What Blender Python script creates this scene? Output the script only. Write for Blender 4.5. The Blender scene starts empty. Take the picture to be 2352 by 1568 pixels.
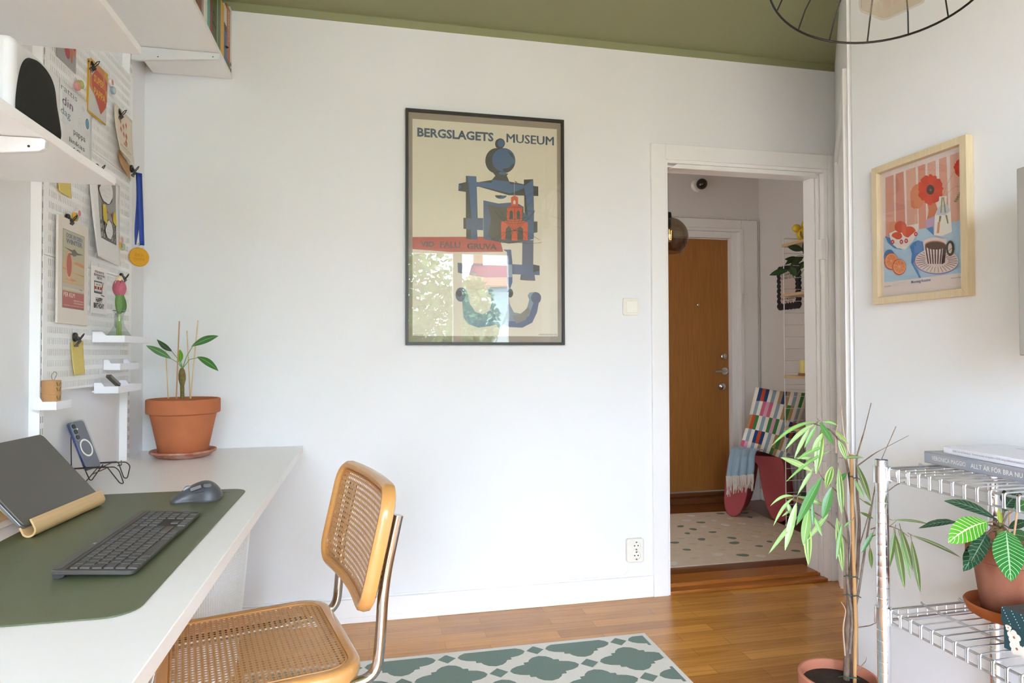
import bpy, math, random
import numpy as np
from mathutils import Vector, Matrix

# ---------------------------------------------------------------- camera, world, light, exposure
scene = bpy.context.scene
COL = scene.collection
CAM = np.array([0.0, 0.0, 1.135])
YAW, PIT, ROL = (math.radians(a) for a in (12.294, 1.024, -0.162))
FPX = 1502.0
_f = np.array([math.sin(YAW)*math.cos(PIT), math.cos(YAW)*math.cos(PIT), math.sin(PIT)])
_r0 = np.array([math.cos(YAW), -math.sin(YAW), 0.0]); _u0 = np.cross(_r0, _f)
_r = _r0*math.cos(ROL) + _u0*math.sin(ROL); _u = -_r0*math.sin(ROL) + _u0*math.cos(ROL)
cam_data = bpy.data.cameras.new('camera'); cam = bpy.data.objects.new('camera', cam_data); COL.objects.link(cam)
cam_data.sensor_width = 36.0; cam_data.lens = FPX/2352*36.0; cam_data.clip_start = 0.02; cam_data.clip_end = 200
cam.matrix_world = Matrix(((_r[0], _u[0], -_f[0], CAM[0]), (_r[1], _u[1], -_f[1], CAM[1]), (_r[2], _u[2], -_f[2], CAM[2]), (0, 0, 0, 1)))
scene.camera = cam

def at(u, v, t):
    """point at distance t in front of the lens, used to survey plant stems and leaves"""
    d = _f + (u-1176)/FPX*_r + (784-v)/FPX*_u
    return Vector((CAM + d*t).tolist())

world = bpy.data.worlds.new('world'); scene.world = world; world.use_nodes = True
_n = world.node_tree.nodes; _l = world.node_tree.links
bg = _n['Background']; bg.inputs['Strength'].default_value = 13.4
_tc = _n.new('ShaderNodeTexCoord'); _sep = _n.new('ShaderNodeSeparateXYZ'); _rmp = _n.new('ShaderNodeValToRGB')
_l.new(_tc.outputs['Generated'], _sep.inputs[0]); _l.new(_sep.outputs['Z'], _rmp.inputs[0]); _l.new(_rmp.outputs[0], bg.inputs['Color'])
_rmp.color_ramp.elements[0].position = 0.0; _rmp.color_ramp.elements[0].color = (0.20, 0.20, 0.19, 1)
_rmp.color_ramp.elements[1].position = 0.12; _rmp.color_ramp.elements[1].color = (0.68, 0.805, 1.0, 1)

def area(name, loc, rot, sx, sy, power, color=(1, 1, 1), portal=False):
    l = bpy.data.lights.new(name, 'AREA'); l.shape = 'RECTANGLE'; l.size = sx; l.size_y = sy; l.energy = power; l.color = color
    o = bpy.data.objects.new(name, l); COL.objects.link(o); o.location = loc; o.rotation_euler = rot
    if portal: l.cycles.is_portal = True
    return o
WY = -2.40            # wall behind the camera, with the window
area('window_daylight', (0.43, WY-0.10, 1.44), (math.radians(90), 0, math.radians(180)), 2.60, 2.0, 10, portal=True)
area('added_side_daylight', (-0.99, -1.40, 0.97), (0, math.radians(-90), 0), 1.06, 1.02, 10, portal=True)  # portal of the side opening, added to brighten the right wall
# unseen area lamp added inside the hall, for daylight from the adjoining room
area('hall_fill_light', (0.75, 3.75, 1.5), (0, math.radians(-90), 0), 1.5, 1.2, 3.3, (1.0, 0.97, 0.93))

scene.view_settings.view_transform = 'Standard'; scene.view_settings.look = 'None'
scene.view_settings.exposure = 1.55; scene.view_settings.gamma = 1.0; scene.view_settings.use_curve_mapping = False
scene.cycles.use_denoising = True
scene.cycles.max_bounces = 12; scene.cycles.diffuse_bounces = 8; scene.cycles.glossy_bounces = 4
scene.cycles.transmission_bounces = 8; scene.cycles.transparent_max_bounces = 16
scene.cycles.sample_clamp_indirect = 8.0; scene.cycles.caustics_reflective = False; scene.cycles.caustics_refractive = False

# ---------------------------------------------------------------- helpers
def lin(h):
    if isinstance(h, str):
        h = h.lstrip('#'); c = [int(h[i:i+2], 16)/255 for i in (0, 2, 4)]
        return tuple((x/12.92 if x <= 0.04045 else ((x+0.055)/1.055)**2.4) for x in c)
    return tuple(h)
_M = {}
def mat(name, color='#ffffff', rough=0.6, metal=0.0, spec=0.5, noise=0.0, nscale=8.0, bump=0.0, bscale=60.0, stretch=None, trans=0.0, coat=0.0, sheen=0.0, sub=0.0, color2=None):
    """procedural principled material: base colour varied by noise, bump by noise"""
    if name in _M: return _M[name]
    m = bpy.data.materials.new(name); m.use_nodes = True; nt = m.node_tree; b = nt.nodes['Principled BSDF']
    c = lin(color)
    b.inputs['Base Color'].default_value = (*c, 1); b.inputs['Roughness'].default_value = rough; b.inputs['Metallic'].default_value = metal
    b.inputs['Specular IOR Level'].default_value = spec; b.inputs['Transmission Weight'].default_value = trans; b.inputs['Coat Weight'].default_value = coat
    if coat: b.inputs['Coat Roughness'].default_value = 0.08
    if sheen: b.inputs['Sheen Weight'].default_value = sheen
    if noise or bump:
        tc = nt.nodes.new('ShaderNodeTexCoord'); mp = nt.nodes.new('ShaderNodeMapping'); nt.links.new(tc.outputs['Object'], mp.inputs['Vector'])
        if stretch: mp.inputs['Scale'].default_value = stretch
    if noise:
        n = nt.nodes.new('ShaderNodeTexNoise'); n.inputs['Scale'].default_value = nscale; n.inputs['Detail'].default_value = 4
        nt.links.new(mp.outputs[0], n.inputs['Vector'])
        r = nt.nodes.new('ShaderNodeValToRGB'); nt.links.new(n.outputs['Fac'], r.inputs[0]); nt.links.new(r.outputs[0], b.inputs['Base Color'])
        r.color_ramp.elements[0].position = 0.3; r.color_ramp.elements[1].position = 0.7
        c2 = lin(color2) if color2 else tuple(x*(1-noise) for x in c)
        r.color_ramp.elements[0].color = (*c2, 1); r.color_ramp.elements[1].color = (*c, 1)
    if bump:
        n2 = nt.nodes.new('ShaderNodeTexNoise'); n2.inputs['Scale'].default_value = bscale; n2.inputs['Detail'].default_value = 3
        nt.links.new(mp.outputs[0], n2.inputs['Vector'])
        bp = nt.nodes.new('ShaderNodeBump'); bp.inputs['Strength'].default_value = bump; bp.inputs['Distance'].default_value = 0.002
        nt.links.new(n2.outputs['Fac'], bp.inputs['Height']); nt.links.new(bp.outputs[0], b.inputs['Normal'])
    _M[name] = m; return m

def glass_pane(name, tint=(1, 1, 1), ior=1.5, extra=0.0):
    """thin clear glass: straight-through with a fresnel reflection"""
    if name in _M: return _M[name]
    m = bpy.data.materials.new(name); m.use_nodes = True; nt = m.node_tree; nt.nodes.clear()
    out = nt.nodes.new('ShaderNodeOutputMaterial'); mx = nt.nodes.new('ShaderNodeMixShader'); fr = nt.nodes.new('ShaderNodeFresnel')
    t = nt.nodes.new('ShaderNodeBsdfTransparent'); g = nt.nodes.new('ShaderNodeBsdfGlossy')
    t.inputs[0].default_value = (*tint, 1); g.inputs['Roughness'].default_value = 0.004; fr.inputs[0].default_value = ior
    ge = nt.nodes.new('ShaderNodeNewGeometry'); mi = nt.nodes.new('ShaderNodeMix'); mi.inputs['A'].default_value = ior; mi.inputs['B'].default_value = 1/ior   # same reflection on both faces
    nt.links.new(ge.outputs['Backfacing'], mi.inputs['Factor']); nt.links.new(mi.outputs['Result'], fr.inputs[0])
    if extra:
        a = nt.nodes.new('ShaderNodeMath'); a.operation = 'ADD'; a.inputs[1].default_value = extra; nt.links.new(fr.outputs[0], a.inputs[0]); nt.links.new(a.outputs[0], mx.inputs[0])
    else: nt.links.new(fr.outputs[0], mx.inputs[0])
    nt.links.new(t.outputs[0], mx.inputs[1]); nt.links.new(g.outputs[0], mx.inputs[2]); nt.links.new(mx.outputs[0], out.inputs[0])
    _M[name] = m; return m

class MB:
    """collects shapes into one mesh"""
    def __init__(s): s.v = []; s.f = []; s.m = []; s.uv = {}
    def add(s, vs, fs, mi=0):
        o = len(s.v); s.v += [tuple(x) for x in vs]; s.f += [tuple(i+o for i in f) for f in fs]; s.m += [mi]*len(fs); return s
    def box(s, x0, x1, y0, y1, z0, z1, mi=0):
        x0, x1 = min(x0, x1), max(x0, x1); y0, y1 = min(y0, y1), max(y0, y1); z0, z1 = min(z0, z1), max(z0, z1)
        v = [(x, y, z) for z in (z0, z1) for y in (y0, y1) for x in (x0, x1)]
        return s.add(v, [(0, 2, 3, 1), (4, 5, 7, 6), (0, 1, 5, 4), (2, 6, 7, 3), (0, 4, 6, 2), (1, 3, 7, 5)], mi)
    def tube(s, pts, r, n=8, mi=0, closed=False):
        pts = [Vector(p) for p in pts]; k = len(pts); rs = r if isinstance(r, (list, tuple)) else [r]*k
        prev = None; rings = []
        for i in range(k):
            if closed: d = (pts[(i+1) % k]-pts[i-1])
            else: d = pts[min(i+1, k-1)]-pts[max(i-1, 0)]
            d.normalize()
            if prev is None:
                a = Vector((0, 0, 1)) if abs(d.z) < 0.9 else Vector((1, 0, 0)); x = d.cross(a).normalized()
            else: x = (prev-d*prev.dot(d)).normalized()
            prev = x; y = d.cross(x)
            rings.append([pts[i]+(x*math.cos(2*math.pi*j/n)+y*math.sin(2*math.pi*j/n))*rs[i] for j in range(n)])
        vs = [p for rr in rings for p in rr]; fs = []
        for i in range(k if closed else k-1):
            a = i*n; b = ((i+1) % k)*n
            for j in range(n): fs.append((a+j, a+(j+1) % n, b+(j+1) % n, b+j))
        if not closed: fs.append(tuple(range(n-1, -1, -1))); fs.append(tuple((k-1)*n+j for j in range(n)))
        return s.add(vs, fs, mi)
    def lathe(s, prof, c=(0, 0, 0), n=48, mi=0, cap=True):
        """prof: list of (r, z)"""
        vs = []; fs = []; k = len(prof)
        for r, z in prof:
            for j in range(n):
                a = 2*math.pi*j/n; vs.append((c[0]+r*math.cos(a), c[1]+r*math.sin(a), c[2]+z))
        for i in range(k-1):
            for j in range(n): fs.append((i*n+j, i*n+(j+1) % n, (i+1)*n+(j+1) % n, (i+1)*n+j))
        if cap:
            if prof[0][0] > 1e-5: fs.append(tuple(range(n-1, -1, -1)))
            if prof[-1][0] > 1e-5: fs.append(tuple((k-1)*n+j for j in range(n)))
        return s.add(vs, fs, mi)
    def prism(s, poly, o, ax, ay, az, mi=0):
        """polygon (2D) in plane (o, ax, ay), extruded by vector az"""
        o = Vector(o); ax = Vector(ax); ay = Vector(ay); az = Vector(az); k = len(poly)
        v = [o+ax*p[0]+ay*p[1] for p in poly]; v += [p+az for p in v]
        fs = [tuple(range(k-1, -1, -1)), tuple(range(k, 2*k))]+[(i, (i+1) % k, k+(i+1) % k, k+i) for i in range(k)]
        return s.add(v, fs, mi)
    def grid(s, P, mi=0, mf=None):
        """P: 2D list of points"""
        R_ = len(P); C_ = len(P[0]); o = len(s.v)
        s.v += [tuple(p) for row in P for p in row]
        for i in range(R_-1):
            for j in range(C_-1):
                s.f.append((o+i*C_+j, o+i*C_+j+1, o+(i+1)*C_+j+1, o+(i+1)*C_+j)); s.m.append(mf(i, j) if mf else mi)
        return s
    def build(s, name, mats, parent=None, loc=None, rot=None, smooth=False, bevel=0.0, seg=2, sub=0, solid=0.0, uv=None, angle=40):
        me = bpy.data.meshes.new(name); me.from_pydata(s.v, [], s.f)
        for m in (mats if isinstance(mats, (list, tuple)) else [mats]): me.materials.append(m)
        me.polygons.foreach_set('material_index', s.m)
        if uv:
            ul = me.uv_layers.new(name='UVMap')
            for lp in me.loops: ul.data[lp.index].uv = uv[lp.vertex_index]
        me.update(); o = bpy.data.objects.new(name, me); COL.objects.link(o)
        if parent is not None: o.parent = parent
        if loc is not None: o.location = loc
        if rot is not None: o.rotation_euler = rot
        if solid: md = o.modifiers.new('solid', 'SOLIDIFY'); md.thickness = solid; md.offset = 0
        if bevel: md = o.modifiers.new('bevel', 'BEVEL'); md.width = bevel; md.segments = seg; md.limit_method = 'ANGLE'; md.angle_limit = math.radians(angle)
        if sub: md = o.modifiers.new('sub', 'SUBSURF'); md.levels = sub; md.render_levels = sub
        if smooth or sub or bevel:
            me.polygons.foreach_set('use_smooth', [True]*len(me.polygons)); 
            if not sub: me.set_sharp_from_angle(angle=math.radians(angle+5))
        return o

def tag(o, label, cat, group=None):
    o['label'] = label; o['category'] = cat
    if group: o['group'] = group
    return o
def thing(name, label, cat, loc=(0, 0, 0), rot=(0, 0, 0), group=None):
    o = bpy.data.objects.new(name, None); COL.objects.link(o); o.empty_display_size = 0.05; o.location = loc; o.rotation_euler = rot
    return tag(o, label, cat, group)
def struct(o): o['kind'] = 'structure'; return o
def local(p, root):
    """world point in a root's frame"""
    return root.matrix_basis.inverted() @ Vector(p)
def fillet(pts, r, n=6):
    """round the corners of an open polyline"""
    pts = [Vector(p) for p in pts]; out = [pts[0]]
    for i in range(1, len(pts)-1):
        a, b, c = pts[i-1], pts[i], pts[i+1]; d1 = (a-b); d2 = (c-b); rr = min(r, d1.length*0.49, d2.length*0.49)
        p = b+d1.normalized()*rr; q = b+d2.normalized()*rr
        for k in range(n+1):
            t = k/n; out.append(p*(1-t)**2+b*2*t*(1-t)+q*t*t)
    out.append(pts[-1]); return out
def rrect(w, h, r, n=5, cx=0, cy=0):
    o = []
    for sx, sy, a0 in ((1, 1, 0), (-1, 1, 90), (-1, -1, 180), (1, -1, 270)):
        for k in range(n+1):
            a = math.radians(a0+90*k/n); o.append((cx+sx*(w/2-r)+r*math.cos(a), cy+sy*(h/2-r)+r*math.sin(a)))
    return o

_TX = {}
def text_mesh(body, bold=0.0):
    key = (body, bold)
    if key in _TX: return _TX[key]
    c = bpy.data.curves.new('lettering', 'FONT'); c.body = body; c.size = 1; c.offset = bold; c.resolution_u = 2
    o = bpy.data.objects.new('lettering', c); COL.objects.link(o)
    dg = bpy.context.evaluated_depsgraph_get(); me = o.evaluated_get(dg).to_mesh()
    v = [(p.co.x, p.co.y) for p in me.vertices]; f = [tuple(p.vertices) for p in me.polygons]
    o.evaluated_get(dg).to_mesh_clear(); bpy.data.objects.remove(o); bpy.data.curves.remove(c)
    x0 = min(p[0] for p in v); x1 = max(p[0] for p in v); y0 = min(p[1] for p in v); y1 = max(p[1] for p in v)
    v = [((a-x0)/(x1-x0), (b-y0)/(y1-y0)) for a, b in v]
    _TX[key] = (v, f); return _TX[key]

class Art:
    """flat printed artwork: coloured shapes a hair above one another on a sheet of W x H (local x right, y up, z out)"""
    def __init__(s, W, H, ox=0.0, oy=0.0, step=0.00003, z0=0.0): s.W = W; s.H = H; s.mb = MB(); s.cols = []; s.z = z0; s.step = step; s.ox = ox; s.oy = oy
    def c(s, col):
        if col not in s.cols: s.cols.append(col)
        return s.cols.index(col)
    def poly(s, pts, col, lift=True):
        if lift: s.z += s.step
        v = [((p[0]-0.5)*s.W+s.ox, (p[1]-0.5)*s.H+s.oy, s.z) for p in pts]
        a = sum(v[i][0]*v[(i+1) % len(v)][1]-v[(i+1) % len(v)][0]*v[i][1] for i in range(len(v)))
        if a < 0: v.reverse()
        s.mb.add(v, [tuple(range(len(v)))], s.c(col)); return s
    def rect(s, x0, y0, x1, y1, col): return s.poly([(x0, y0), (x1, y0), (x1, y1), (x0, y1)], col)
    def ell(s, cx, cy, rx, ry, col, n=28, a0=0, a1=360, rot=0):
        P = []
        full = abs(a1-a0) >= 360
        for k in range(n if full else n+1):
            a = math.radians(a0+(a1-a0)*k/n); x = rx*math.cos(a); y = ry*math.sin(a)*s.H/s.W
            r = math.radians(rot); P.append((cx+(x*math.cos(r)-y*math.sin(r)), cy+(x*math.sin(r)+y*math.cos(r))*s.W/s.H))
        return s.poly(P, col)
    def line(s, pts, w, col):
        s.z += s.step
        for (x0, y0), (x1, y1) in zip(pts[:-1], pts[1:]):
            dx = (x1-x0)*s.W; dy = (y1-y0)*s.H; L = math.hypot(dx, dy) or 1; nx = -dy/L*w/2; ny = dx/L*w/2
            s.poly([(x0+nx, y0+ny*s.W/s.H), (x1+nx, y1+ny*s.W/s.H), (x1-nx, y1-ny*s.W/s.H), (x0-nx, y0-ny*s.W/s.H)], col, False)
        return s
    def text(s, body, x0, y0, x1, y1, col, bold=0.0, shear=0.0):
        s.z += s.step; v, f = text_mesh(body, bold)
        V = [((x0+(x1-x0)*a+shear*b-0.5)*s.W+s.ox, (y0+(y1-y0)*b+shear*0-0.5)*s.H+s.oy, s.z) for a, b in v]
        s.mb.add(V, f, s.c(col)); return s
    def build(s, name, parent, rough=0.6, coat=0.0, warp=None, **k):
        if warp: s.mb.v = [warp(*p) for p in s.mb.v]
        return s.mb.build(name, [mat('ink_%s_%.2f' % (c, rough), c, rough, coat=coat) for c in s.cols], parent, **k)
# ---------------------------------------------------------------- the room
XL, D, ZC = -0.884, 2.866, 2.590          # left wall, far wall, ceiling
XR = 1.600; PX, PY = 1.600, 1.930; AX, AY = 2.303, 2.866
HX, HY = 2.963, 4.550                      # hall: right wall, far wall
FB, FL, FR = (math.radians(90), 0, 0), (math.radians(90), 0, math.radians(90)), (math.radians(90), 0, math.radians(-90))
white = mat('wall_paint', '#e7e8e9', 0.62, bump=0.12, bscale=90, spec=0.3)
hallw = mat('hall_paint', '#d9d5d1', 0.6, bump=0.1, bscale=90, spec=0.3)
gloss = mat('trim_gloss', '#efeeed', 0.28, bump=0.05, bscale=30)
green = mat('ceiling_green', '#929570', 0.7, bump=0.15, bscale=60)
wmetal = mat('white_metal', '#f1f1f0', 0.32)
wlam = mat('white_laminate', '#eeedeb', 0.3, noise=0.015, nscale=40)

def floor_mat():
    m = bpy.data.materials.new('oak_parquet'); m.use_nodes = True; nt = m.node_tree; b = nt.nodes['Principled BSDF']; N = nt.nodes.new; L = nt.links.new
    tc = N('ShaderNodeTexCoord'); br = N('ShaderNodeTexBrick'); L(tc.outputs['Object'], br.inputs['Vector'])
    br.offset = 0.37; br.offset_frequency = 2; br.squash = 1.0
    br.inputs['Scale'].default_value = 1.0; br.inputs['Brick Width'].default_value = 0.46; br.inputs['Row Height'].default_value = 0.0665
    br.inputs['Mortar Size'].default_value = 0.0006; br.inputs['Mortar Smooth'].default_value = 0.2; br.inputs['Bias'].default_value = 0.0
    br.inputs['Color1'].default_value = (*lin('#d8994a'), 1); br.inputs['Color2'].default_value = (*lin('#b57a36'), 1); br.inputs['Mortar'].default_value = (*lin('#7a4a1e'), 1)
    mp = N('ShaderNodeMapping'); mp.inputs['Scale'].default_value = (1.2, 22, 1); L(tc.outputs['Object'], mp.inputs['Vector'])
    n = N('ShaderNodeTexNoise'); n.inputs['Scale'].default_value = 2.6; n.inputs['Detail'].default_value = 7; n.inputs['Distortion'].default_value = 0.7; L(mp.outputs[0], n.inputs['Vector'])
    r = N('ShaderNodeValToRGB'); r.color_ramp.elements[0].position = 0.30; r.color_ramp.elements[1].position = 0.72
    r.color_ramp.elements[0].color = (0.72, 0.68, 0.62, 1); r.color_ramp.elements[1].color = (1.0, 1.0, 1.0, 1); L(n.outputs['Fac'], r.inputs[0])
    mx = N('ShaderNodeMix'); mx.data_type = 'RGBA'; mx.blend_type = 'MULTIPLY'; mx.inputs['Factor'].default_value = 0.9
    L(br.outputs['Color'], mx.inputs['A']); L(r.outputs[0], mx.inputs['B']); L(mx.outputs['Result'], b.inputs['Base Color'])
    b.inputs['Roughness'].default_value = 0.27; b.inputs['Specular IOR Level'].default_value = 0.55
    n3 = N('ShaderNodeTexNoise'); n3.inputs['Scale'].default_value = 9; L(tc.outputs['Object'], n3.inputs['Vector'])
    bp = N('ShaderNodeBump'); bp.inputs['Strength'].default_value = 0.06; bp.inputs['Distance'].default_value = 0.004; L(n3.outputs['Fac'], bp.inputs['Height']); L(bp.outputs[0], b.inputs['Normal'])
    return m
oakf = floor_mat()
oak = mat('oak_trim', '#a8652b', 0.3, noise=0.35, nscale=3, stretch=(2, 30, 30), bump=0.1, bscale=20)

struct(MB().box(-1.0, 2.60, WY-0.1, D+0.02, -0.06, 0.0).build('floor', oakf))
struct(MB().box(0.30, HX+0.1, D+0.02, HY+0.12, -0.06, 0.0).build('floor', mat('hall_oak', '#7a4823', 0.3, noise=0.3, nscale=2, stretch=(2, 20, 1))))
struct(MB().box(-1.0, 2.60, WY-0.1, D+0.12, ZC, ZC+0.08).build('ceiling', green))
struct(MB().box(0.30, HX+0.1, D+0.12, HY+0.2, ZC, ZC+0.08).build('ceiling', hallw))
# the ceiling green comes down onto the far wall as a narrow painted band
struct(MB().box(XL, AX-0.004, D-0.004, D+0.001, 2.5555, ZC+0.001).box(XL, AX, D-0.007, D, 2.5885, ZC+0.001).build('trim_1', green))
struct(MB().box(XL-0.1, XL, -0.90, D+0.12, 0, ZC).box(XL-0.1, XL, WY-0.1, -1.90, 0, ZC).box(XL-0.1, XL, -1.90, -0.90, 0, 0.45).box(XL-0.1, XL, -1.90, -0.90, 1.50, ZC).build('wall_left', white))
w = MB().box(XL-0.08, XL-0.03, -1.43, -1.37, 0.45, 1.50)
for a, b in ((-1.90, -1.43), (-1.37, -0.90)): w.box(XL-0.07, XL-0.03, a, b, 0.45, 0.50).box(XL-0.07, XL-0.03, a, b, 1.45, 1.50)
struct(w.build('added_window', gloss, bevel=0.003))  # unseen window added and sized to throw light on the right wall
# far wall with the doorway
OX0, OX1, OZ = 1.379, 2.232, 2.040
struct(MB().box(XL, OX0, D, D+0.125, 0, ZC).box(OX1, HX+0.1, D, D+0.125, 0, ZC).box(OX0, OX1, D, D+0.125, OZ, ZC).build('wall_back', white))
# right wall and its slanted piece with a closet door
struct(MB().box(XR, XR+0.1, -0.30, PY-0.02, 0, ZC).box(XR+0.1, 2.5, -0.30, -0.20, 0, ZC).box(2.5, 2.6, WY-0.1, -0.20, 0, ZC).build('wall_right', white))
_d = Vector((AX-PX, AY-PY, 0)); LD = _d.length; _d.normalize(); _nrm = Vector((-_d.y, _d.x, 0))       # _nrm points into the room
def slant(mb, s0, s1, z0, z1, out0, out1, mi=0):
    """box on the slanted wall: s along it from the near corner, out towards the room"""
    o = Vector((PX, PY, 0))+_d*s0+_nrm*out0
    return mb.prism([(0, z0), (s1-s0, z0), (s1-s0, z1), (0, z1)], o, _d, (0, 0, 1), _nrm*(out1-out0), mi)
m_ = MB(); slant(m_, 0, 0.14, 0, ZC, -0.1, 0); slant(m_, 1.04, LD+0.05, 0, ZC, -0.1, 0); slant(m_, 0.14, 1.04, 2.05, ZC, -0.1, 0)
struct(m_.build('wall_right', white))
m_ = MB(); slant(m_, 0.035, 0.125, 0, 2.125, -0.01, 0.014); slant(m_, 0.1252, 0.15, 0, 2.07, -0.03, 0.009); slant(m_, 0.1252, 1.0548, 2.06, 2.11, -0.01, 0.010); slant(m_, 1.055, 1.125, 0, 2.11, -0.01, 0.010)
slant(m_, 1.03, 1.0548, 0, 2.07, -0.03, 0.006)
struct(m_.build('trim_2', gloss, bevel=0.002))
m_ = MB(); slant(m_, 0.152, 1.028, 0.008, 2.058, -0.045, -0.006)
dr = struct(m_.build('door_2', gloss, bevel=0.002))
m_ = MB(); slant(m_, 0.0, 0.034, 0, 0.09, -0.001, 0.010); slant(m_, 1.126, LD-0.012, 0, 0.09, -0.001, 0.012)
struct(m_.build('baseboard_right', gloss, bevel=0.002))

# doorway casing: flat boards, stepped frame, stop bead
CT = 2.123
m_ = MB()
m_.box(1.294, 1.368, D-0.018, D, 0, CT).box(2.243, AX-0.003, D-0.018, D, 0, CT).box(1.368, 2.243, D-0.018, D, 2.052, CT)
m_.box(1.368, 1.3795, D-0.012, D+0.125, 0, 2.052).box(2.222, 2.243, D-0.012, D+0.03, 0, 2.052).box(1.3795, 2.222, D-0.012, D+0.03, 2.035, 2.052)
m_.box(2.2115, 2.2219, D+0.020, D+0.045, 0, 2.034).box(2.205, 2.2114, D+0.040, D+0.125, 0, 2.026).box(2.2115, 2.2319, D+0.0451, D+0.125, 0, 2.034)
m_.box(1.3795, 2.2219, D+0.0301, D+0.125, 2.0261, 2.045)
casing = struct(m_.build('trim_3', gloss, bevel=0.0022))
bead = MB().prism([(0, 0.004), (0.03, 0.022), (0.77, 0.022), (0.80, 0.004), (0.80, 0), (0, 0)], (1.40, D-0.0095, 2.012), (1, 0, 0), (0, 0, 1), (0, 0.03, 0))
struct(bead.build('trim_4', gloss, bevel=0.003))
for z in (1.60, 0.32):
    h = MB().box(2.200, 2.2215, D-0.022, D+0.005, z, z+0.10).tube([(2.2265, D-0.024, z-0.004), (2.2265, D-0.024, z+0.104)], 0.006, 10)
    h.tube([(2.2265, D-0.024, z+0.104), (2.2265, D-0.024, z+0.116)], [0.005, 0.002], 8)
    h.build('hinge', gloss, casing, bevel=0.001)
# two oak threshold steps
struct(MB().box(1.3796, 2.222, D-0.012, D+0.055, 0, 0.016).box(1.3796, 2.206, D+0.040, D+0.16, 0, 0.034).box(2.206, 2.2115, D+0.03, D+0.125, 0.0, 0.03).build('trim_5', oak, bevel=0.003))
# baseboard of the far wall
struct(MB().box(XL+0.002, 1.2935, D-0.011, D, 0.0, 0.098).box(XL+0.002, 1.2935, D-0.016, D-0.0109, 0.0, 0.026).build('baseboard_back', gloss, bevel=0.003))
struct(MB().box(XL, XL+0.012, WY, D-0.0165, 0.0, 0.098).build('baseboard_left', gloss, bevel=0.003))

# cable clipped along the baseboard and up to the socket
cb = MB(); cb.tube(fillet([(XL+0.2, D-0.006, 0.106), (1.155, D-0.006, 0.106), (1.172, D-0.006, 0.125), (1.172, D-0.006, 0.20)], 0.03), 0.0035, 8)
tag(cb.build('cable', gloss, smooth=True), 'white cable clipped on top of the baseboard and rising to the wall socket', 'cable')
cb = MB()
for i in range(9): cb.box(0.0+0.13*i, 0.006+0.13*i, D-0.011, D-0.0005, 0.101, 0.111)
# light switch
t = thing('light_switch', 'cream square rocker light switch on the wall beside the doorway', 'light switch', (1.192, D, 1.350), FB)
MB().prism(rrect(0.080, 0.080, 0.009), (0, 0, 0.0005), (1, 0, 0), (0, 1, 0), (0, 0, 0.009)).build('plate', mat('switch_cream', '#e9e5da', 0.35), t, bevel=0.002)
MB().prism(rrect(0.053, 0.053, 0.005), (0.002, -0.001, 0.0096), (1, 0, 0), (0, 1, 0), (0, 0, 0.0035)).build('rocker', mat('switch_cream2', '#f0ede4', 0.3), t, bevel=0.0012)
# double socket
t = thing('wall_socket', 'cream double power socket low on the wall above the baseboard', 'socket', (1.2, D, 0.223), FB)
MB().prism(rrect(0.082, 0.108, 0.012), (0, 0, 0.0005), (1, 0, 0), (0, 1, 0), (0, 0, 0.022)).build('plate', _M['switch_cream'], t, bevel=0.003)
for s in (1, -1):
    q = MB().lathe([(0.0195, 0.0), (0.0215, 0.0035), (0.0195, 0.0035), (0.0185, 0.0007), (0, 0.0007)], (0.004, s*0.0225, 0.0226), 28, 0)
    for px_ in (-0.0085, 0.0085): q.lathe([(0.0032, 0.0), (0.0, 0.0004)], (0.004+px_, s*0.0225, 0.0236), 10, 1)
    q.box(0.001, 0.007, s*0.0225+0.0135, s*0.0225+0.0195, 0.0236, 0.027, 2).box(0.001, 0.007, s*0.0225-0.0195, s*0.0225-0.0135, 0.0236, 0.027, 2)
    q.build('outlet', [_M['switch_cream'], mat('black_hole', '#15120f', 0.7), mat('brass_pin', '#8f8770', 0.35, 0.9)], t)

# window wall behind the camera
WZ0, WZ1 = 0.45, 2.43
panes = [(-0.86, -0.30), (-0.22, 0.36), (0.43, 1.018), (1.134, 1.724)]
m_ = MB().box(XL, 2.5, WY-0.1, WY, 0, WZ0).box(XL, 2.5, WY-0.1, WY, WZ1, ZC).box(1.724, 2.5, WY-0.1, WY, WZ0, WZ1).box(XL, -0.86, WY-0.1, WY, WZ0, WZ1)
struct(m_.build('wall_front', white))
w = MB().box(-0.90, 1.78, WY-0.02, WY+0.10, WZ0-0.04, WZ0-0.001)
for a, b in ((-0.30, -0.22), (0.36, 0.43), (1.018, 1.134)): w.box(a, b, WY-0.08, WY-0.02, WZ0, WZ1)
for a, b in panes: w.box(a, b, WY-0.07, WY-0.03, WZ0, WZ0+0.05).box(a, b, WY-0.07, WY-0.03, WZ1-0.05, WZ1)
w1 = struct(w.build('window_1', gloss, bevel=0.003))
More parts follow.
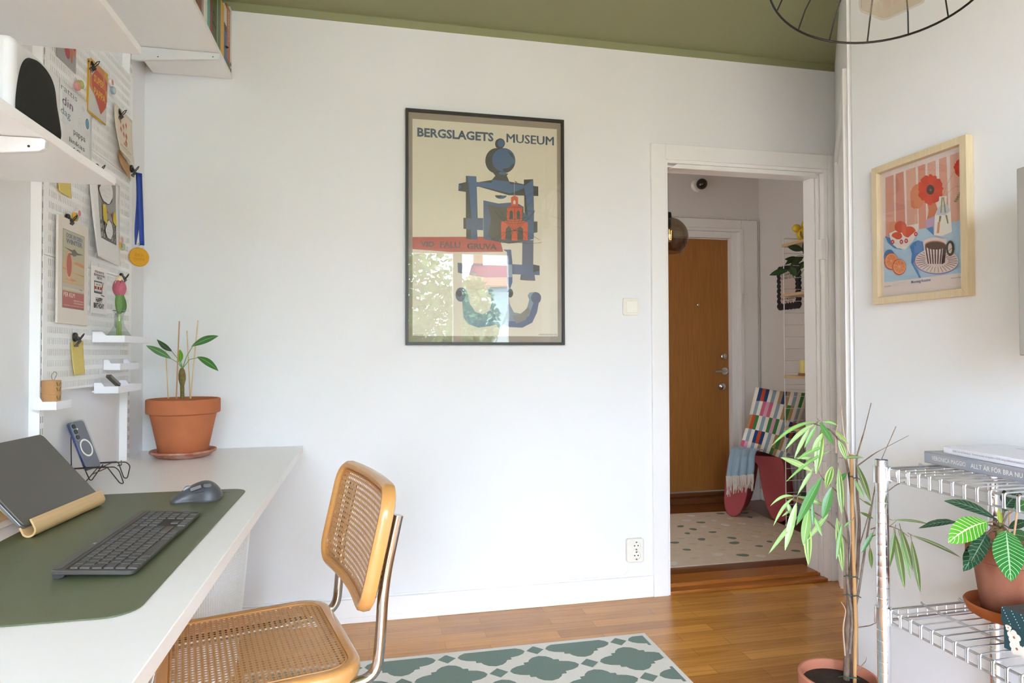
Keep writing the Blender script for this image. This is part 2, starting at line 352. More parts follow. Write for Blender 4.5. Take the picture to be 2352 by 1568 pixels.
# what the window looks out on (seen mirrored in the glass of the large poster)
def leafcloud(name, label, c, r, n, col, seed, trunk):
    rnd = random.Random(seed); q = MB(); rt = thing(name, label, 'tree', (c[0], c[1], -6.0), group='street trees outside the window')
    for i in range(n):
        d = Vector((rnd.gauss(0, 1), rnd.gauss(0, 1), rnd.gauss(0, 1))).normalized()*(rnd.random()**0.4); p = Vector((d.x*r[0], d.y*r[1], d.z*r[2]+c[2]+6.0))
        a = Vector((rnd.gauss(0, 1), rnd.gauss(0, 1), rnd.gauss(0, 0.6))).normalized(); b = a.cross(Vector((rnd.gauss(0, 1), rnd.gauss(0, 1), rnd.gauss(0, 1)))).normalized(); s_ = rnd.uniform(0.05, 0.13)
        q.add([p-a*s_, p-b*s_*0.5, p+a*s_, p+b*s_*0.5], [(0, 1, 2, 3)], rnd.randrange(3))
    q.build('foliage', [mat('leaf_out%d' % i, cc, 0.6) for i, cc in enumerate(col)], rt)
    MB().tube([(0, 0, 0), (0.1, 0, c[2]+6.0)], [0.22, 0.12], 10).build('trunk', mat('bark_out', '#5b4a38', 0.9), rt)
leafcloud('street_tree', 'leafy green street tree outside, beyond the window beside the red roof', (0.7, -11.0, 1.7), (1.9, 1.2, 2.9), 9500, ('#5f7d40', '#7c9a58', '#415f2c'), 3, 1)
leafcloud('street_tree', 'smaller green tree outside, in front of the plastered house', (3.05, -14.0, 1.9), (0.85, 0.7, 1.7), 2600, ('#5f7d40', '#7c9a58', '#415f2c'), 5, 1)
hs = thing('house', 'pale house with a red tiled roof across the street, mirrored in the poster glass', 'house', (8.6, -21.0, -6.0))
MB().box(-4.1, 4.1, -4, 1.6, 0, 9.75).build('wall', mat('plaster_out', '#c3cdc6', 0.9), hs)
MB().prism([(-4.2, 9.75), (1.9, 9.75), (-1.1, 10.95)], (-4.3, 0, 0), (0, 1, 0), (0, 0, 1), (8.6, 0, 0)).build('roof', mat('tile_out', '#a8503f', 0.8, noise=0.3, nscale=6), hs)
MB().box(-4.2, -3.85, -1.4, -0.9, 10.3, 11.45).build('chimney', mat('brick_out', '#8a5a44', 0.9), hs)
for i in range(3):
    for k in range(2):
        MB().box(-3.2+2.1*i, -2.5+2.1*i, 1.58, 1.66, 8.2-2.4*k, 9.0-2.4*k).build('window', mat('pane_out', '#4e5a63', 0.15), hs)

# ---------------------------------------------------------------- the hall beyond the doorway
LX0, LX1, LZ = 1.83, 2.736, 2.016
m_ = MB().box(0.3, LX0-0.06, HY, HY+0.12, 0, ZC).box(LX1+0.06, HX+0.1, HY, HY+0.12, 0, ZC).box(LX0-0.06, LX1+0.06, HY, HY+0.12, 2.07, ZC)
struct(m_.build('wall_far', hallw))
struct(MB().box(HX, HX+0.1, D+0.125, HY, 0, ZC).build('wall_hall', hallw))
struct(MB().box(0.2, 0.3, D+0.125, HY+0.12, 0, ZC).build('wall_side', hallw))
htrim = mat('hall_trim', '#e4e1dd', 0.3, bump=0.04, bscale=30)
m_ = MB().box(LX1+0.062, LX1+0.20, HY-0.02, HY-0.0002, 0, 2.155).box(LX0-0.20, LX0-0.062, HY-0.02, HY-0.0002, 0, 2.155).box(LX0-0.062, LX1+0.062, HY-0.02, HY-0.0002, 2.075, 2.155)
m_.box(LX1+0.045, LX1+0.075, HY-0.028, HY+0.02, 0, 2.085).box(LX0-0.075, LX0-0.045, HY-0.028, HY+0.02, 0, 2.085).box(LX0-0.045, LX1+0.045, HY-0.028, HY+0.02, 2.062, 2.085)
m_.box(LX1+0.002, LX1+0.06, HY+0.021, HY+0.11, 0, 2.062).box(LX0-0.06, LX0-0.002, HY+0.021, HY+0.11, 0, 2.062).box(LX0-0.002, LX1+0.002, HY+0.021, HY+0.11, 2.018, 2.062)
m_.box(LX1+0.001, LX1+0.012, HY+0.05, HY+0.075, 0.07, 2.03)
struct(m_.build('trim_6', htrim, bevel=0.003))
struct(MB().box(LX0-0.05, LX1+0.04, HY-0.03, HY+0.12, 0.0, 0.042).box(LX0-0.045, LX1+0.04, HY+0.03, HY+0.12, 0.0421, 0.07).build('trim_7', mat('dark_oak', '#6d4222', 0.32, noise=0.3, nscale=3, stretch=(2, 20, 20)), bevel=0.003))
doorm = mat('oak_veneer', '#a36a30', 0.38, noise=0.24, nscale=5, stretch=(26, 26, 1.0), bump=0.04, bscale=40)
dr = struct(MB().box(LX0, LX1, HY+0.075, HY+0.115, 0.072, LZ).build('door_1', doorm, bevel=0.001))
chrome = mat('chrome', '#cfcfd0', 0.12, 1.0)
nickel = mat('nickel', '#b9b2a6', 0.25, 1.0)
yl = HY+0.0745
MB().lathe([(0.0, 0), (0.010, 0), (0.010, 0.004), (0.006, 0.006), (0, 0.006)], (0, 0, 0), 20).build('peephole', nickel, dr, (2.4815, yl, 1.504), FB)
MB().lathe([(0.0, 0), (0.026, 0), (0.026, 0.008), (0.020, 0.013), (0, 0.013)], (0, 0, 0), 28).box(-0.004, 0.004, -0.016, 0.016, 0.0131, 0.024).build('lock', nickel, dr, (2.694, yl, 1.105), FB, bevel=0.001)
MB().lathe([(0.0, 0), (0.028, 0), (0.028, 0.006), (0, 0.006)], (0, 0, 0), 28).tube([(0, 0, 0.006), (0, 0, 0.045)], 0.008, 12).tube(fillet([(0, 0, 0.043), (-0.02, 0, 0.046), (-0.105, -0.004, 0.046)], 0.01), [0.009]*8+[0.007], 10).build('handle', chrome, dr, (2.698, yl, 0.992), FB, smooth=True)
MB().lathe([(0.0, 0), (0.030, 0), (0.031, 0.006), (0.029, 0.016), (0.021, 0.026), (0.010, 0.031), (0, 0.032)], (0, 0, 0), 32).build('lock', chrome, dr, (2.673, yl, 0.873), FB, smooth=True)
# baseboards
struct(MB().box(LX1+0.201, HX, HY-0.014, HY, 0, 0.09).box(0.3, LX0-0.201, HY-0.014, HY, 0, 0.09).build('baseboard_hall', htrim, bevel=0.003))
struct(MB().box(HX-0.014, HX, D+0.125, HY-0.015, 0, 0.09).build('baseboard_hall', htrim, bevel=0.003))
# cable over the door casing
cb = MB(); cb.tube(fillet([(1.5, HY-0.006, 2.163), (2.945, HY-0.006, 2.163), (2.952, HY-0.006, 2.14), (2.952, HY-0.006, 0.10)], 0.02), 0.0035, 8)
for i in range(6): cb.box(1.9+0.19*i, 1.912+0.19*i, HY-0.012, HY-0.0005, 2.158, 2.169)
for i in range(9): cb.box(2.947, 2.957, HY-0.012, HY-0.0005, 0.25+0.22*i, 0.262+0.22*i)
tag(cb.build('cable', htrim, smooth=True), 'white cable clipped over and down the casing of the oak entrance door', 'cable')
# door closer bracket on the casing
tag(MB().box(2.778, 2.794, HY-0.040, HY-0.0285, 1.50, 1.61).box(2.780, 2.792, HY-0.052, HY-0.0401, 1.585, 1.60).build('door_latch', htrim, bevel=0.002), 'small white latch fitting on the entrance door casing', 'latch')
# round dark lamp on the far hall wall above the door
t = thing('wall_lamp', 'small round white wall lamp with dark mirrored bulb above the entrance door', 'lamp', (2.435, HY-0.0005, 2.406), FB)
MB().lathe([(0, 0), (0.046, 0), (0.048, 0.006), (0.040, 0.018), (0.030, 0.022), (0, 0.022)], (0, 0, 0), 40).build('base', htrim, t, smooth=True)
MB().lathe([(0.018, 0.0), (0.034, 0.012), (0.041, 0.030), (0.040, 0.048), (0.030, 0.066), (0.014, 0.077), (0, 0.080)], (0.012, 0.0, 0.0225), 36).build('bulb', mat('smoked_mirror', '#4a423c', 0.06, 0.9), t, smooth=True)
# ---------------------------------------------------------------- desk side
DZ = 0.751
desk = MB().box(XL+0.001, -0.2705, 0.30, D-0.001, DZ-0.028, DZ).build('desk', wlam, bevel=0.0015)
tag(desk, 'long white wall desk top under the pegboards with a green mat on it', 'desk')
for y_ in (0.75, 1.94, 2.70):
    b = MB().prism([(0, 0), (0.50, 0), (0.50, -0.022), (0, -0.11)], (XL+0.029, y_, DZ-0.0285), (1, 0, 0), (0, 0, 1), (0, 0.012, 0)).build('desk_bracket', wmetal)
    tag(b, 'white triangular bracket carrying the desk top from underneath', 'bracket', 'brackets under the desk')
# wall rails with slots
def rail(y, lab):
    t = MB(); sl = []
    z0, z1 = (0.0, 2.40); x0, x1 = XL+0.0005, XL+0.028
    t.box(x0, x1-0.001, y, y+0.0245, z0+0.10, z1)
    k = z0+0.12
    s2 = MB()
    while k < z1-0.05:
        for yy in (y+0.005, y+0.0155): s2.box(x1-0.0009, x1-0.0005, yy, yy+0.0028, k, k+0.017)
        k += 0.032
    # slots are grey strips on the solid front face, recess shade in their colour
    o = t.build('wall_rail', wmetal, bevel=0.001); s2.build('slot', mat('slot_shade', '#a19e9a', 0.8), o); o.children[0]['kind'] = 'stuff'
    tag(o, lab, 'shelf rail')
    return o
rail(1.268, 'white slotted wall rail carrying the low shelf with the speaker')
rail(1.9685, 'white slotted wall rail at the near edge of the pegboards')
rail(2.6145, 'white slotted wall rail in the corner behind the terracotta pot')

# pegboards: punched steel plates with rows of upright slots
def pegboard(z0, z1, lab, nrow=12):
    t = thing('pegboard', lab, 'pegboard', (-0.8535, 1.974, z0), FL, 'punched white pegboards on the wall')
    W = 0.661; H = z1-z0-0.0022; q = MB(); th = 0.0005
    ph = H/nrow; sh = 0.0175; ncol = 57; pw = 0.0108; sw = 0.0034; x0 = (W-ncol*pw)/2
    ys = [0.0]
    for r_ in range(nrow):
        a = ph*(r_+0.5)-sh/2
        q.box(0, W, ys[-1], a, 0, th); ys.append(a+sh)
        xx = 0.0
        for c_ in range(ncol):
            s_ = x0+pw*(c_+0.5)-sw/2; q.box(xx, s_, a, a+sh, 0, th); xx = s_+sw
        q.box(xx, W, a, a+sh, 0, th)
    q.box(0, W, ys[-1], H, 0, th)
    q.build('plate', wmetal, t)
    MB().box(0, W, -0.0004, 0.0008, -0.028, -0.0002).box(0, W, H-0.0008, H+0.0004, -0.028, -0.0002).box(-0.0006, 0.0008, 0, H, -0.0015, -0.0002).box(W-0.0008, W+0.0006, 0, H, -0.0015, -0.0002).build('rim', wmetal, t)
    return t
pegboard(1.034, 1.405, 'lowest white pegboard, with the tulip vase and the small trays hooked on it')
pegboard(1.405, 1.779, 'middle white pegboard, behind the drawing and the blue ribbon medal')
pegboard(1.779, 2.152, 'topmost white pegboard, behind the red striped card')

# shelves
def shelf(x1, y0, y1, z, lab, name='wall_shelf'):
    return tag(MB().box(XL+0.030, x1, y0, y1, z, z+0.0185).build(name, wlam, bevel=0.0012), lab, 'shelf')
def sbracket(y, z, L, lab):
    b = MB().prism([(0, -0.0005), (L, -0.0005), (L+0.004, -0.004), (L+0.003, -0.018), (L-0.006, -0.0235), (0.03, -0.052), (0, -0.052)], (XL+0.029, y, z), (1, 0, 0), (0, 0, 1), (0, 0.014, 0))
    o = b.build('shelf_bracket', mat('bracket_white', '#d8d8d7', 0.4), bevel=0.002)
    for fx_, dz_ in ((0.93, 0.0165), (0.30, 0.034)): MB().tube([(XL+0.029+L*fx_, y-0.0005, z-dz_), (XL+0.029+L*fx_, y+0.002, z-dz_)], 0.0022, 8).build('screw_hole', _M['black_hole'], o)
    tag(o, lab, 'bracket', None)
shelf(-0.555, 0.35, 1.6105, 1.512, 'low white shelf carrying the white and black speaker')
shelf(-0.555, 0.35, 1.7735, 1.8795, 'middle white shelf just above the speaker')
shelf(-0.555, 0.35, D-0.004, 2.268, 'highest white shelf with the row of upright books')
sbracket(1.276, 1.5115, 0.300, 'white tapering bracket under the low speaker shelf')
sbracket(2.620, 2.2675, 0.300, 'white tapering bracket under the far end of the book shelf')
sbracket(1.276, 1.8790, 0.300, 'white tapering bracket under the middle shelf')

# speaker
t = thing('speaker', 'white rounded speaker with a black fabric front standing on the low shelf', 'speaker', (0, 0, 1.5306))
q = MB().prism(rrect(0.205, 0.150, 0.020, 6), (-0.575, 1.325, 0.001), (0, 1, 0), (0, 0, 1), (-0.20, 0, 0))
q = MB(); P = rrect(0.178, 0.135, 0.016, 6)
q.prism([(a, b+0.0675) for a, b in P], (-0.575, 1.3085, 0.0006), (0, 1, 0), (0, 0, 1), (-0.22, 0, 0))
q.build('body', mat('speaker_white', '#cfcfce', 0.45), t, bevel=0.014, seg=5)
G = [(-0.080, 0.001), (-0.079, 0.035), (-0.070, 0.075), (-0.058, 0.100), (-0.040, 0.115), (-0.018, 0.120), (0.005, 0.118), (0.028, 0.108), (0.042, 0.090), (0.050, 0.062), (0.062, 0.035), (0.070, 0.012), (0.069, 0.001)]
def spline(P, m=4):
    o = []
    for i in range(len(P)-1):
        p0, p1, p2, p3 = P[max(i-1, 0)], P[i], P[i+1], P[min(i+2, len(P)-1)]
        for k in range(m):
            t_ = k/m; o.append(tuple(0.5*((2*p1[j])+(-p0[j]+p2[j])*t_+(2*p0[j]-5*p1[j]+4*p2[j]-p3[j])*t_*t_+(-p0[j]+3*p1[j]-3*p2[j]+p3[j])*t_**3) for j in (0, 1)))
    return o+[P[-1]]
G = spline(G)
q = MB(); n_ = len(G); cx = sum(p[0] for p in G)/n_; cz = sum(p[1] for p in G)/n_
rings = []
for k, (s_, dx) in enumerate(((1.0, 0.0), (0.97, 0.006), (0.88, 0.010), (0.6, 0.013), (0.3, 0.0145))):
    rings.append([(-0.5748+dx, 1.3085+cx+(p[0]-cx)*s_, max(0.0008, cz+(p[1]-cz)*s_)) for p in G])
for i in range(4):
    o_ = len(q.v); q.v += rings[i]+rings[i+1]
    for j in range(n_): q.f.append((o_+j, o_+(j+1) % n_, o_+n_+(j+1) % n_, o_+n_+j)); q.m.append(0)
o_ = len(q.v); q.v += rings[4]; q.f.append(tuple(range(o_, o_+n_))); q.m.append(0)
q.build('front_grille', mat('black_fabric', '#16160f', 0.95, bump=0.6, bscale=900, noise=0.3, nscale=500), t, smooth=True)
# books on the highest shelf
yb = [2.238, 2.309, 2.365, 2.406, 2.445, 2.485, 2.523, 2.598, 2.612, 2.653, 2.719, 2.769, 2.831, 2.8615]
bk = [('#12918f', 0.262, 'teal'), ('#8a4a35', 0.258, 'brick red and pink'), ('#a89a86', 0.256, 'sand and black'), ('#ddd8cc', 0.250, 'cream'), ('#5ba69c', 0.252, 'pale turquoise'),
      ('#8e1212', 0.254, 'deep red'), ('#3a4a12', 0.268, 'dark moss green'), ('#8a9a6c', 0.262, 'thin sage green'), ('#4a6350', 0.262, 'grey green'), ('#d9a412', 0.208, 'yellow'), ('#cfd3cb', 0.224, 'white and blue'), ('#b4622f', 0.247, 'orange'), ('#d8d6cf', 0.268, 'white brown-footed')]
yb[8:9] = [2.612]
sx0 = {}
for i, (c_, h_, nm) in enumerate(bk):
    y0, y1 = yb[i]+0.0008, yb[i+1]-0.0008
    where = {0: 'at the near end of the row on the highest shelf', 12: 'last on the highest shelf, against the far wall'}.get(i, 'upright among the books on the highest shelf')
    z = 2.2871; d_ = random.Random(i).uniform(0.0, 0.004)
    b = thing('book', '%s book standing %s' % (nm, where), 'book', (-0.5555-d_, (y0+y1)/2, z), group='books on the highest shelf')
    w_ = (y1-y0)/2
    MB().box(-0.155, -0.003, -w_+0.0022, w_-0.0022, 0.003, h_-0.003).build('pages', mat('paper_edge', '#e6e0d0', 0.8), b)
    q = MB().box(-0.158, -0.0028, -w_, -w_+0.002, 0, h_).box(-0.158, -0.0028, w_-0.002, w_, 0, h_).box(-0.0027, 0, -w_, w_, 0, h_)
    q.build('cover', mat('cover_%d' % i, c_, 0.45), b, bevel=0.0006)
    if i in (1, 3, 5, 9, 11, 4):
        a = Art(0.18, w_*2, step=0.00008); tx = {1: 'SALT & LJUS', 3: 'ATT RITA RUM', 5: 'HEM', 9: 'SVENSKA', 11: 'ARKITEKTUR', 4: 'VERKSTAD'}[i]
    if i == 10:
        MB().box(0.0001, 0.0004, -w_, w_, 0.0, 0.120, 0).box(0.0001, 0.0004, -w_, w_, 0.1201, 0.150, 1).lathe([(0.012, 0), (0, 0.0001)], (0.0005, 0, 0.06), 16, 1).build('spine_print', [mat('b_blue', '#2c5f93', 0.45), mat('b_black', '#0c0c10', 0.45)], b)
    if i == 11:
        MB().box(0.0001, 0.0004, -w_, w_, 0.0, 0.028, 0).build('spine_print', mat('b_grey', '#6f6a60', 0.6), b)
        a = Art(0.13, 0.030, z0=0.0003); a.text('DESIGN', 0.05, 0.55, 0.95, 0.85, '#eadfca', 0.02); a.text('MODERN', 0.05, 0.15, 0.6, 0.42, '#eadfca', 0.02)
        o = a.build('spine_lettering', b, rot=(math.radians(90), math.radians(90), math.radians(90)), loc=(0.0003, 0, 0.17))
    if i == 6:
        a = Art(0.06, 0.07, z0=0.0004); a.text('vs', 0.1, 0.75, 0.7, 0.9, '#12180a', 0.02); a.text('s r', 0.1, 0.48, 0.8, 0.63, '#7a4a32', 0.02); a.text('lake', 0.0, 0.15, 0.95, 0.38, '#12180a', 0.02)
        o = a.build('spine_lettering', b, rot=FL, loc=(0.0003, 0, 0.075))
    if i == 12:
        MB().box(0.0001, 0.0004, -w_*0.6, w_*0.6, 0.004, 0.018, 0).box(0.0001, 0.0004, -w_*0.6, w_*0.6, 0.028, 0.042, 0).build('spine_print', mat('b_brown', '#5b4634', 0.6), b)

# desk mat
t = MB().prism(rrect(0.400, 0.925, 0.045, 7), (-0.5375, 1.522, DZ+0.0004), (1, 0, 0), (0, 1, 0), (0, 0, 0.0022)).build('desk_mat', mat('green_leather', '#5d6449', 0.42, noise=0.06, nscale=14, bump=0.12, bscale=260), bevel=0.0008)
tag(t, 'dark green leather desk mat with rounded corners under the keyboard and mouse', 'desk mat')
MT = DZ+0.0027
# embossed mark in the mat's far corner
e_ = MB().lathe([(0.0060, 0), (0.0075, 0.0002), (0.0060, 0.0002)], (0, 0, 0), 24); e_.box(-0.016, -0.009, -0.0008, 0.0008, 0, 0.0002).box(0.009, 0.016, -0.0008, 0.0008, 0, 0.0002)
e_.build('embossing', mat('green_emboss', '#46523a', 0.5), t, (-0.39, 1.935, MT), (0, 0, 0))

# keyboard
kx = Vector((0.130, -0.0150, 0)).normalized()   # from far long side towards the room edge
ky = Vector((0.0150, 0.130, 0)).normalized()
kt = thing('keyboard', 'slim dark grey full-size keyboard lying on the green desk mat', 'keyboard', (-0.458, 1.459, MT), (0, math.radians(-3.4), math.radians(-0.8)))
# local: x across (0.131), y along (0.430); z tilt raises the -x side
kt.rotation_euler = (0, math.radians(4.0), math.radians(-0.8))
kd = mat('keyboard_shell', '#55524e', 0.38, metal=0.35)
MB().prism(rrect(0.131, 0.430, 0.011, 5), (0, 0, 0.0065), (1, 0, 0), (0, 1, 0), (0, 0, 0.0075)).build('case', kd, kt, bevel=0.0012)
MB().prism([(-0.0645, 0), (-0.0645, 0.0055), (-0.058, 0.0060), (-0.044, 0.0060), (-0.047, -0.001), (-0.055, -0.0045), (-0.0605, -0.0045)], (0, -0.2045, 0.0002), (1, 0, 0), (0, 0, 1), (0, 0.409, 0)).build('battery_foot', mat('keyboard_dark', '#3b3a3a', 0.4), kt, bevel=0.001)
MB().prism(rrect(0.014, 0.418, 0.005, 3), (-0.0575, 0, 0.0141), (1, 0, 0), (0, 1, 0), (0, 0, 0.0012)).build('rear_bar', mat('keyboard_bar', '#5e5b58', 0.45, metal=0.3), kt, bevel=0.0005)
MB().box(-0.0445, 0.0625, -0.2085, 0.2085, 0.01402, 0.01418).build('key_gap_shade', mat('key_gap_shade', '#1f1e1d', 0.6), kt)  # dark sheet under the keys, carries the shade of the gaps as colour
keym = mat('keycap', '#4b4946', 0.5); 
kp = 0.0187; kw = 0.0168
def key(x0, x1, y0, y1):
    w2, h2 = (x1-x0)/2, (y1-y0)/2
    A = rrect(2*w2, 2*h2, 0.0022, 3); B = rrect(2*w2-0.0016, 2*h2-0.0016, 0.002, 3); n = len(A)
    v = [(a, b, 0) for a, b in A]+[(a, b, 0.0024) for a, b in B]+[(a*0.6, b*0.6, 0.0019) for a, b in B]
    f = [(i, (i+1) % n, n+(i+1) % n, n+i) for i in range(n)]+[(n+i, n+(i+1) % n, 2*n+(i+1) % n, 2*n+i) for i in range(n)]+[tuple(range(2*n, 3*n))]
    MB().add(v, f).build('key', keym, kt, ((x0+x1)/2, (y0+y1)/2, 0.01405))
rowsx = [-0.0425+i*0.0187 for i in range(6)]   # far (function row) to near
ya = -0.2065
def run(ri, spans, hgt=None):
    x0 = rowsx[ri]-0.0005; x1 = x0+kw
    if ri == 0: x0 += 0.004
    for a, b in spans: key(x0, x1, ya+a*kp+0.0008, ya+b*kp-0.0008)
def seq(a, widths):
    o = []; 
    for w_ in widths: o.append((a, a+w_)); a += w_
    return o
run(0, seq(0, [1.15]*13)+seq(15.25, [1, 1, 1])+seq(18.5, [1, 1, 1, 1][:3])+[(21.1-0.0, 22.05)])
run(1, seq(0, [1]*13+[1.95])+seq(15.25, [1, 1, 1])+seq(18.5, [0.89]*4))
run(2, seq(0, [1.45]+[1]*12+[1.5])+seq(15.25, [1, 1, 1])+seq(18.5, [0.89]*4))
run(3, seq(0, [1.75]+[1]*12+[1.2])+seq(18.5, [0.89]*3))
run(4, seq(0, [1.2]+[1]*11+[2.75])+[(16.25, 17.25)]+seq(18.5, [0.89]*4))
run(5, seq(0, [1.2, 1.2, 1.2, 5.9, 1.2, 1.2, 1.2, 1.85])+seq(15.25, [1, 1, 1])+[(18.5, 20.28), (20.28, 21.17)])
MB().box(-0.0558, -0.0553, -0.062, -0.052, 0.01535, 0.0156).box(-0.0600, -0.0556, -0.058, -0.056, 0.01535, 0.0156).build('logo', mat('logo_grey', '#c9c9c9', 0.4), kt)

# mouse: long side seen from the thumb side
ms = thing('computer_mouse', 'sculpted dark grey computer mouse with thumb rest on the green mat', 'mouse', (-0.442, 1.857, MT), (0, 0, math.radians(17)))
# local x: front(-)..back(+), y: far(+)..thumb(-)
P = []
xs = [-0.062, -0.055, -0.042, -0.026, -0.008, 0.012, 0.030, 0.044, 0.054, 0.0605, 0.0625]
hz = [0.0045, 0.0125, 0.0215, 0.0305, 0.0405, 0.0480, 0.0480, 0.0400, 0.0290, 0.0180, 0.0090]
wl = [0.018, 0.027, 0.030, 0.031, 0.033, 0.035, 0.037, 0.036, 0.031, 0.020, 0.008]   # far side half width
wr = [0.018, 0.026, 0.027, 0.025, 0.030, 0.044, 0.048, 0.044, 0.034, 0.020, 0.008]   # thumb side
base = [0.0035, 0.0005, 0.0002, 0.0002, 0.0002, 0.0002, 0.0002, 0.0004, 0.003, 0.0065, 0.008]
for i, x in enumerate(xs):
    h_ = hz[i]; b_ = base[i]; row = []
    for k in range(17):
        a = math.pi*k/16; c_ = math.cos(a); s_ = math.sin(a)
        y = (wl[i] if c_ > 0 else wr[i])*math.copysign(abs(c_)**0.75, c_)
        if c_ < 0: z = b_+(h_-b_)*(s_**(0.72 if -0.01 < x < 0.05 else 0.6))*(1-0.10*abs(c_))
        else: z = b_+(h_-b_)*s_**0.62
        row.append((x, y, z))
    P.append(row)
q = MB().grid(P)
nn = 17
q.f.append(tuple(i for i in range(nn))); q.m.append(0); o_ = (len(xs)-1)*nn; q.f.append(tuple(o_+i for i in range(nn-1, -1, -1))); q.m.append(0)
for i in range(len(xs)-1): q.f.append((i*nn, i*nn+nn-1, (i+1)*nn+nn-1, (i+1)*nn)); q.m.append(0)
q.build('body', mat('mouse_rubber', '#4a4b50', 0.42, bump=0.05, bscale=200), ms, sub=1, smooth=True)
MB().tube([(-0.020, 0.008, 0.026), (-0.020, -0.004, 0.026)], 0.0115, 24).build('scroll_wheel', mat('wheel_metal', '#8c8e90', 0.3, 0.9), ms, smooth=True)
q = MB().prism(rrect(0.026, 0.0085, 0.002, 3), (-0.004, -0.0290, 0.0345), Vector((0.93, -0.18, 0.31)).normalized(), Vector((-0.18, 0.55, 0.81)).normalized(), (-0.0004, -0.004, 0.0022))
q.build('thumb_wheel', mat('thumb_metal', '#9a9b9c', 0.35, 0.8), ms)
MB().prism(rrect(0.020, 0.0105, 0.005, 5), (0.0225, -0.0345, 0.0395), Vector((0.95, -0.10, 0.02)).normalized(), Vector((-0.05, 0.62, 0.78)).normalized(), (0, -0.0035, 0.0022)).build('side_button', mat('button_grey', '#6a6b70', 0.3), ms, bevel=0.0006)
MB().prism(rrect(0.022, 0.0035, 0.0017, 4), (0.004, -0.0375, 0.0278), Vector((0.95, -0.25, 0.22)).normalized(), Vector((-0.2, 0.35, 0.9)).normalized(), (0, -0.0035, 0.0012)).build('side_button', mat('button_dark', '#26272a', 0.3), ms, bevel=0.0004)

# laptop in a bent plywood stand
y0s, y1s = 1.580, 1.872
st = thing('laptop_stand', 'bent birch plywood laptop stand on the desk mat', 'laptop stand', (-0.7230, 1.703, MT), (0, 0, math.radians(-5.3)))
birch = mat('birch_ply', '#dcb884', 0.45, noise=0.14, nscale=6, stretch=(3, 0.8, 30))
a45 = math.radians(49); cs, sn = math.cos(a45), math.sin(a45)
# side profile (x, z): back board going up towards the wall, curl and lip in front
def prof(off):
    o = []
    o.append((-0.145-off*sn, 0.166-off*cs)); o.append((-0.008-off*sn, 0.0235-off*cs))
    R0 = 0.0115; c0 = (0.0085, 0.0135)
    for k in range(13):
        a = math.radians(226+k*(360+24-226)/12); rr = R0+off; o.append((c0[0]+rr*math.cos(a), c0[1]+rr*math.sin(a)))
    o.append((0.0225-0.012+off*0.9, 0.0360+off*0.4)); return o
A = prof(0.0); B = prof(0.004)
MB().prism(A+B[::-1], (0.035, y0s-1.73, 0.0025), (1, 0, 0), (0, 0, 1), (0, y1s-y0s, 0)).build('front_board', birch, st, smooth=True, bevel=0.0005)
MB().prism([(-0.085, 0.108), (-0.089, 0.108), (-0.108, 0.001), (-0.104, 0.001)], (0.035, y0s-1.73-0.03, 0.0), (1, 0, 0), (0, 0, 1), (0, y1s-y0s+0.03, 0)).build('back_leg', birch, st)
MB().box(-0.0688, -0.0600, y0s-1.73-0.03, y1s-1.73, 0.0002, 0.013).build('foot', mat('birch_pale', '#ead8c2', 0.5), st)
lp = thing('laptop', 'closed dark grey laptop leaning in the plywood stand', 'laptop', (-0.7230, 1.703, MT), (0, 0, math.radians(-5.3)))
def lpbox(u0, u1, w0, w1, h):   # u up the slope, w thickness
    o = Vector((0.030, -0.152, 0.0155)); ax = Vector((-sn*0+(-cs), 0, sn)); nn_ = Vector((sn, 0, cs)); 
    return o, ax, nn_
ax = Vector((-math.cos(a45), 0, math.sin(a45))); nn_ = Vector((math.sin(a45), 0, math.cos(a45)))
pts = [(a+0.152, b+0.1075) for a, b in rrect(0.304, 0.208, 0.012, 6)]
O = Vector((0.032, -0.152, 0.0130))
lm = mat('laptop_grey', '#66645f', 0.36, metal=0.55)
MB().prism(pts, O+nn_*0.0005, (0, 1, 0), ax, nn_*0.0075).build('base', mat('laptop_side', '#8b8c8d', 0.3, metal=0.7), lp, bevel=0.0012)
MB().prism([(a*0.985+0.0023, b*0.985+0.0016) for a, b in pts], O+nn_*0.008, (0, 1, 0), ax, nn_*0.0012).build('hinge_gap', mat('dark_gap', '#141414', 0.6), lp)
MB().prism(pts, O+nn_*0.0092, (0, 1, 0), ax, nn_*0.0042).build('lid', lm, lp, bevel=0.0010)

# phone on a wire stand
ph = thing('phone', 'dark phone in a clear case with white charging ring, back turned to the room', 'phone')
BR = Vector((-0.800, 2.2275, 0.7905)); TR = Vector((-0.8560, 2.2350, 0.9370)); wv = Vector((-0.012, -0.076, -0.004))
up_ = (TR-BR).normalized(); wv = (wv-up_*wv.dot(up_)).normalized(); nv = wv.cross(up_).normalized()
if nv.x < 0: nv = -nv
rt_ = -wv                                        # towards the right edge as seen
M3 = Matrix((rt_, up_, nv)).transposed().to_4x4(); ctr = (BR+TR)/2+wv*0.0385; M3.translation = ctr
ph.matrix_world = M3
bluem = mat('phone_blue', '#3a4a78', 0.25, metal=0.3)
MB().prism(rrect(0.071, 0.150, 0.009, 6), (0, 0, -0.0055), (1, 0, 0), (0, 1, 0), (0, 0, 0.0075)).build('body', bluem, ph, bevel=0.001)
MB().prism(rrect(0.0700, 0.149, 0.009, 6), (0, 0, 0.0021), (1, 0, 0), (0, 1, 0), (0, 0, 0.0006)).build('back_glass', mat('phone_back', '#666b76', 0.25, spec=0.6), ph, bevel=0.0003)
clear = glass_pane('clear_case', (0.93, 0.94, 0.96), 1.45)
q = MB(); A = rrect(0.0765, 0.1565, 0.012, 6); B = rrect(0.0722, 0.1512, 0.010, 6); n = len(A)
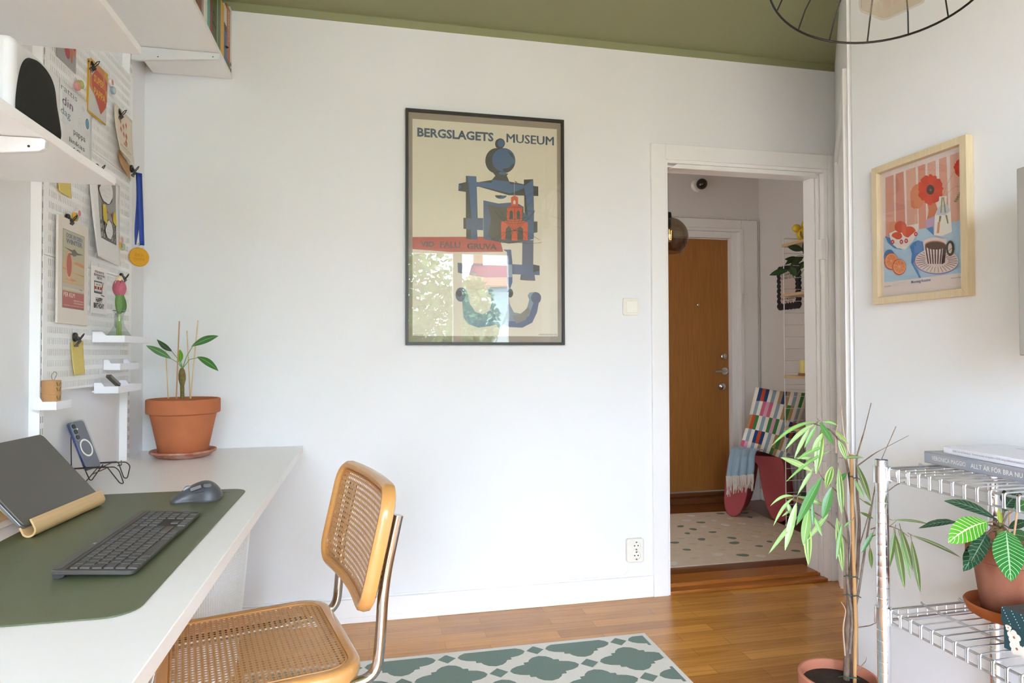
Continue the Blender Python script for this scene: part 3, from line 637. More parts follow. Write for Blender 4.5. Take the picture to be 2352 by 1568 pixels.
q.add([(a, b, -0.0062) for a, b in A]+[(a, b, 0.0052) for a, b in A]+[(a, b, 0.0052) for a, b in B]+[(a, b, -0.0062) for a, b in B], [(i, (i+1) % n, n+(i+1) % n, n+i) for i in range(n)]+[(n+i, n+(i+1) % n, 2*n+(i+1) % n, 2*n+i) for i in range(n)]+[(2*n+i, 2*n+(i+1) % n, 3*n+(i+1) % n, 3*n+i) for i in range(n)]+[(3*n+i, 3*n+(i+1) % n, (i+1) % n, i) for i in range(n)])
q.build('case', clear, ph, smooth=True)
ring = MB().lathe([(0.0225, 0.0), (0.0275, 0.0), (0.0275, 0.0006), (0.0225, 0.0006), (0.0225, 0.0)], (0.000, -0.009, 0.0028), 48, cap=False)
ring.build('charging_ring', mat('ring_white', '#ecebe8', 0.4), ph)
MB().prism(rrect(0.0185, 0.056, 0.0092, 6), (-0.0235, 0.044, 0.0028), (1, 0, 0), (0, 1, 0), (0, 0, 0.0012)).build('camera_plate', mat('camera_plate', '#8a8f98', 0.2), ph, bevel=0.0004)
for i in range(3):
    q = MB().lathe([(0.0072, 0.0), (0.0072, 0.0022), (0.0060, 0.0026), (0.0056, 0.0018), (0.003, 0.0014), (0, 0.0013)], (-0.0235, 0.061-0.017*i, 0.0041), 24)
    q.build('lens', mat('lens_black', '#1b1c20', 0.12, spec=0.8), ph, smooth=True)
MB().lathe([(0.0026, 0), (0.0026, 0.0008), (0, 0.0009)], (-0.0085, 0.052, 0.0028), 14).build('flash', mat('flash', '#f1ecd9', 0.3), ph)
for i in (0, 1):
    MB().box(-0.0374, -0.0366, 0.018-0.020*i, 0.030-0.020*i, -0.003, 0.001).build('side_button', bluem, ph)
ws = thing('phone_stand', 'small black wire stand holding up the phone on the desk', 'phone stand', (-0.78, 2.18, DZ))
bw = mat('black_wire', '#26231f', 0.45)
q = MB(); r_ = 0.0016
for yy, x_ in ((-0.038, 0.060), (0.052, 0.030)):
    q.tube(fillet([(-0.070, yy, 0.050), (0.046, yy, 0.052), (0.058, yy, 0.040), (0.070 if x_ > 0.05 else 0.05, yy, 0.0018), (0.058 if x_ > 0.05 else 0.038, yy+0.006, 0.0018), (0.020, yy+0.012, 0.052), (-0.070, yy+0.012, 0.050)], 0.008), r_, 8)
for xx in (-0.012, 0.004): q.tube([(xx, -0.042, 0.0335 if xx < 0 else 0.050), (xx, 0.066, 0.0335 if xx < 0 else 0.050)], r_, 8)
q.tube(fillet([(0.055, -0.042, 0.0555), (0.061, -0.030, 0.0555), (0.030, 0.060, 0.055)], 0.01), r_, 8)
q.tube(fillet([(-0.070, -0.034, 0.050), (-0.086, 0.0, 0.150), (-0.070, 0.058, 0.050)], 0.02), r_, 8)
q.tube(fillet([(-0.075, -0.030, 0.050), (-0.052, -0.022, 0.0018), (-0.044, -0.016, 0.0018), (-0.010, 0.0, 0.05)], 0.008), r_, 8)
q.tube(fillet([(-0.075, 0.054, 0.050), (-0.052, 0.046, 0.0018), (-0.044, 0.040, 0.0018), (-0.010, 0.03, 0.05)], 0.008), r_, 8)
q.build('wire_frame', bw, ws, smooth=True)
# ---------------------------------------------------------------- things on the pegboards
BX = -0.8520          # face of the boards
def sheet(name, label, cat, y, z, W, H, col, tilt=0.0, curl=0.0, th=0.0004, off=0.004, n=14, group=None, side=None, curl_x=0.0):
    """paper hanging on the board; (y, z) is its centre; returns (root, warp)"""
    t = thing(name, label, cat, (BX+off, y, z), FL, group)
    t.rotation_euler = (math.radians(90), 0, math.radians(90)); t.rotation_euler.rotate_axis('Z', math.radians(tilt))
    def warp(x, yy, zz):
        v = (0.5-yy/H); u = x/W+0.5
        return (x, yy, zz+curl*v*v*(1-0.5*u)+curl_x*(1-u)**2*v)
    P = [[warp(-W/2+W*j/10, -H/2+H*i/n, 0) for j in range(11)] for i in range(n+1)]
    o = MB().grid(P).build('sheet', mat('sheet_'+col.strip('#'), col, 0.75), t, smooth=True, solid=th)
    return t, warp
def fine(a):   # subdivide long faces so that the print can follow a curled sheet
    return a
def clip(y, z, lab, rot=0):
    t = thing('bulldog_clip', lab, 'clip', (BX+0.0008, y, z), FL); t.rotation_euler.rotate_axis('Z', math.radians(rot))
    bk = mat('clip_black', '#2b2823', 0.35, metal=0.4)
    MB().lathe([(0, 0), (0.0135, 0), (0.0135, 0.0045), (0.0125, 0.0058), (0, 0.0058)], (0, 0.006, 0), 28).build('magnet', bk, t, smooth=True)
    q = MB().prism([(0, 0.006), (0.010, 0.008), (0.0165, -0.006), (0.0045, -0.020), (0.0035, -0.020), (0.0140, -0.005), (0.002, 0.0)], (-0.0095, 0, 0), (0, 0, 1), (0, 1, 0), (0.019, 0, 0))
    q.build('jaw', bk, t)
    q = MB().tube([(-0.004, -0.003, 0.013), (-0.005, 0.010, 0.022), (0, 0.016, 0.026), (0.005, 0.010, 0.022), (0.004, -0.003, 0.013)], 0.0014, 8)
    q.build('lever', bk, t, smooth=True)
    MB().box(-0.0105, 0.0105, -0.0225, -0.0165, 0.0030, 0.0080).build('mouth', mat('clip_steel', '#6b655a', 0.3, metal=0.7), t, bevel=0.0008)
clip(2.252, 2.010+0.025, 'black clip gripping the top of the red striped card', -14)
clip(2.485, 1.966, 'black clip holding the cream dancing-figures card', -10)
clip(2.305, 1.722, 'black clip holding the drawing with two yellow birds', 0)
clip(2.105, 1.520, 'black clip at the top of the framed aeroplane print', 0)
clip(2.160, 1.180, 'black clip holding the lower yellow note', 0)
clip(2.525, 1.400, 'black clip above the pink tulip', 10)
clip(2.617, 1.806, 'black clip holding the blue ribbon of the medal', 0)

# aeroplane print on a thick board
t = thing('print_board', 'cream board with an aeroplane travel print reading PER KLM', 'print', (BX+0.006, 2.123, 1.372), FL)
W_, H_ = 0.196, 0.300
MB().box(-W_/2, W_/2, -H_/2, H_/2, 0, 0.006).build('board', mat('board_cream', '#ddd5ca', 0.7), t, bevel=0.0008)
a = Art(W_, H_, z0=0.0062)
a.rect(0.135, 0.150, 0.865, 0.890, '#6b6f78').rect(0.142, 0.154, 0.858, 0.886, '#b9b499')
a.rect(0.142, 0.32, 0.858, 0.62, '#c3b291').rect(0.142, 0.345, 0.858, 0.385, '#b9b4a6')
a.poly([(0.142, 0.515), (0.30, 0.50), (0.42, 0.512), (0.40, 0.525), (0.142, 0.53)], '#cf9168').poly([(0.46, 0.59), (0.858, 0.565), (0.858, 0.60), (0.60, 0.612)], '#cf9168').poly([(0.40, 0.50), (0.858, 0.478), (0.858, 0.492)], '#cb8c62')
a.poly([(0.20, 0.42), (0.45, 0.41), (0.64, 0.425), (0.42, 0.44)], '#cf9168').rect(0.142, 0.385, 0.858, 0.400, '#cda57b')
a.rect(0.142, 0.325, 0.858, 0.345, '#c9c3b4').poly([(0.66, 0.345), (0.80, 0.335), (0.78, 0.352)], '#b5806f')
a.ell(0.345, 0.562, 0.115, 0.155, '#cfa27c').ell(0.345, 0.562, 0.098, 0.130, '#d5b58e').ell(0.345, 0.562, 0.086, 0.114, '#b9655a')
a.poly([(0.165, 0.720), (0.45, 0.692), (0.62, 0.680), (0.842, 0.702), (0.62, 0.700), (0.52, 0.728), (0.44, 0.712)], '#67625c').poly([(0.44, 0.712), (0.60, 0.704), (0.58, 0.668), (0.49, 0.655), (0.42, 0.672)], '#6f6a63').poly([(0.42, 0.68), (0.32, 0.676), (0.36, 0.662), (0.46, 0.662)], '#5f6f88').line([(0.47, 0.66), (0.47, 0.635)], 0.002, '#4b4742').line([(0.62, 0.68), (0.63, 0.645)], 0.003, '#8d6a4b')
a.text('OOK IN DEN', 0.235, 0.818, 0.775, 0.862, '#767d94', 0.03).text('WINTER', 0.235, 0.765, 0.780, 0.810, '#767d94', 0.035)
a.rect(0.142, 0.154, 0.858, 0.310, '#b06a63').text('PER KLM', 0.175, 0.258, 0.530, 0.298, '#e8ddd2', 0.0)
a.text('SNELDIENST TERUG', 0.50, 0.222, 0.83, 0.236, '#dcc5bd', 0.02).text('OP DE ZONEILANDEN', 0.50, 0.198, 0.83, 0.212, '#dcc5bd', 0.02).text('KONINKLIJKE LUCHTVAART MAATSCHAPPIJ', 0.175, 0.170, 0.83, 0.181, '#dcc5bd', 0.01)
a.build('print', t)

# birthday card
t = thing('birthday_card', 'white birthday card with a cassette tape and pencil, HAPPY BIRTHDAY below', 'card', (BX+0.0022, 2.331, 1.340), FL)
W_, H_ = 0.122, 0.150
MB().box(-W_/2, W_/2, -H_/2, H_/2, 0, 0.0012).build('sheet', mat('card_white', '#eceae8', 0.6), t)
a = Art(W_, H_, z0=0.0014)
k_ = '#2b2a29'
a.text("IF YOU KNOW THE", 0.22, 0.86, 0.80, 0.91, k_, 0.02).text("RELATIONSHIP BETWEEN", 0.16, 0.795, 0.86, 0.845, k_, 0.02).text("THESE TWO", 0.33, 0.735, 0.68, 0.785, k_, 0.02)
a.rect(0.17, 0.43, 0.70, 0.69, '#2f5d70').rect(0.20, 0.575, 0.67, 0.665, '#e6e1d8').rect(0.17, 0.52, 0.70, 0.575, '#c2472f').rect(0.20, 0.47, 0.67, 0.515, '#e6e1d8').rect(0.29, 0.525, 0.58, 0.570, '#2b2a29').ell(0.355, 0.548, 0.035, 0.028, '#e6e1d8').ell(0.515, 0.548, 0.035, 0.028, '#e6e1d8').text('MIX TAPE', 0.30, 0.60, 0.57, 0.63, k_, 0.01).rect(0.21, 0.483, 0.66, 0.487, '#6a6a6a')
a.poly([(0.60, 0.43), (0.635, 0.43), (0.78, 0.66), (0.745, 0.66)], '#c47741').poly([(0.745, 0.66), (0.78, 0.66), (0.79, 0.685), (0.76, 0.685)], '#3a4f70').poly([(0.60, 0.415), (0.86, 0.400), (0.80, 0.385), (0.60, 0.40)], k_)
a.text('HAPPY', 0.28, 0.235, 0.72, 0.345, k_, 0.035).text('BIRTHDAY', 0.16, 0.115, 0.82, 0.225, k_, 0.035)
a.build('print', t)

# yellow notes
def yellow(y, z, W, H, lab, lines, tilt, curl):
    t, wp = sheet('sticky_note', lab, 'note', y, z, W, H, '#dcc873', tilt=tilt, curl=curl, off=0.0025)
    a = Art(W, H, z0=0.0006)
    for i, (x0, x1, yy) in enumerate(lines):
        pts = [(x0+(x1-x0)*k/12, yy+0.012*math.sin(k*2.3+i)+0.01*math.sin(k*5.1)) for k in range(13)]
        a.line(pts, 0.0013, '#5c5843')
    a.build('writing', t, warp=wp)
yellow(2.081, 1.620, 0.084, 0.064, 'yellow note just under the low shelf', [(0.2, 0.75, 0.50), (0.25, 0.4, 0.34)], 0, 0.006)
yellow(2.178, 1.124, 0.082, 0.100, 'yellow note with a handwritten list, hanging from a clip near the bottom of the boards', [(0.3, 0.5, 0.86), (0.25, 0.62, 0.55), (0.28, 0.70, 0.35), (0.42, 0.80, 0.20), (0.72, 0.73, 0.62)], 3, 0.008)

# drawing with two yellow birds and speech bubbles
t, wp = sheet('drawing', 'curling white sheet with a pencil drawing of two yellow birds and speech bubbles', 'drawing', 2.372, 1.580, 0.262, 0.280, '#e4e3e1', curl=0.010, off=0.002, curl_x=0.020)
a = Art(0.262, 0.280, z0=0.0008)
def fpoly(a, x0, y0, x1, y1, col, nx=6, ny=8):
    a.z += a.step
    for i in range(nx):
        for j in range(ny): a.poly([(x0+(x1-x0)*i/nx, y0+(y1-y0)*j/ny), (x0+(x1-x0)*(i+1)/nx, y0+(y1-y0)*j/ny), (x0+(x1-x0)*(i+1)/nx, y0+(y1-y0)*(j+1)/ny), (x0+(x1-x0)*i/nx, y0+(y1-y0)*(j+1)/ny)], col, False)
fpoly(a, 0.26, 0.24, 0.86, 1.0, '#9a948e'); fpoly(a, 0.26, 0.24, 0.86, 0.50, '#5f5d5b')
rnd = random.Random(4)
for i in range(70):
    x = rnd.uniform(0.27, 0.82); y = rnd.uniform(0.25, 0.95); a.line([(x, y), (x+rnd.uniform(0.02, 0.05), y+rnd.uniform(-0.03, 0.03))], 0.0012, '#b3aeaa' if y > 0.5 else '#4c4a49')
a.z += 0.0004
a.ell(0.50, 0.84, 0.24, 0.17, '#3a3938').ell(0.50, 0.84, 0.232, 0.162, '#dddcda').ell(0.56, 0.38, 0.15, 0.12, '#3a3938').ell(0.56, 0.38, 0.143, 0.113, '#dddcda')
for i, (x0, x1, y) in enumerate([(0.34, 0.62, 0.91), (0.32, 0.68, 0.86), (0.33, 0.66, 0.81), (0.40, 0.60, 0.76), (0.47, 0.65, 0.42), (0.46, 0.66, 0.38), (0.48, 0.64, 0.34)]):
    a.line([(x0+(x1-x0)*k/14, y+0.012*math.sin(k*2.9+i)) for k in range(15)], 0.0011, '#4a4846')
a.poly([(0.36, 0.46), (0.52, 0.43), (0.50, 0.58), (0.46, 0.66), (0.37, 0.64)], '#cfba3a').poly([(0.50, 0.60), (0.57, 0.585), (0.50, 0.56)], '#b4653f').poly([(0.72, 0.50), (0.85, 0.46), (0.83, 0.62), (0.76, 0.64), (0.73, 0.58)], '#cfba3a').poly([(0.74, 0.60), (0.68, 0.57), (0.74, 0.56)], '#b4653f')
a.build('picture', t, warp=wp)

# child's note in handwriting
t, wp = sheet('handwritten_note', 'white sheet with coloured handwriting and a balloon, half behind the low shelf', 'note', 2.160, 1.812, 0.215, 0.200, '#dfe0e0', off=0.0015)
a = Art(0.215, 0.200, z0=0.0008)
for s_, x0, y0, x1, y1, c_ in (('rattis', 0.02, 0.86, 0.50, 0.94, '#6d7478'), ('din', 0.06, 0.67, 0.38, 0.79, '#4b3a70'), ('dag', 0.02, 0.49, 0.30, 0.62, '#55788c'), ('pappa', 0.40, 0.32, 0.78, 0.41, '#33363a'), ('linkas', 0.28, 0.20, 0.76, 0.27, '#33363a'), ('69', 0.36, 0.08, 0.62, 0.16, '#33363a')):
    a.text(s_, x0, y0, x1, y1, c_, -0.006)
a.ell(0.84, 0.66, 0.055, 0.08, '#3d3f44').ell(0.84, 0.66, 0.047, 0.07, '#6aa4c0').line([(0.84, 0.58), (0.87, 0.50), (0.85, 0.44), (0.89, 0.38), (0.87, 0.33)], 0.0011, '#33363a')
for hx, hy in ((0.80, 0.50), (0.80, 0.12)):
    a.line([(hx, hy-0.04), (hx-0.05, hy+0.01), (hx-0.03, hy+0.035), (hx, hy+0.015), (hx+0.03, hy+0.035), (hx+0.05, hy+0.01), (hx, hy-0.04)], 0.0011, '#8a5aa0')
a.line([(0.54, 0.50), (0.56, 0.64), (0.62, 0.66), (0.64, 0.60), (0.57, 0.57), (0.63, 0.54), (0.62, 0.47)], 0.0013, '#33363a').ell(0.70, 0.84, 0.05, 0.04, '#c6d4d6')
a.line([(0.02, 0.42), (0.16, 0.41)], 0.0012, '#8a5aa0').line([(0.06, 0.42), (0.09, 0.50), (0.12, 0.42)], 0.0012, '#8a5aa0')
a.build('writing', t, warp=wp)

# red and striped card
t = thing('greeting_card', 'folded red and white striped greeting card reading SUPER PAPPA', 'card', (BX+0.010, 2.292, 1.968), FL); t.rotation_euler.rotate_axis('Z', math.radians(-3)); t.rotation_euler.rotate_axis('Y', math.radians(-5))
W_, H_ = 0.112, 0.168
MB().box(-W_/2, W_/2, -H_/2, H_/2, 0, 0.0008).build('front', mat('card_cream', '#dcd9d2', 0.7), t)
q = MB().prism([(-W_/2, -0.0006), (W_/2, -0.0006), (W_/2, -0.002), (-W_/2, -0.008)], (0, -H_/2-0.004, 0), (1, 0, 0), (0, 0, 1), (0, H_, 0)); q.build('back', mat('card_yellow', '#c79a22', 0.7), t)
a = Art(W_, H_, z0=0.0009)
for i in range(14): a.rect(0.03+0.07*i, 0.0, 0.045+0.07*i, 0.52, '#9b9a95')
a.poly([(0, 1), (1, 1), (1, 0.44), (0.82, 0.36), (0.5, 0.30), (0.2, 0.40), (0, 0.46)], '#c58a57').poly([(0, 1), (0.36, 1), (0.30, 0.90), (0, 0.93)], '#cf9f3a').poly([(0.78, 1.0), (1, 1.0), (1, 0.84), (0.80, 0.90)], '#cf9f3a')
a.poly([(0.0, 0.93), (0.18, 0.92), (0.26, 0.88), (0.20, 0.76), (0.0, 0.70)], '#b4523f').poly([(0.02, 0.85), (0.20, 0.90), (0.26, 0.95), (0.29, 0.94), (0.26, 0.80), (0.10, 0.70)], '#d8d4cd').poly([(0.80, 0.86), (0.98, 0.80), (0.98, 0.66), (0.88, 0.62)], '#b4523f').line([(0.78, 0.92), (0.90, 0.72), (0.99, 0.64)], 0.004, '#d8d4cd').line([(0.74, 0.88), (0.86, 0.68), (0.97, 0.60)], 0.002, '#d8d4cd')
a.poly([(0.30, 0.88), (0.70, 0.86), (0.86, 0.60), (0.97, 0.44), (0.92, 0.30), (0.66, 0.10), (0.42, 0.28), (0.14, 0.50), (0.10, 0.66)], '#b9523d')
a.text('SUPER', 0.22, 0.62, 0.80, 0.76, '#d7a44a', 0.03).text('PAPPA', 0.24, 0.38, 0.90, 0.52, '#d7a44a', 0.03)
a.build('print', t)

# cream card with red figures, hanging out from the corner
t, wp = sheet('greeting_card', 'cream card with small red dancing figures and a second card peeking out below', 'card', 2.520, 1.905, 0.172, 0.165, '#ded3c0', tilt=-2, curl=0.022, off=0.006)
a = Art(0.172, 0.165, z0=0.0009)
rnd = random.Random(8)
for cx, cy in ((0.30, 0.72), (0.46, 0.66), (0.62, 0.74), (0.30, 0.54), (0.44, 0.48), (0.60, 0.50), (0.56, 0.34)):
    a.poly([(cx-0.05, cy), (cx, cy+0.08), (cx+0.05, cy+0.01), (cx+0.02, cy-0.06)], '#c5624a').line([(cx, cy-0.02), (cx-0.05, cy-0.09)], 0.0014, '#8c4a3a').line([(cx+0.02, cy-0.02), (cx+0.06, cy-0.08)], 0.0014, '#8c4a3a')
a.text('nio', 0.36, 0.24, 0.56, 0.31, '#c5624a', 0.02).text('DANSANDE FLICKOR', 0.12, 0.155, 0.80, 0.185, '#6b6a66', 0.01).text('I EN RING', 0.25, 0.10, 0.62, 0.125, '#8b8a86', 0.0)
a.build('print', t, warp=wp)
t, wp = sheet('greeting_card', 'tan card edge peeking out under the cream dancing-figures card', 'card', 2.535, 1.800, 0.115, 0.060, '#bf9565', tilt=-14, curl=0.015, off=0.003)

# comic strip scrap
t = thing('comic_cutting', 'colourful comic cutting at the top of the boards beside the speaker', 'picture', (BX+0.0012, 2.092, 2.030), FL)
MB().box(-0.060, 0.060, -0.065, 0.065, 0, 0.0005).build('sheet', mat('comic_grey', '#a3a3a5', 0.7), t)
a = Art(0.12, 0.13, z0=0.0007)
a.rect(0, 0.35, 1, 1, '#b98470').poly([(0, 0.55), (0.35, 0.35), (0.42, 0.7), (0.1, 1), (0, 1)], '#245a86').poly([(0.38, 1), (0.5, 0.42), (0.70, 0.50), (0.66, 1)], '#4a5b78').poly([(0.66, 1), (0.68, 0.52), (0.95, 0.48), (1, 1)], '#b2382f').poly([(0.22, 1), (0.36, 0.50), (0.44, 0.48), (0.36, 1)], '#c99d85')
a.ell(0.52, 0.32, 0.14, 0.16, '#b04a50', rot=20).poly([(0.05, 0.30), (0.30, 0.26), (0.30, 0.33), (0.10, 0.37)], '#caa470').poly([(0.66, 0.50), (0.82, 0.42), (0.80, 0.16), (0.72, 0.14)], '#b97758').line([(0.4, 0.22), (0.6, 0.12), (0.62, 0.2)], 0.002, '#2a2a2c')
a.build('picture', t)

# magnets
def magnet(y, z, c1, c2, lab, r=0.0125, off=0.0):
    t = thing('magnet', lab, 'magnet', (BX+0.0006+off, y, z), FL, 'round plastic magnets')
    MB().lathe([(0, 0), (r, 0), (r, 0.0075), (r*0.92, 0.0088), (r*0.78, 0.0088), (r*0.74, 0.0078), (0, 0.0078)], n=32).build('rim', mat('mag_'+c1, c1, 0.3, coat=0.4), t, smooth=True)
    MB().lathe([(r*0.72, 0.0), (r*0.70, 0.0006), (0, 0.0008)], (0, 0, 0.0079), n=28).build('face', mat('mag_'+c2, c2, 0.3, coat=0.4), t, smooth=True)
magnet(2.156, 1.930, '#d08a8a', '#d8875a', 'orange and pink magnet, lower of the pair beside the speaker')
magnet(2.178, 1.944, '#b4b04e', '#a6b866', 'lime magnet, upper of the pair beside the speaker')
magnet(2.412, 2.046, '#e2dcd8', '#c9656a', 'red and white magnet near the top of the boards')
magnet(2.430, 2.026, '#8fa6ba', '#a9b8a8', 'blue grey magnet near the top of the boards')
magnet(2.167, 1.554, '#dccdc8', '#c8606c', 'pink magnet just below the upper yellow note')
magnet(2.150, 1.540, '#d8a324', '#4f8478', 'yellow magnet with a teal face below the upper yellow note')
magnet(2.510, 1.531, '#d0b0aa', '#d0938e', 'salmon magnet beside the ribbon of the medal')
magnet(2.507, 1.514, '#d8a324', '#5a9070', 'yellow magnet with a green face beside the medal')
magnet(2.529, 1.512, '#a8c8b0', '#9fc2a2', 'pale green magnet nearest the medal')

# medal on a blue ribbon
t = thing('medal', 'round yellow medal hanging on a royal blue ribbon', 'medal', (BX+0.028, 2.615, 1.494), (0, 0, math.radians(-48)))
rb = mat('ribbon_blue', '#1c3f96', 0.55, bump=0.2, bscale=400)
q = MB()
P = []
for k in range(15):
    s = k/14; z = 0.300-0.262*s; wdt = 0.004+0.011*math.sin(math.pi*min(1, s*1.05))**0.7*(0.6+0.4*s)
    P.append([(0.002+0.010*math.sin(s*2.5), -0.010+0.004*math.sin(5*s)-wdt*0.6, z), (0.006, -0.008+0.004*math.sin(5*s), z), (0.0, -0.006+0.006*math.sin(4*s)+wdt*0.6, z)])
q.grid(P)
P = [[(0.012, -0.014+0.012*s, 0.300-0.262*s), (0.014, 0.004+0.010*s, 0.300-0.262*s)] for s in [k/12 for k in range(13)]]
q.grid(P); q.build('ribbon', rb, t, solid=0.0007, smooth=True)
MB().tube([(0.006, 0, 0.046), (0.006, 0, 0.028)], 0.0018, 8).tube([(0.006, 0.004*math.cos(a), 0.041+0.004*math.sin(a)) for a in [2*math.pi*i/12 for i in range(12)]], 0.0009, 6, closed=True).build('hook', nickel, t, smooth=True)
q = MB(); q.lathe([(0, 0), (0.033, 0), (0.035, 0.002), (0.035, 0.0055), (0.033, 0.0075), (0.0305, 0.0075), (0.0295, 0.0062), (0, 0.0062)], n=56)
gold = mat('medal_yellow', '#d29a1e', 0.35, spec=0.6)
o = q.build('disc', gold, t, rot=FL, loc=(0.001, 0, -0.005), smooth=True)
a = Art(0.05, 0.05, z0=0.0064, step=0.0002); a.text('BRA', 0.18, 0.52, 0.82, 0.76, '#c58d18', 0.03).text('PAPPA', 0.12, 0.22, 0.88, 0.44, '#c58d18', 0.03); a.build('relief', t, rot=FL, loc=(0.001, 0, -0.005))

# hooked trays
tw = mat('tray_white', '#eeeef3', 0.38)
def tray(y0, L_, x0, dep, z, lab, h=0.028, hb=0.034, cut=True):
    t = thing('clip_tray', lab, 'tray', (x0, y0, z), group='small white trays hooked on the pegboards')
    q = MB(); th = 0.0016; fx = dep; 
    # floor, front, near side with notch, far side, back
    q.box(0, dep, 0, L_, 0, th)
    q.box(dep-th, dep, 0, L_, th, h*0.78)
    for yy in (0, L_-th):
        q.prism([(0, th), (dep-th, th), (dep-th, h*0.78), (dep*0.42, h*0.78), (dep*0.30, hb), (0, hb)], (0, yy, 0), (1, 0, 0), (0, 0, 1), (0, th, 0))
    q.box(0, th, th, L_-th, th, hb*0.7)
    q.build('body', tw, t, bevel=0.0005)
    for yy in (0.012, L_-0.018): MB().box(-0.010, -0.0002, yy, yy+0.003, 0.003, 0.008).build('hook', tw, t)
    return t
tray(2.285, 0.235, -0.8505, 0.093, 1.1725, 'long white hooked tray carrying the tulip vase')
tray(2.378, 0.175, -0.8505, 0.050, 1.0830, 'narrow empty white hooked tray below the vase')
tray(2.302, 0.215, -0.8505, 0.070, 1.0110, 'lowest white hooked tray, with a grey tool in it')
tray(1.925, 0.088, -0.8550, 0.056, 0.9900, 'small white hooked tray on the rail with the cardboard canister')
# grey multitool
t = MB().box(-0.010, 0.0, 0, 0.012, 0, 0.075).build('x', tw)
bpy.data.objects.remove(t)
t = thing('folding_tool', 'grey metal folding tool leaning in the lowest tray', 'tool', (-0.815, 2.352, 1.052), (math.radians(-118), 0, math.radians(-8)))
gm = mat('tool_grey', '#7b756d', 0.35, metal=0.6)
for i, x in enumerate((-0.0055, 0.0, 0.0055)):
    MB().box(x-0.0022, x+0.0022, -0.006, 0.004, -0.028, 0.040).build('plate', gm, t, bevel=0.0008)
MB().prism([(-0.005, 0), (0.003, 0), (0.0, 0.036)], (-0.001, 0, 0.0401), (0, 1, 0), (0, 0, 1), (0.002, 0, 0)).build('blade', nickel, t)
# cardboard canister
t = thing('canister', 'small brown cardboard canister with a string loop, in the tray on the rail', 'canister', (-0.8245, 1.957, 0.9918))
MB().lathe([(0, 0), (0.0215, 0), (0.0215, 0.036), (0.0212, 0.0365)], n=40).build('body', mat('kraft', '#b98a5a', 0.75, noise=0.1, nscale=60), t, smooth=True)
MB().lathe([(0.0214, 0.0367), (0.0218, 0.037), (0.0218, 0.074), (0.0210, 0.075), (0, 0.075)], n=40).build('lid', _M['kraft'], t, smooth=True)
q = MB()
for zc in (0.010, 0.024, 0.046, 0.060):
    for s_ in (1, -1):
        pts = []
        for k in range(8):
            u = k/7; ang = math.radians(-20+s_*(3+16*u)); wz = 0.0042*math.sin(math.pi*u)
            pts.append((ang, zc+0.010*u, wz))
        A_ = [(0.0221*math.cos(a_), 0.0221*math.sin(a_), z_+w_) for a_, z_, w_ in pts]; B_ = [(0.0221*math.cos(a_), 0.0221*math.sin(a_), z_-w_) for a_, z_, w_ in pts]
        q.grid([A_, B_])
q.build('leaf_print', mat('olive_ink', '#66662e', 0.7), t)
MB().tube(fillet([(0.004, -0.004, 0.075), (0.002, -0.006, 0.088), (-0.002, 0.022, 0.098), (0.002, 0.028, 0.092), (0.004, 0.006, 0.075)], 0.01), 0.0008, 6).build('string', mat('twine', '#a89468', 0.9), t, smooth=True)

# glass jug with a tulip
gl = glass_pane('vase_glass', (0.93, 0.96, 0.95), 1.45, 0.02)
t = thing('glass_jug', 'small clear glass jug holding the tulip on the upper tray', 'vase', (-0.802, 2.368, 1.1745))
q = MB().lathe([(0, 0.002), (0.036, 0.001), (0.0395, 0.006), (0.038, 0.018), (0.026, 0.036), (0.0165, 0.052), (0.0135, 0.070), (0.0140, 0.092), (0.0185, 0.102), (0.0190, 0.1035), (0.0170, 0.1035), (0.0120, 0.092), (0.0115, 0.070), (0.0145, 0.053), (0.024, 0.037), (0.0360, 0.018), (0.0375, 0.007), (0.034, 0.004), (0, 0.004)], n=44, cap=False)
q.build('body', gl, t, smooth=True)
q = MB().lathe([(0.0188, 0.1025), (0.0194, 0.1035), (0.0188, 0.1045), (0.0182, 0.1035), (0.0188, 0.1025)], n=36, cap=False); q.build('rim', mat('glass_edge', '#7f8a86', 0.1, spec=0.9), t, smooth=True)
MB().tube(fillet([(0.000, -0.0135, 0.086), (0, -0.030, 0.094), (0, -0.036, 0.078), (0, -0.030, 0.046), (0, -0.018, 0.050)], 0.012), 0.0026, 10).build('handle', mat('glass_handle', '#c2ccc8', 0.08, spec=0.9, trans=0.7), t, smooth=True)
MB().lathe([(0, 0.0045), (0.033, 0.0045), (0.0355, 0.008), (0.0352, 0.018), (0.024, 0.035), (0, 0.035)], n=36).build('water', glass_pane('water', (0.95, 0.97, 0.96), 1.33), t, smooth=True)
t = thing('tulip', 'pink tulip with broad green leaves standing in the glass jug', 'flower', (-0.802, 2.368, 1.180), (0, 0, math.radians(-62)))
tg = mat('tulip_green', '#5d8a3c', 0.5, noise=0.25, nscale=20, stretch=(20, 20, 2)); tp = mat('tulip_pink', '#bf6478', 0.5, noise=0.15, nscale=30, stretch=(20, 20, 3)); tsl = mat('tulip_stem', '#a3b862', 0.5)
MB().tube([(0.004, 0.003, 0), (0.0, 0.002, 0.06), (-0.002, 0.0, 0.11), (-0.004, 0.002, 0.15)], 0.0042, 10).build('stem', tsl, t, smooth=True)
MB().tube([(-0.003, -0.004, 0), (0.001, -0.004, 0.06), (0.002, -0.002, 0.11)], 0.0042, 10).build('stem', tsl, t, smooth=True)
def tleaf(y0, z0, z1, w, lean, x=0.010):
    P = []
    for k in range(13):
        s = k/12; ww = w*math.sin(math.pi*min(1, 0.12+0.88*s))**0.8*(1-s)**0.25 if s < 1 else 0.0004
        z = z0+(z1-z0)*s; y = y0+lean*s*s; P.append([(x-0.004*0.6, y-ww, z), (x+0.003, y-ww*0.5, z), (x+0.001, y, z), (x+0.003, y+ww*0.5, z), (x-0.004*0.6, y+ww, z)])
    return MB().grid(P)
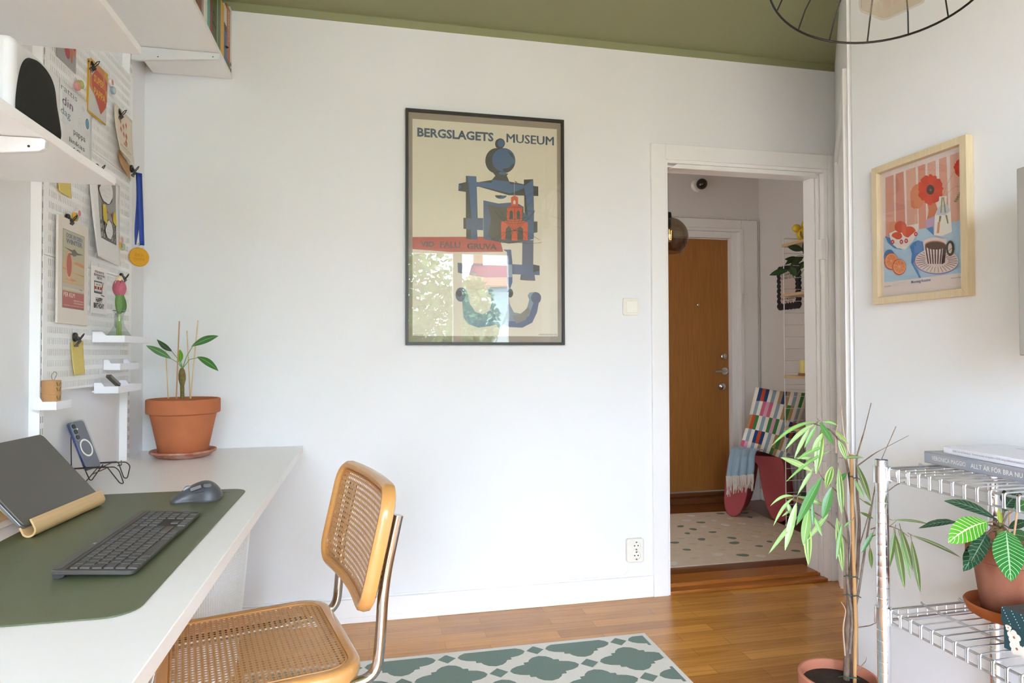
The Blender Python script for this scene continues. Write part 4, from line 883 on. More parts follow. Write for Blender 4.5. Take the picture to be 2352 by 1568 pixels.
tleaf(-0.001, 0.088, 0.198, 0.0155, 0.004).build('leaf', tg, t, smooth=True, solid=0.0008, sub=1)
tleaf(0.010, 0.092, 0.150, 0.0125, 0.002, 0.004).build('leaf', mat('tulip_green2', '#456d2c', 0.5), t, smooth=True, solid=0.0008, sub=1)
for i, (a_, c_) in enumerate(((-90, 0), (30, 0), (150, 0), (90, 1), (-30, 1))):
    P = []
    for k in range(9):
        s = k/8; rr = 0.0205*math.sin(math.pi*(0.10+0.80*s))**0.75*(1-0.08*c_); zz = 0.142+0.060*s; row = []
        for j in range(7):
            an = math.radians(a_+(j-3)*17*math.sin(math.pi*min(1, 0.25+0.72*s))); row.append((rr*math.cos(an), rr*math.sin(an)+0.0, zz))
        P.append(row)
    MB().grid(P).build('petal', tp, t, smooth=True, solid=0.0008, sub=1)
MB().lathe([(0.012, 0.195), (0.010, 0.206), (0.006, 0.212), (0, 0.214)], n=18).build('bud_tip', mat('tulip_cream', '#e3cfae', 0.6), t, smooth=True)

# ---------------------------------------------------------------- terracotta pot with a small plant
terra = mat('terracotta', '#bf7046', 0.82, noise=0.16, nscale=9, bump=0.25, bscale=70)
terra_w = mat('terracotta_worn', '#c9a493', 0.9, noise=0.4, nscale=30, stretch=(1, 1, 2), color2='#a85c3c', bump=0.4, bscale=90)
def potmesh(R_, H_, rimh, rb_, th=0.009):
    return [(0, 0), (rb_, 0), (rb_+0.003, 0.004), (R_-0.0135, H_-rimh), (R_-0.0015, H_-rimh+0.004), (R_, H_-rimh+0.010), (R_, H_-0.004), (R_-0.002, H_), (R_-th, H_), (R_-th-0.003, H_-0.02), (rb_*0.8, 0.03), (0, 0.03)]
pc = (-0.682, 2.668)
s_ = MB().lathe([(0, 0), (0.078, 0), (0.092, 0.004), (0.105, 0.016), (0.112, 0.018), (0.115, 0.021), (0.114, 0.026), (0.110, 0.027), (0.102, 0.024), (0.092, 0.0085), (0, 0.0085)], n=72).build('plant_saucer', terra_w, None, (pc[0], pc[1], DZ+0.0004), smooth=True)
tag(s_, 'worn terracotta saucer with white lime stains, under the big pot on the desk', 'saucer')
t = thing('potted_plant', 'big terracotta pot on the desk with a small five-leaved plant and four sticks', 'plant', (pc[0], pc[1], DZ+0.0092))
MB().lathe(potmesh(0.127, 0.208, 0.056, 0.080), n=96, cap=False).build('pot', terra, t, smooth=True, bevel=0.001)
soil = mat('soil', '#3a2c22', 0.95, noise=0.5, nscale=90, bump=1.0, bscale=120)
MB().lathe([(0, 0.196), (0.112, 0.192), (0.1145, 0.186)], n=48, cap=False).build('soil', soil, t, smooth=True)
stickm = mat('bamboo_stick', '#d9bf96', 0.6, noise=0.1, nscale=20, stretch=(10, 10, 1)); stickd = mat('bamboo_stick2', '#b98c60', 0.6, noise=0.1, nscale=20, stretch=(10, 10, 1))
def wpt(u, v, y):   # point on the plane at depth y seen at (u, v)
    d = _f+(u-1176)/FPX*_r+(784-v)/FPX*_u; return Vector((CAM+d*(y/d[1])).tolist())
for (u0, v0, u1, v1, yy, mm) in ((386.5, 915, 381, 805, 2.66, stickm), (405, 915, 412, 737, 2.60, stickd), (437, 915, 429.5, 759, 2.69, stickm), (437.5, 915, 455, 735, 2.65, stickm)):
    a0 = wpt(u0, v0, yy); a1 = wpt(u1, v1, yy); MB().tube([a0-t.location, a1-t.location], 0.0023, 8).build('stick', mm, t)
def leafmat(name, c1, c2, vein, rough=0.4, nv=9, midw=0.03, vw=0.10, margin=None):
    """leaf with midrib and side veins laid out along its UV"""
    m = bpy.data.materials.new(name); m.use_nodes = True; nt = m.node_tree; b = nt.nodes['Principled BSDF']; N = nt.nodes.new; L = nt.links.new
    uvn = N('ShaderNodeUVMap'); sp = N('ShaderNodeSeparateXYZ'); L(uvn.outputs[0], sp.inputs[0])
    def mth(op, a, bb=None):
        n_ = N('ShaderNodeMath'); n_.operation = op
        for i, x in enumerate((a, bb)):
            if x is None: continue
            if isinstance(x, (int, float)): n_.inputs[i].default_value = x
            else: L(x, n_.inputs[i])
        return n_.outputs[0]
    au = mth('ABSOLUTE', mth('SUBTRACT', sp.outputs['X'], 0.5))       # distance from the midrib, 0..0.5
    mid = mth('LESS_THAN', au, midw)
    fac = mid
    if nv:
        ph_ = mth('FRACT', mth('MULTIPLY', mth('SUBTRACT', sp.outputs['Y'], mth('MULTIPLY', au, 0.32)), nv))
        fac = mth('MAXIMUM', mid, mth('LESS_THAN', ph_, vw))
    nz = N('ShaderNodeTexNoise'); nz.inputs['Scale'].default_value = 6; tcc = N('ShaderNodeTexCoord'); L(tcc.outputs['Object'], nz.inputs['Vector'])
    mx = N('ShaderNodeMix'); mx.data_type = 'RGBA'; mx.inputs['A'].default_value = (*lin(c1), 1); mx.inputs['B'].default_value = (*lin(c2), 1); L(nz.outputs['Fac'], mx.inputs['Factor'])
    m2 = N('ShaderNodeMix'); m2.data_type = 'RGBA'; m2.inputs['B'].default_value = (*lin(vein), 1); L(mx.outputs['Result'], m2.inputs['A']); L(fac, m2.inputs['Factor'])
    res_ = m2.outputs['Result']
    if margin:
        m3 = N('ShaderNodeMix'); m3.data_type = 'RGBA'; m3.inputs['B'].default_value = (*lin(margin), 1); L(res_, m3.inputs['A']); L(mth('GREATER_THAN', au, 0.33), m3.inputs['Factor']); res_ = m3.outputs['Result']
    L(res_, b.inputs['Base Color']); b.inputs['Roughness'].default_value = rough; b.inputs['Specular IOR Level'].default_value = 0.45
    _M[name] = m; return m
def leaf(root, p0, p1, w, m, up=(0, 0, 1), arch=0.12, fold=0.15, n=12, shape=0.9, wave=0.0, face=None, name='leaf', tipw=0.0, bias=0.0):
    """leaf from base p0 to tip p1 (world), width w; face: direction the blade faces"""
    p0 = Vector(p0); p1 = Vector(p1); L_ = (p1-p0).length; ax_ = (p1-p0).normalized()
    fc = Vector(face) if face else (Vector(CAM.tolist())-(p0+p1)/2)
    fc = (fc-ax_*fc.dot(ax_)).normalized(); sd = ax_.cross(fc).normalized(); upv = Vector(up)
    P = []; uv = []
    rnd_ = random.Random(int(L_*1e5))
    for i in range(n+1):
        s = i/n; c = p0+(p1-p0)*s+upv*arch*L_*4*s*(1-s)*(0.5) 
        s2 = s**(1+bias); ww = w/2*max(0.015, math.sin(math.pi*s2)**shape)
        row = []
        for j in range(5):
            q_ = (j-2)/2; wv_ = wave*w*math.sin(s*22+q_*2)*abs(q_)
            row.append(tuple(c+sd*(q_*ww)-fc*(fold*ww*(1-abs(q_))) + fc*wv_ - (root.matrix_world.translation if False else Vector((0, 0, 0)))))
            uv.append((j/4, s))
        P.append(row)
    q = MB().grid([[local(p, root) for p in row] for row in P])
    return q.build(name, m, root, smooth=True, uv=uv)
lf1 = leafmat('leaf_small_plant', '#3d7a2c', '#2f6124', '#7fae62', 0.38, 0, 0.035)
lf1d = leafmat('leaf_small_dark', '#355a2f', '#2b4c28', '#6d8f5c', 0.4, 0, 0.035)
lf1y = leafmat('leaf_small_young', '#63a41f', '#5b991c', '#8cc24c', 0.4, 0, 0.03)
tr = [(0, 0, 0.186), (-0.002, 0, 0.215), (-0.004, 0, 0.235)]
c0 = wpt(419, 915, 2.655); c1 = wpt(418, 845, 2.655)
base_l = c0-t.location; top_l = c1-t.location; dl = top_l-base_l
prof_ = [(0, 0.0065), (0.1, 0.0072), (0.2, 0.0068), (0.3, 0.0075), (0.42, 0.0070), (0.52, 0.0095), (0.62, 0.0125), (0.78, 0.0125), (0.92, 0.0095), (1.0, 0.005)]
MB().tube([base_l+dl*a for a, b in prof_], [b for a, b in prof_], 14).build('stem', mat('stem_scaly', '#6d7a34', 0.7, noise=0.6, nscale=90, color2='#7a4a30', bump=0.8, bscale=150), t, smooth=True)
crown = wpt(419, 846, 2.655)
for (b_, t_, w_, mm, yy, ar, sg) in (((394, 824), (335, 793), 0.024, lf1, 2.58, 0.05, 0), ((396, 807), (360, 779), 0.020, lf1d, 2.76, -0.08, 0), ((439, 796), (502, 771), 0.026, lf1, 2.64, 0.10, 0), ((452, 819), (502, 852), 0.026, lf1, 2.62, 0.14, 0), ((415, 832), (413, 802), 0.020, lf1y, 2.60, 0.0, 0)):
    pb = wpt(b_[0], b_[1], (yy+2.655)/2); pt = wpt(t_[0], t_[1], yy)
    leaf(t, pb, pt, w_, mm, arch=ar, wave=0.05 if w_ > 0.021 else 0.02)
    mid = (crown+pb)/2+Vector((0, 0, 0.006)) if b_[0] != 452 else (crown+pb)/2+Vector((0, 0, 0.012))
    MB().tube([crown-t.location, mid-t.location, pb-t.location+ (pt-pb)*0.06], [0.0018, 0.0013, 0.0012], 8).build('leaf_stalk', mat('stalk_green', '#6f9a52', 0.5), t, smooth=True)
# ---------------------------------------------------------------- big poster on the far wall
def homog(quad):
    """maps surveyed corner order TL, TR, BR, BL to the unit square"""
    dst = [(0, 1), (1, 1), (1, 0), (0, 0)]; A = []; b = []
    for (x, y), (u, v) in zip(quad, dst):
        A.append([x, y, 1, 0, 0, 0, -u*x, -u*y]); b.append(u); A.append([0, 0, 0, x, y, 1, -v*x, -v*y]); b.append(v)
    h = np.linalg.solve(np.array(A, float), np.array(b, float))
    def f(x, y):
        w = h[6]*x+h[7]*y+1; return ((h[0]*x+h[1]*y+h[2])/w, (h[3]*x+h[4]*y+h[5])/w)
    return f
def framed(name, label, cat, loc, rot, W, H, fw, depth, fm, inner=0.008, gtint=(1, 1, 1), group=None, glass=True, extra=0.0):
    t = thing(name, label, cat, loc, rot, group)
    for (x0, x1, y0, y1) in ((-W/2, W/2, H/2-fw, H/2), (-W/2, W/2, -H/2, -H/2+fw)):
        s = 1 if y0 > 0 else -1
        MB().prism([(-W/2, s*H/2), (W/2, s*H/2), (W/2-fw, s*(H/2-fw)), (-W/2+fw, s*(H/2-fw))][::s], (0, 0, 0.001), (1, 0, 0), (0, 1, 0), (0, 0, depth)).build('frame_rail', fm, t, bevel=0.0008)
    for s in (1, -1):
        MB().prism([(s*W/2, H/2), (s*W/2, -H/2), (s*(W/2-fw), -H/2+fw), (s*(W/2-fw), H/2-fw)][::s], (0, 0, 0.001), (1, 0, 0), (0, 1, 0), (0, 0, depth)).build('frame_rail', fm, t, bevel=0.0008)
    if glass: MB().box(-W/2+fw, W/2-fw, -H/2+fw, H/2-fw, depth-inner, depth-inner+0.0015).build('glass', glass_pane('frame_glass', gtint, 1.5, extra), t)
    return t
PW, PH = 0.714, 1.026
t = framed('poster', 'large thin black framed museum poster with a blue ironwork figure on the far wall', 'poster', (0.5085, D, 1.6845), FB, PW, PH, 0.012, 0.022, mat('frame_black', '#2b2a27', 0.4), inner=0.006)
MB().box(-PW/2+0.010, PW/2-0.010, -PH/2+0.010, PH/2-0.010, 0.002, 0.008).build('backing', mat('backing_taupe', '#9d9282', 0.85), t)
SW, SH = 0.6535, 0.946
a = Art(SW, SH, z0=0.0085, oy=-0.0005)
Hm = homog([(124, 131), (990, 203), (990, 1443), (124, 1442)])
def pp(pts, col): a.poly([Hm(x, y) for x, y in pts], col)
def pl(pts, w, col): a.line([Hm(x, y) for x, y in pts], w, col)
def pe(x0, y0, rx, ry, col, **k):
    n = 36; a0 = k.get('a0', 0); a1 = k.get('a1', 360); full = a1-a0 >= 360
    P = [(x0+rx*math.cos(math.radians(a0+(a1-a0)*i/n)), y0+ry*math.sin(math.radians(a0+(a1-a0)*i/n))) for i in range(n if full else n+1)]
    a.poly([Hm(x, y) for x, y in P], col)
a.rect(0, 0, 1, 1, '#dcd5c0')
DK, BL, SL, RD = '#3f423f', '#4a6487', '#536180', '#cf5638'
# letters
def ptext(s_, x0, yb0, x1, cap, col, bold=0.03):
    p0 = Hm(x0, yb0); p1 = Hm(x1, yb0+(x1-x0)*0.083*(1-(yb0-131)/1311)); p2 = Hm(x0, yb0-cap)
    a.text(s_, p0[0], p0[1], p1[0], p0[1]+(p2[1]-p0[1]), col, bold)
ptext('BERGSLAGETS', 153, 240, 612, 56, '#47596c', 0.035); [ptext('MUSEUM', 690+dx_, 279+dy_, 970+dx_, 52, '#47596c', 0.0) for dx_, dy_ in ((-1, 0), (0.7, 0.8), (2.4, 0), (0.7, -0.8))]
pp([(624, 847), (124, 847), (124, 920), (350, 938), (668, 938), (650, 868)], '#b4533f')
ptext('VID', 172, 905, 256, 34, '#5d4a46', 0.03); ptext('FALU', 290, 912, 412, 38, '#5d4a46', 0.03); ptext('GRUVA', 452, 920, 630, 36, '#5d4a46', 0.03)
# finial
pe(640, 288, 19, 28, DK); pe(652, 285, 28, 30, DK); pe(656, 284, 20, 24, BL); pp([(638, 308), (668, 308), (664, 322), (640, 322)], DK)
pe(628, 390, 66, 76, DK); pe(672, 390, 70, 76, DK); pe(672, 386, 69, 70, BL); pp([(664, 440), (700, 434), (735, 404), (728, 434), (700, 456), (672, 454)], DK); pp([(700, 334), (722, 348), (738, 385), (715, 362)], DK)
pp([(608, 462), (700, 468), (690, 480), (706, 517), (600, 507), (622, 480)], DK); pp([(648, 458), (690, 460), (682, 476), (648, 474)], BL)
# frame of bars
pp([(402, 527), (447, 517), (447, 577), (400, 570)], DK); pp([(402, 530), (420, 545), (403, 566)], BL)
pp([(447, 560), (520, 545), (700, 598), (878, 604), (878, 547), (848, 543), (706, 516), (600, 506), (510, 520), (447, 530)], DK)
pp([(510, 517), (600, 522), (600, 504), (706, 515), (708, 530), (795, 537), (795, 556), (710, 588), (612, 562), (510, 540)], BL)
pe(655, 600, 34, 20, BL, a0=0, a1=180); pe(640, 598, 20, 14, DK, a0=0, a1=180)
pp([(445, 480), (508, 483), (512, 590), (515, 735), (445, 735)], DK); pp([(457, 481), (508, 483), (512, 590), (510, 735), (478, 735), (468, 600)], BL)
pp([(792, 505), (848, 503), (852, 700), (850, 800), (822, 760), (795, 700)], DK); pp([(792, 545), (848, 503), (852, 800), (818, 760), (806, 620)], BL)
pp([(430, 733), (548, 735), (548, 808), (430, 799)], DK); pp([(445, 735), (548, 735), (548, 808), (447, 801)], SL)
pp([(447, 801), (475, 803), (475, 862), (447, 858)], DK); pp([(475, 803), (512, 805), (515, 865), (475, 862)], SL)
pp([(550, 628), (640, 648), (742, 640), (790, 668), (790, 880), (700, 889), (612, 872), (550, 862)], SL)
pp([(575, 655), (640, 668), (790, 668), (790, 880), (700, 889), (612, 872), (578, 840), (596, 740)], '#55534d')
pp([(850, 757), (872, 757), (872, 822), (850, 826)], DK); pp([(790, 700), (850, 760), (850, 860), (790, 880)], BL)
pp([(782, 870), (848, 868), (846, 1012), (858, 1112), (768, 1106), (780, 1010)], '#5a6272')
pp([(720, 1012), (884, 1022), (884, 1078), (720, 1072)], SL); pp([(846, 1014), (884, 1022), (884, 1050), (846, 1062)], DK)
pp([(395, 1003), (428, 1006), (428, 1070), (397, 1062)], '#5c6676')
pp([(668, 925), (714, 925), (722, 1000), (722, 1120), (702, 1180), (692, 1120), (690, 940)], SL)
pp([(428, 1004), (720, 1015), (722, 1090), (560, 1092), (430, 1070)], '#8f9da8')
# feet
FT = '#7f93a0'  # slate blue print, paled in the colour for the reflection lying over it
pp([(398, 1168), (424, 1150), (446, 1166), (458, 1196), (470, 1250), (500, 1298), (545, 1312), (585, 1290), (600, 1240), (598, 1200), (580, 1190), (574, 1165), (590, 1150), (700, 1150), (722, 1165), (718, 1196), (700, 1206), (708, 1256), (730, 1300), (770, 1308), (806, 1280), (822, 1225), (812, 1200), (824, 1182), (860, 1178), (892, 1200), (886, 1236), (872, 1252), (868, 1300), (840, 1360), (780, 1392), (700, 1388), (668, 1372), (645, 1402), (625, 1372), (590, 1382), (520, 1392), (460, 1372), (430, 1330), (422, 1238), (392, 1226), (382, 1196)], FT)
pe(412, 1194, 30, 42, '#5a6577'); pe(404, 1188, 16, 20, DK); pe(862, 1214, 30, 34, '#4d5a74'); pp([(848, 1240), (880, 1232), (868, 1300), (838, 1362), (780, 1392), (700, 1388), (690, 1352), (770, 1356), (820, 1320)], '#50607f'); pe(708, 1186, 18, 26, DK)
pp([(722, 1318), (775, 1310), (812, 1270), (828, 1290), (800, 1345), (745, 1368)], '#7b7b72'); pp([(655, 1380), (668, 1312), (690, 1270), (690, 1330), (672, 1370)], '#4c6b3d'); pp([(590, 1180), (700, 1180), (690, 1290), (652, 1390), (610, 1300)], '#8ea3a8')
# tower
pl([(736, 492), (735, 608)], 0.0022, '#c4beb0'); pp([(738, 512), (758, 524), (742, 522)], DK)
pp([(715, 612), (735, 600), (757, 612), (757, 664), (715, 662)], RD); pp([(728, 636), (735, 626), (742, 636), (742, 652), (728, 652)], '#dcd5c0')
pp([(690, 676), (704, 662), (770, 664), (786, 678)], '#a8452f'); pp([(690, 676), (782, 678), (780, 750), (690, 746)], RD)
for x in (706, 748): pp([(x, 740), (x, 698), (x+10, 688), (x+20, 698), (x+20, 742)], DK)
pp([(655, 758), (700, 748), (790, 752), (815, 764), (813, 872), (786, 866), (786, 800), (770, 786), (754, 800), (752, 872), (718, 870), (716, 800), (700, 782), (684, 800), (680, 868), (656, 862)], RD)
pp([(684, 800), (700, 782), (716, 800), (714, 866), (684, 866)], '#4d4a47'); pp([(754, 800), (770, 786), (786, 800), (784, 866), (754, 866)], '#4d4a47')
pp([(733, 664), (738, 664), (742, 750), (736, 750)], '#a8452f')
# wire basket
for y_, w_, s_ in ((690, 118, 0.45), (722, 100, 0.35), (750, 70, 0.28)):
    pl([(738+w_*math.cos(math.radians(t_)), y_+w_*s_*math.sin(math.radians(t_))) for t_ in range(0, 181, 15)], 0.0024, '#2f302f')
for x_ in (618, 650, 690, 735, 782, 820, 856): pl([(x_, 690), (738+(x_-738)*0.66, 740), (738, 815)], 0.0020, '#2f302f')
for x_ in (596, 630, 668, 710, 760, 806, 850, 884): pl([(x_, 868), (738+(x_-738)*0.5, 822), (738, 808)], 0.0020, '#2f302f')
pl([(592, 860), (660, 884), (740, 880), (820, 890), (895, 884)], 0.0020, '#2f302f')
ptext('ANDERS BECKMAN 1956', 876, 1437, 984, 9, '#5d594f', 0.0); ptext('ESSELTE OFFSET', 129, 1440, 190, 6, '#7a756a', 0.0)
a.build('print', t, rough=0.5)

# ---------------------------------------------------------------- still life print on the right wall
FW, FH = 0.341, 0.437
t = framed('framed_print', 'pale wood framed still life print with red poppies and a striped cup', 'picture', (XR, 1.6272, 1.5055), FR, FW, FH, 0.021, 0.024, mat('frame_ash', '#d8c5a2', 0.5, noise=0.13, nscale=7, stretch=(30, 1.5, 30)), inner=0.012)
MB().box(-FW/2+0.018, FW/2-0.018, -FH/2+0.018, FH/2-0.018, 0.002, 0.0060).build('backing', mat('backing_white', '#e6dcd6', 0.8), t)
a = Art(FW-0.040, FH-0.040, z0=0.0062)
Hm = homog([(118, 420), (812, 175), (845, 1362), (143, 1445)])
a.rect(0, 0, 1, 1, '#e2d2cc')
PK = ['#d69a86', '#cf8675', '#d9a48e', '#d38d79', '#dba793', '#d79c87', '#dca996', '#d9a18d']
for (x0, x1, X0, X1), c_ in zip([(155, 222, 163, 240), (240, 305, 248, 330), (325, 405, 343, 432), (425, 485, 440, 500), (503, 570, 515, 590), (600, 660, 612, 688), (690, 765, 700, 778), (788, 812, 795, 830)], PK):
    pp([(x0, 452-(x0-155)*0.345), (x1, 452-(x1-155)*0.345), (X1, 945-(X1-150)*0.23), (X0, 945-(X0-150)*0.23)], c_)
pp([(148, 945), (830, 788), (840, 1225), (155, 1316)], '#a8c6db')
# poppies
pe(425, 605, 60, 100, '#d47f58'); pp([(365, 570), (400, 520), (440, 490), (470, 560), (440, 640), (400, 712), (372, 690)], '#d47f58'); pp([(500, 640), (560, 630), (600, 720), (560, 800), (500, 820), (520, 720)], '#c9714b')
def poppy(cx, cy, R_, seed, n=8, sy=1.15):
    rnd = random.Random(seed)
    for k in range(n):
        an = 2*math.pi*k/n+0.2; w_ = 0.44; P = [(cx, cy)]
        for j in range(-3, 4): rr = R_*(0.92+0.13*rnd.random())*(1 if abs(j) < 3 else 0.86); P.append((cx+rr*math.cos(an+j*w_/3), cy+rr*sy*math.sin(an+j*w_/3)))
        pp(P, '#cc3018' if k % 2 else '#d53a1f')
    pe(cx, cy, R_*0.31, R_*0.33*sy, '#2e1614')
    for k in range(12): an = k*0.55; pe(cx+R_*0.24*math.cos(an), cy+R_*0.28*math.sin(an), 5, 6, '#4a1f1c')
    pe(cx+2, cy+2, R_*0.09, R_*0.10, '#8a4a3a')
pl([(725, 400), (660, 520), (640, 600)], 0.0035, '#9a9163'); pl([(805, 524), (740, 520), (680, 570), (660, 600)], 0.0030, '#9a9163')
poppy(532, 550, 106, 2); poppy(792, 372, 66, 5); pp([(788, 530), (815, 520), (820, 555), (800, 556)], '#c0341f')
for k in range(5): pe(785-k*10, 575+k*17, 14, 8, '#8f9157')
# vase
pp([(608, 606), (672, 600), (670, 660), (706, 722), (720, 895), (640, 932), (568, 925), (574, 760), (606, 690)], '#ddd2cd'); pp([(606, 690), (670, 660), (700, 722), (660, 756), (584, 758)], '#b9bcc6'); pp([(578, 765), (660, 762), (708, 730), (718, 893), (640, 928), (570, 922)], '#e2dcd2')
pp([(628, 612), (640, 612), (630, 740), (620, 740)], '#8f8a52'); pp([(640, 612), (650, 612), (668, 735), (656, 740)], '#8f8a52'); pp([(612, 765), (630, 765), (622, 812), (608, 812)], '#7c7a4a'); pp([(662, 760), (676, 756), (690, 825), (680, 828)], '#7c7a4a'); pp([(600, 815), (620, 812), (612, 905), (592, 908)], '#cf8a68')
pl([(706, 722), (720, 895), (640, 932), (568, 925)], 0.0012, '#c06a78'); pp([(500, 800), (572, 765), (570, 850), (500, 870)], '#b79ab8'); pp([(505, 868), (560, 852), (568, 925)], '#3f79b5')
# bowl of oranges
pp([(162, 935), (200, 945), (232, 1010), (310, 1046), (240, 1034), (188, 990)], '#3f79b5'); pe(230, 870, 38, 60, '#d88f6c')
pp([(198, 912), (330, 850), (445, 828), (432, 900), (395, 970), (335, 1040), (265, 1034), (218, 990)], '#e4dad2'); pe(292, 858, 50, 48, '#cf4f2c'); pe(262, 932, 44, 32, '#cf4f2c'); pe(362, 898, 58, 46, '#d4542f')
pp([(200, 925), (262, 962), (350, 950), (440, 872), (432, 905), (395, 975), (335, 1040), (265, 1034), (220, 990)], '#e4dad2')
for x_, y_ in ((226, 982), (300, 980), (340, 972), (420, 915)): pe(x_, y_, 15, 19, '#bf3a34'); pe(x_, y_, 5, 6, '#e4dad2')
pl([(215, 980), (300, 1003), (390, 960), (440, 880)], 0.0010, '#bf4a48')
# orange halves
pe(200, 1105, 45, 60, '#3f79b5')
for cx, cy, rx, ry in ((219, 1140, 57, 70), (288, 1186, 57, 66)):
    pe(cx-3, cy+3, rx, ry, '#c44322'); pe(cx, cy, rx*0.88, ry*0.88, '#e9b48a'); pe(cx, cy, rx*0.80, ry*0.80, '#dd8248')
    for k in range(8): an = k*math.pi/4+0.3; pl([(cx, cy), (cx+rx*0.76*math.cos(an), cy+ry*0.76*math.sin(an))], 0.0016, '#f0d6bb')
# cup and saucer
pp([(374, 1020), (400, 985), (440, 966), (500, 985), (490, 1050), (425, 1100), (405, 1160), (440, 1210), (468, 1276), (455, 1276), (425, 1225), (385, 1150), (392, 1080)], '#3f79b5')
pe(596, 1142, 182, 104, '#8a7ab0'); pe(598, 1134, 180, 102, '#dccac5')
for k in range(30):
    an = 2*math.pi*k/30; c_, s_ = math.cos(an), math.sin(an); pl([(598+96*c_, 1134+50*s_), (598+172*c_, 1134+97*s_)], 0.0042, '#2c2022')
pe(712, 1030, 34, 64, '#2c2022'); pe(710, 1030, 17, 42, '#cbbdb8'); pl([(665, 1080), (735, 1020)], 0.005, '#2c2022')
pp([(486, 992), (680, 945), (668, 1150), (600, 1175), (512, 1142)], '#dccac5')
for k in range(7): x_ = 500+k*27; pp([(x_, 1010+k*3), (x_+12, 1010+k*3), (x_*0.72+168+9, 1160), (x_*0.72+168, 1160)], '#2c2022')
pp([(655, 1000), (684, 985), (668, 1150), (640, 1160)], '#2c2022')
pe(583, 988, 98, 46, '#dccac5'); pe(588, 1005, 88, 36, '#b26a55'); pe(590, 1010, 84, 32, '#4a231a')
def mtext(s_, x0, y0, x1, cap, col, b=0.0):
    p0 = Hm(x0, y0); p2 = Hm(x0, y0-cap); p1 = Hm(x1, y0-(x1-x0)*0.13); a.text(s_, p0[0], p0[1], p1[0], p2[1], col, b)
mtext('Morning Routine', 392, 1330, 553, 30, '#3d6fa8', 0.02); mtext('Still Life Series', 168, 1357, 222, 11, '#3a3a3a'); mtext('Modern Art Collection', 722, 1282, 822, 11, '#3a3a3a')
a.build('print', t, rough=0.55)
# wall cabinet at the edge of the view
t = thing('wall_cabinet', 'grey wall cabinet just reaching into view beyond the still life print', 'cabinet', (XR, 0.935, 1.125))
MB().box(-0.185, -0.0005, -0.23, 0.2345, 0, 0.416).build('body', mat('cabinet_grey', '#9b9892', 0.5), t, bevel=0.002)
MB().box(-0.204, -0.1855, -0.228, 0.2325, 0.002, 0.414).build('door', _M['cabinet_grey'], t, bevel=0.002)

# ---------------------------------------------------------------- wire pendant lamp
lc = Vector((1.205, 1.346, 2.054)); ln = Vector((0.248, 0.142, 1)).normalized(); bkm = mat('lamp_black', '#191715', 0.4, metal=0.3)
t = thing('pendant_lamp', 'black wire pendant lamp with a square amber glass shade inside', 'lamp', tuple(lc))
e1 = ln.cross(Vector((0, 1, 0))).normalized(); e2 = ln.cross(e1)
ringpt = lambda a, r, h: e1*(r*math.cos(a))+e2*(r*math.sin(a))+ln*h
MB().tube([ringpt(2*math.pi*i/72, 0.25, 0) for i in range(72)], 0.0030, 8, closed=True).build('rim', bkm, t, smooth=True)
MB().tube([ringpt(2*math.pi*i/24, 0.032, 0.215) for i in range(24)], 0.0025, 8, closed=True).build('top_ring', bkm, t, smooth=True)
for k in range(16):
    an = 2*math.pi*(k+0.35)/16
    pts = [ringpt(an, 0.25, 0), ringpt(an, 0.232, 0.055), ringpt(an, 0.190, 0.120), ringpt(an, 0.125, 0.175), ringpt(an, 0.032, 0.215)]
    MB().tube(pts, 0.0020, 6).build('spoke', bkm, t, smooth=True)
cube = Vector((1.2051, 1.3035, 0)); ang = math.atan2(1.3397-1.3704, 1.1417-1.2461)
amb = glass_pane('amber_glass', (0.985, 0.955, 0.91), 1.5, 0.02)
q = MB(); A = rrect(0.107, 0.107, 0.014, 5); n = len(A); B = rrect(0.101, 0.101, 0.012, 5)
q.add([(x*0.94, y*0.94, 0) for x, y in A]+[(x, y, 0.010) for x, y in A]+[(x, y, 0.150) for x, y in A]+[(x, y, 0.150) for x, y in B]+[(x, y, 0.010) for x, y in B]+[(x*0.94, y*0.94, 0.004) for x, y in B],
      [(k*n+i, k*n+(i+1) % n, (k+1)*n+(i+1) % n, (k+1)*n+i) for k in range(5) for i in range(n)]+[tuple(range(n-1, -1, -1)), tuple(range(5*n, 6*n))])
q.build('glass_shade', amb, t, loc=(cube.x-lc.x, cube.y-lc.y, 1.95-lc.z), rot=(0, 0, ang), smooth=True)
MB().lathe([(0, 0), (0.012, 0), (0.018, 0.03), (0.018, 0.06), (0, 0.06)], (cube.x-lc.x, cube.y-lc.y, 2.075-lc.z), 20).build('lamp_holder', mat('brass_dark', '#8d6a3c', 0.3, 0.8), t, smooth=True)
MB().lathe([(0, 0), (0.018, 0.006), (0.028, 0.025), (0.026, 0.045), (0.013, 0.070), (0, 0.075)], (cube.x-lc.x, cube.y-lc.y, 1.998-lc.z), 20).build('bulb', mat('bulb_amber', '#e8b67c', 0.12, trans=0.5), t, smooth=True)
MB().tube([(cube.x-lc.x, cube.y-lc.y, 2.12-lc.z), (0.0, -0.035, 0.215), (0.0, -0.035, ZC-0.02-lc.z)], 0.003, 8).build('cord', bkm, t)
MB().lathe([(0, 0), (0.05, 0), (0.055, -0.018), (0, -0.02)][::-1], (0.0, -0.035, ZC-0.0005-lc.z), 32).build('canopy', bkm, t)

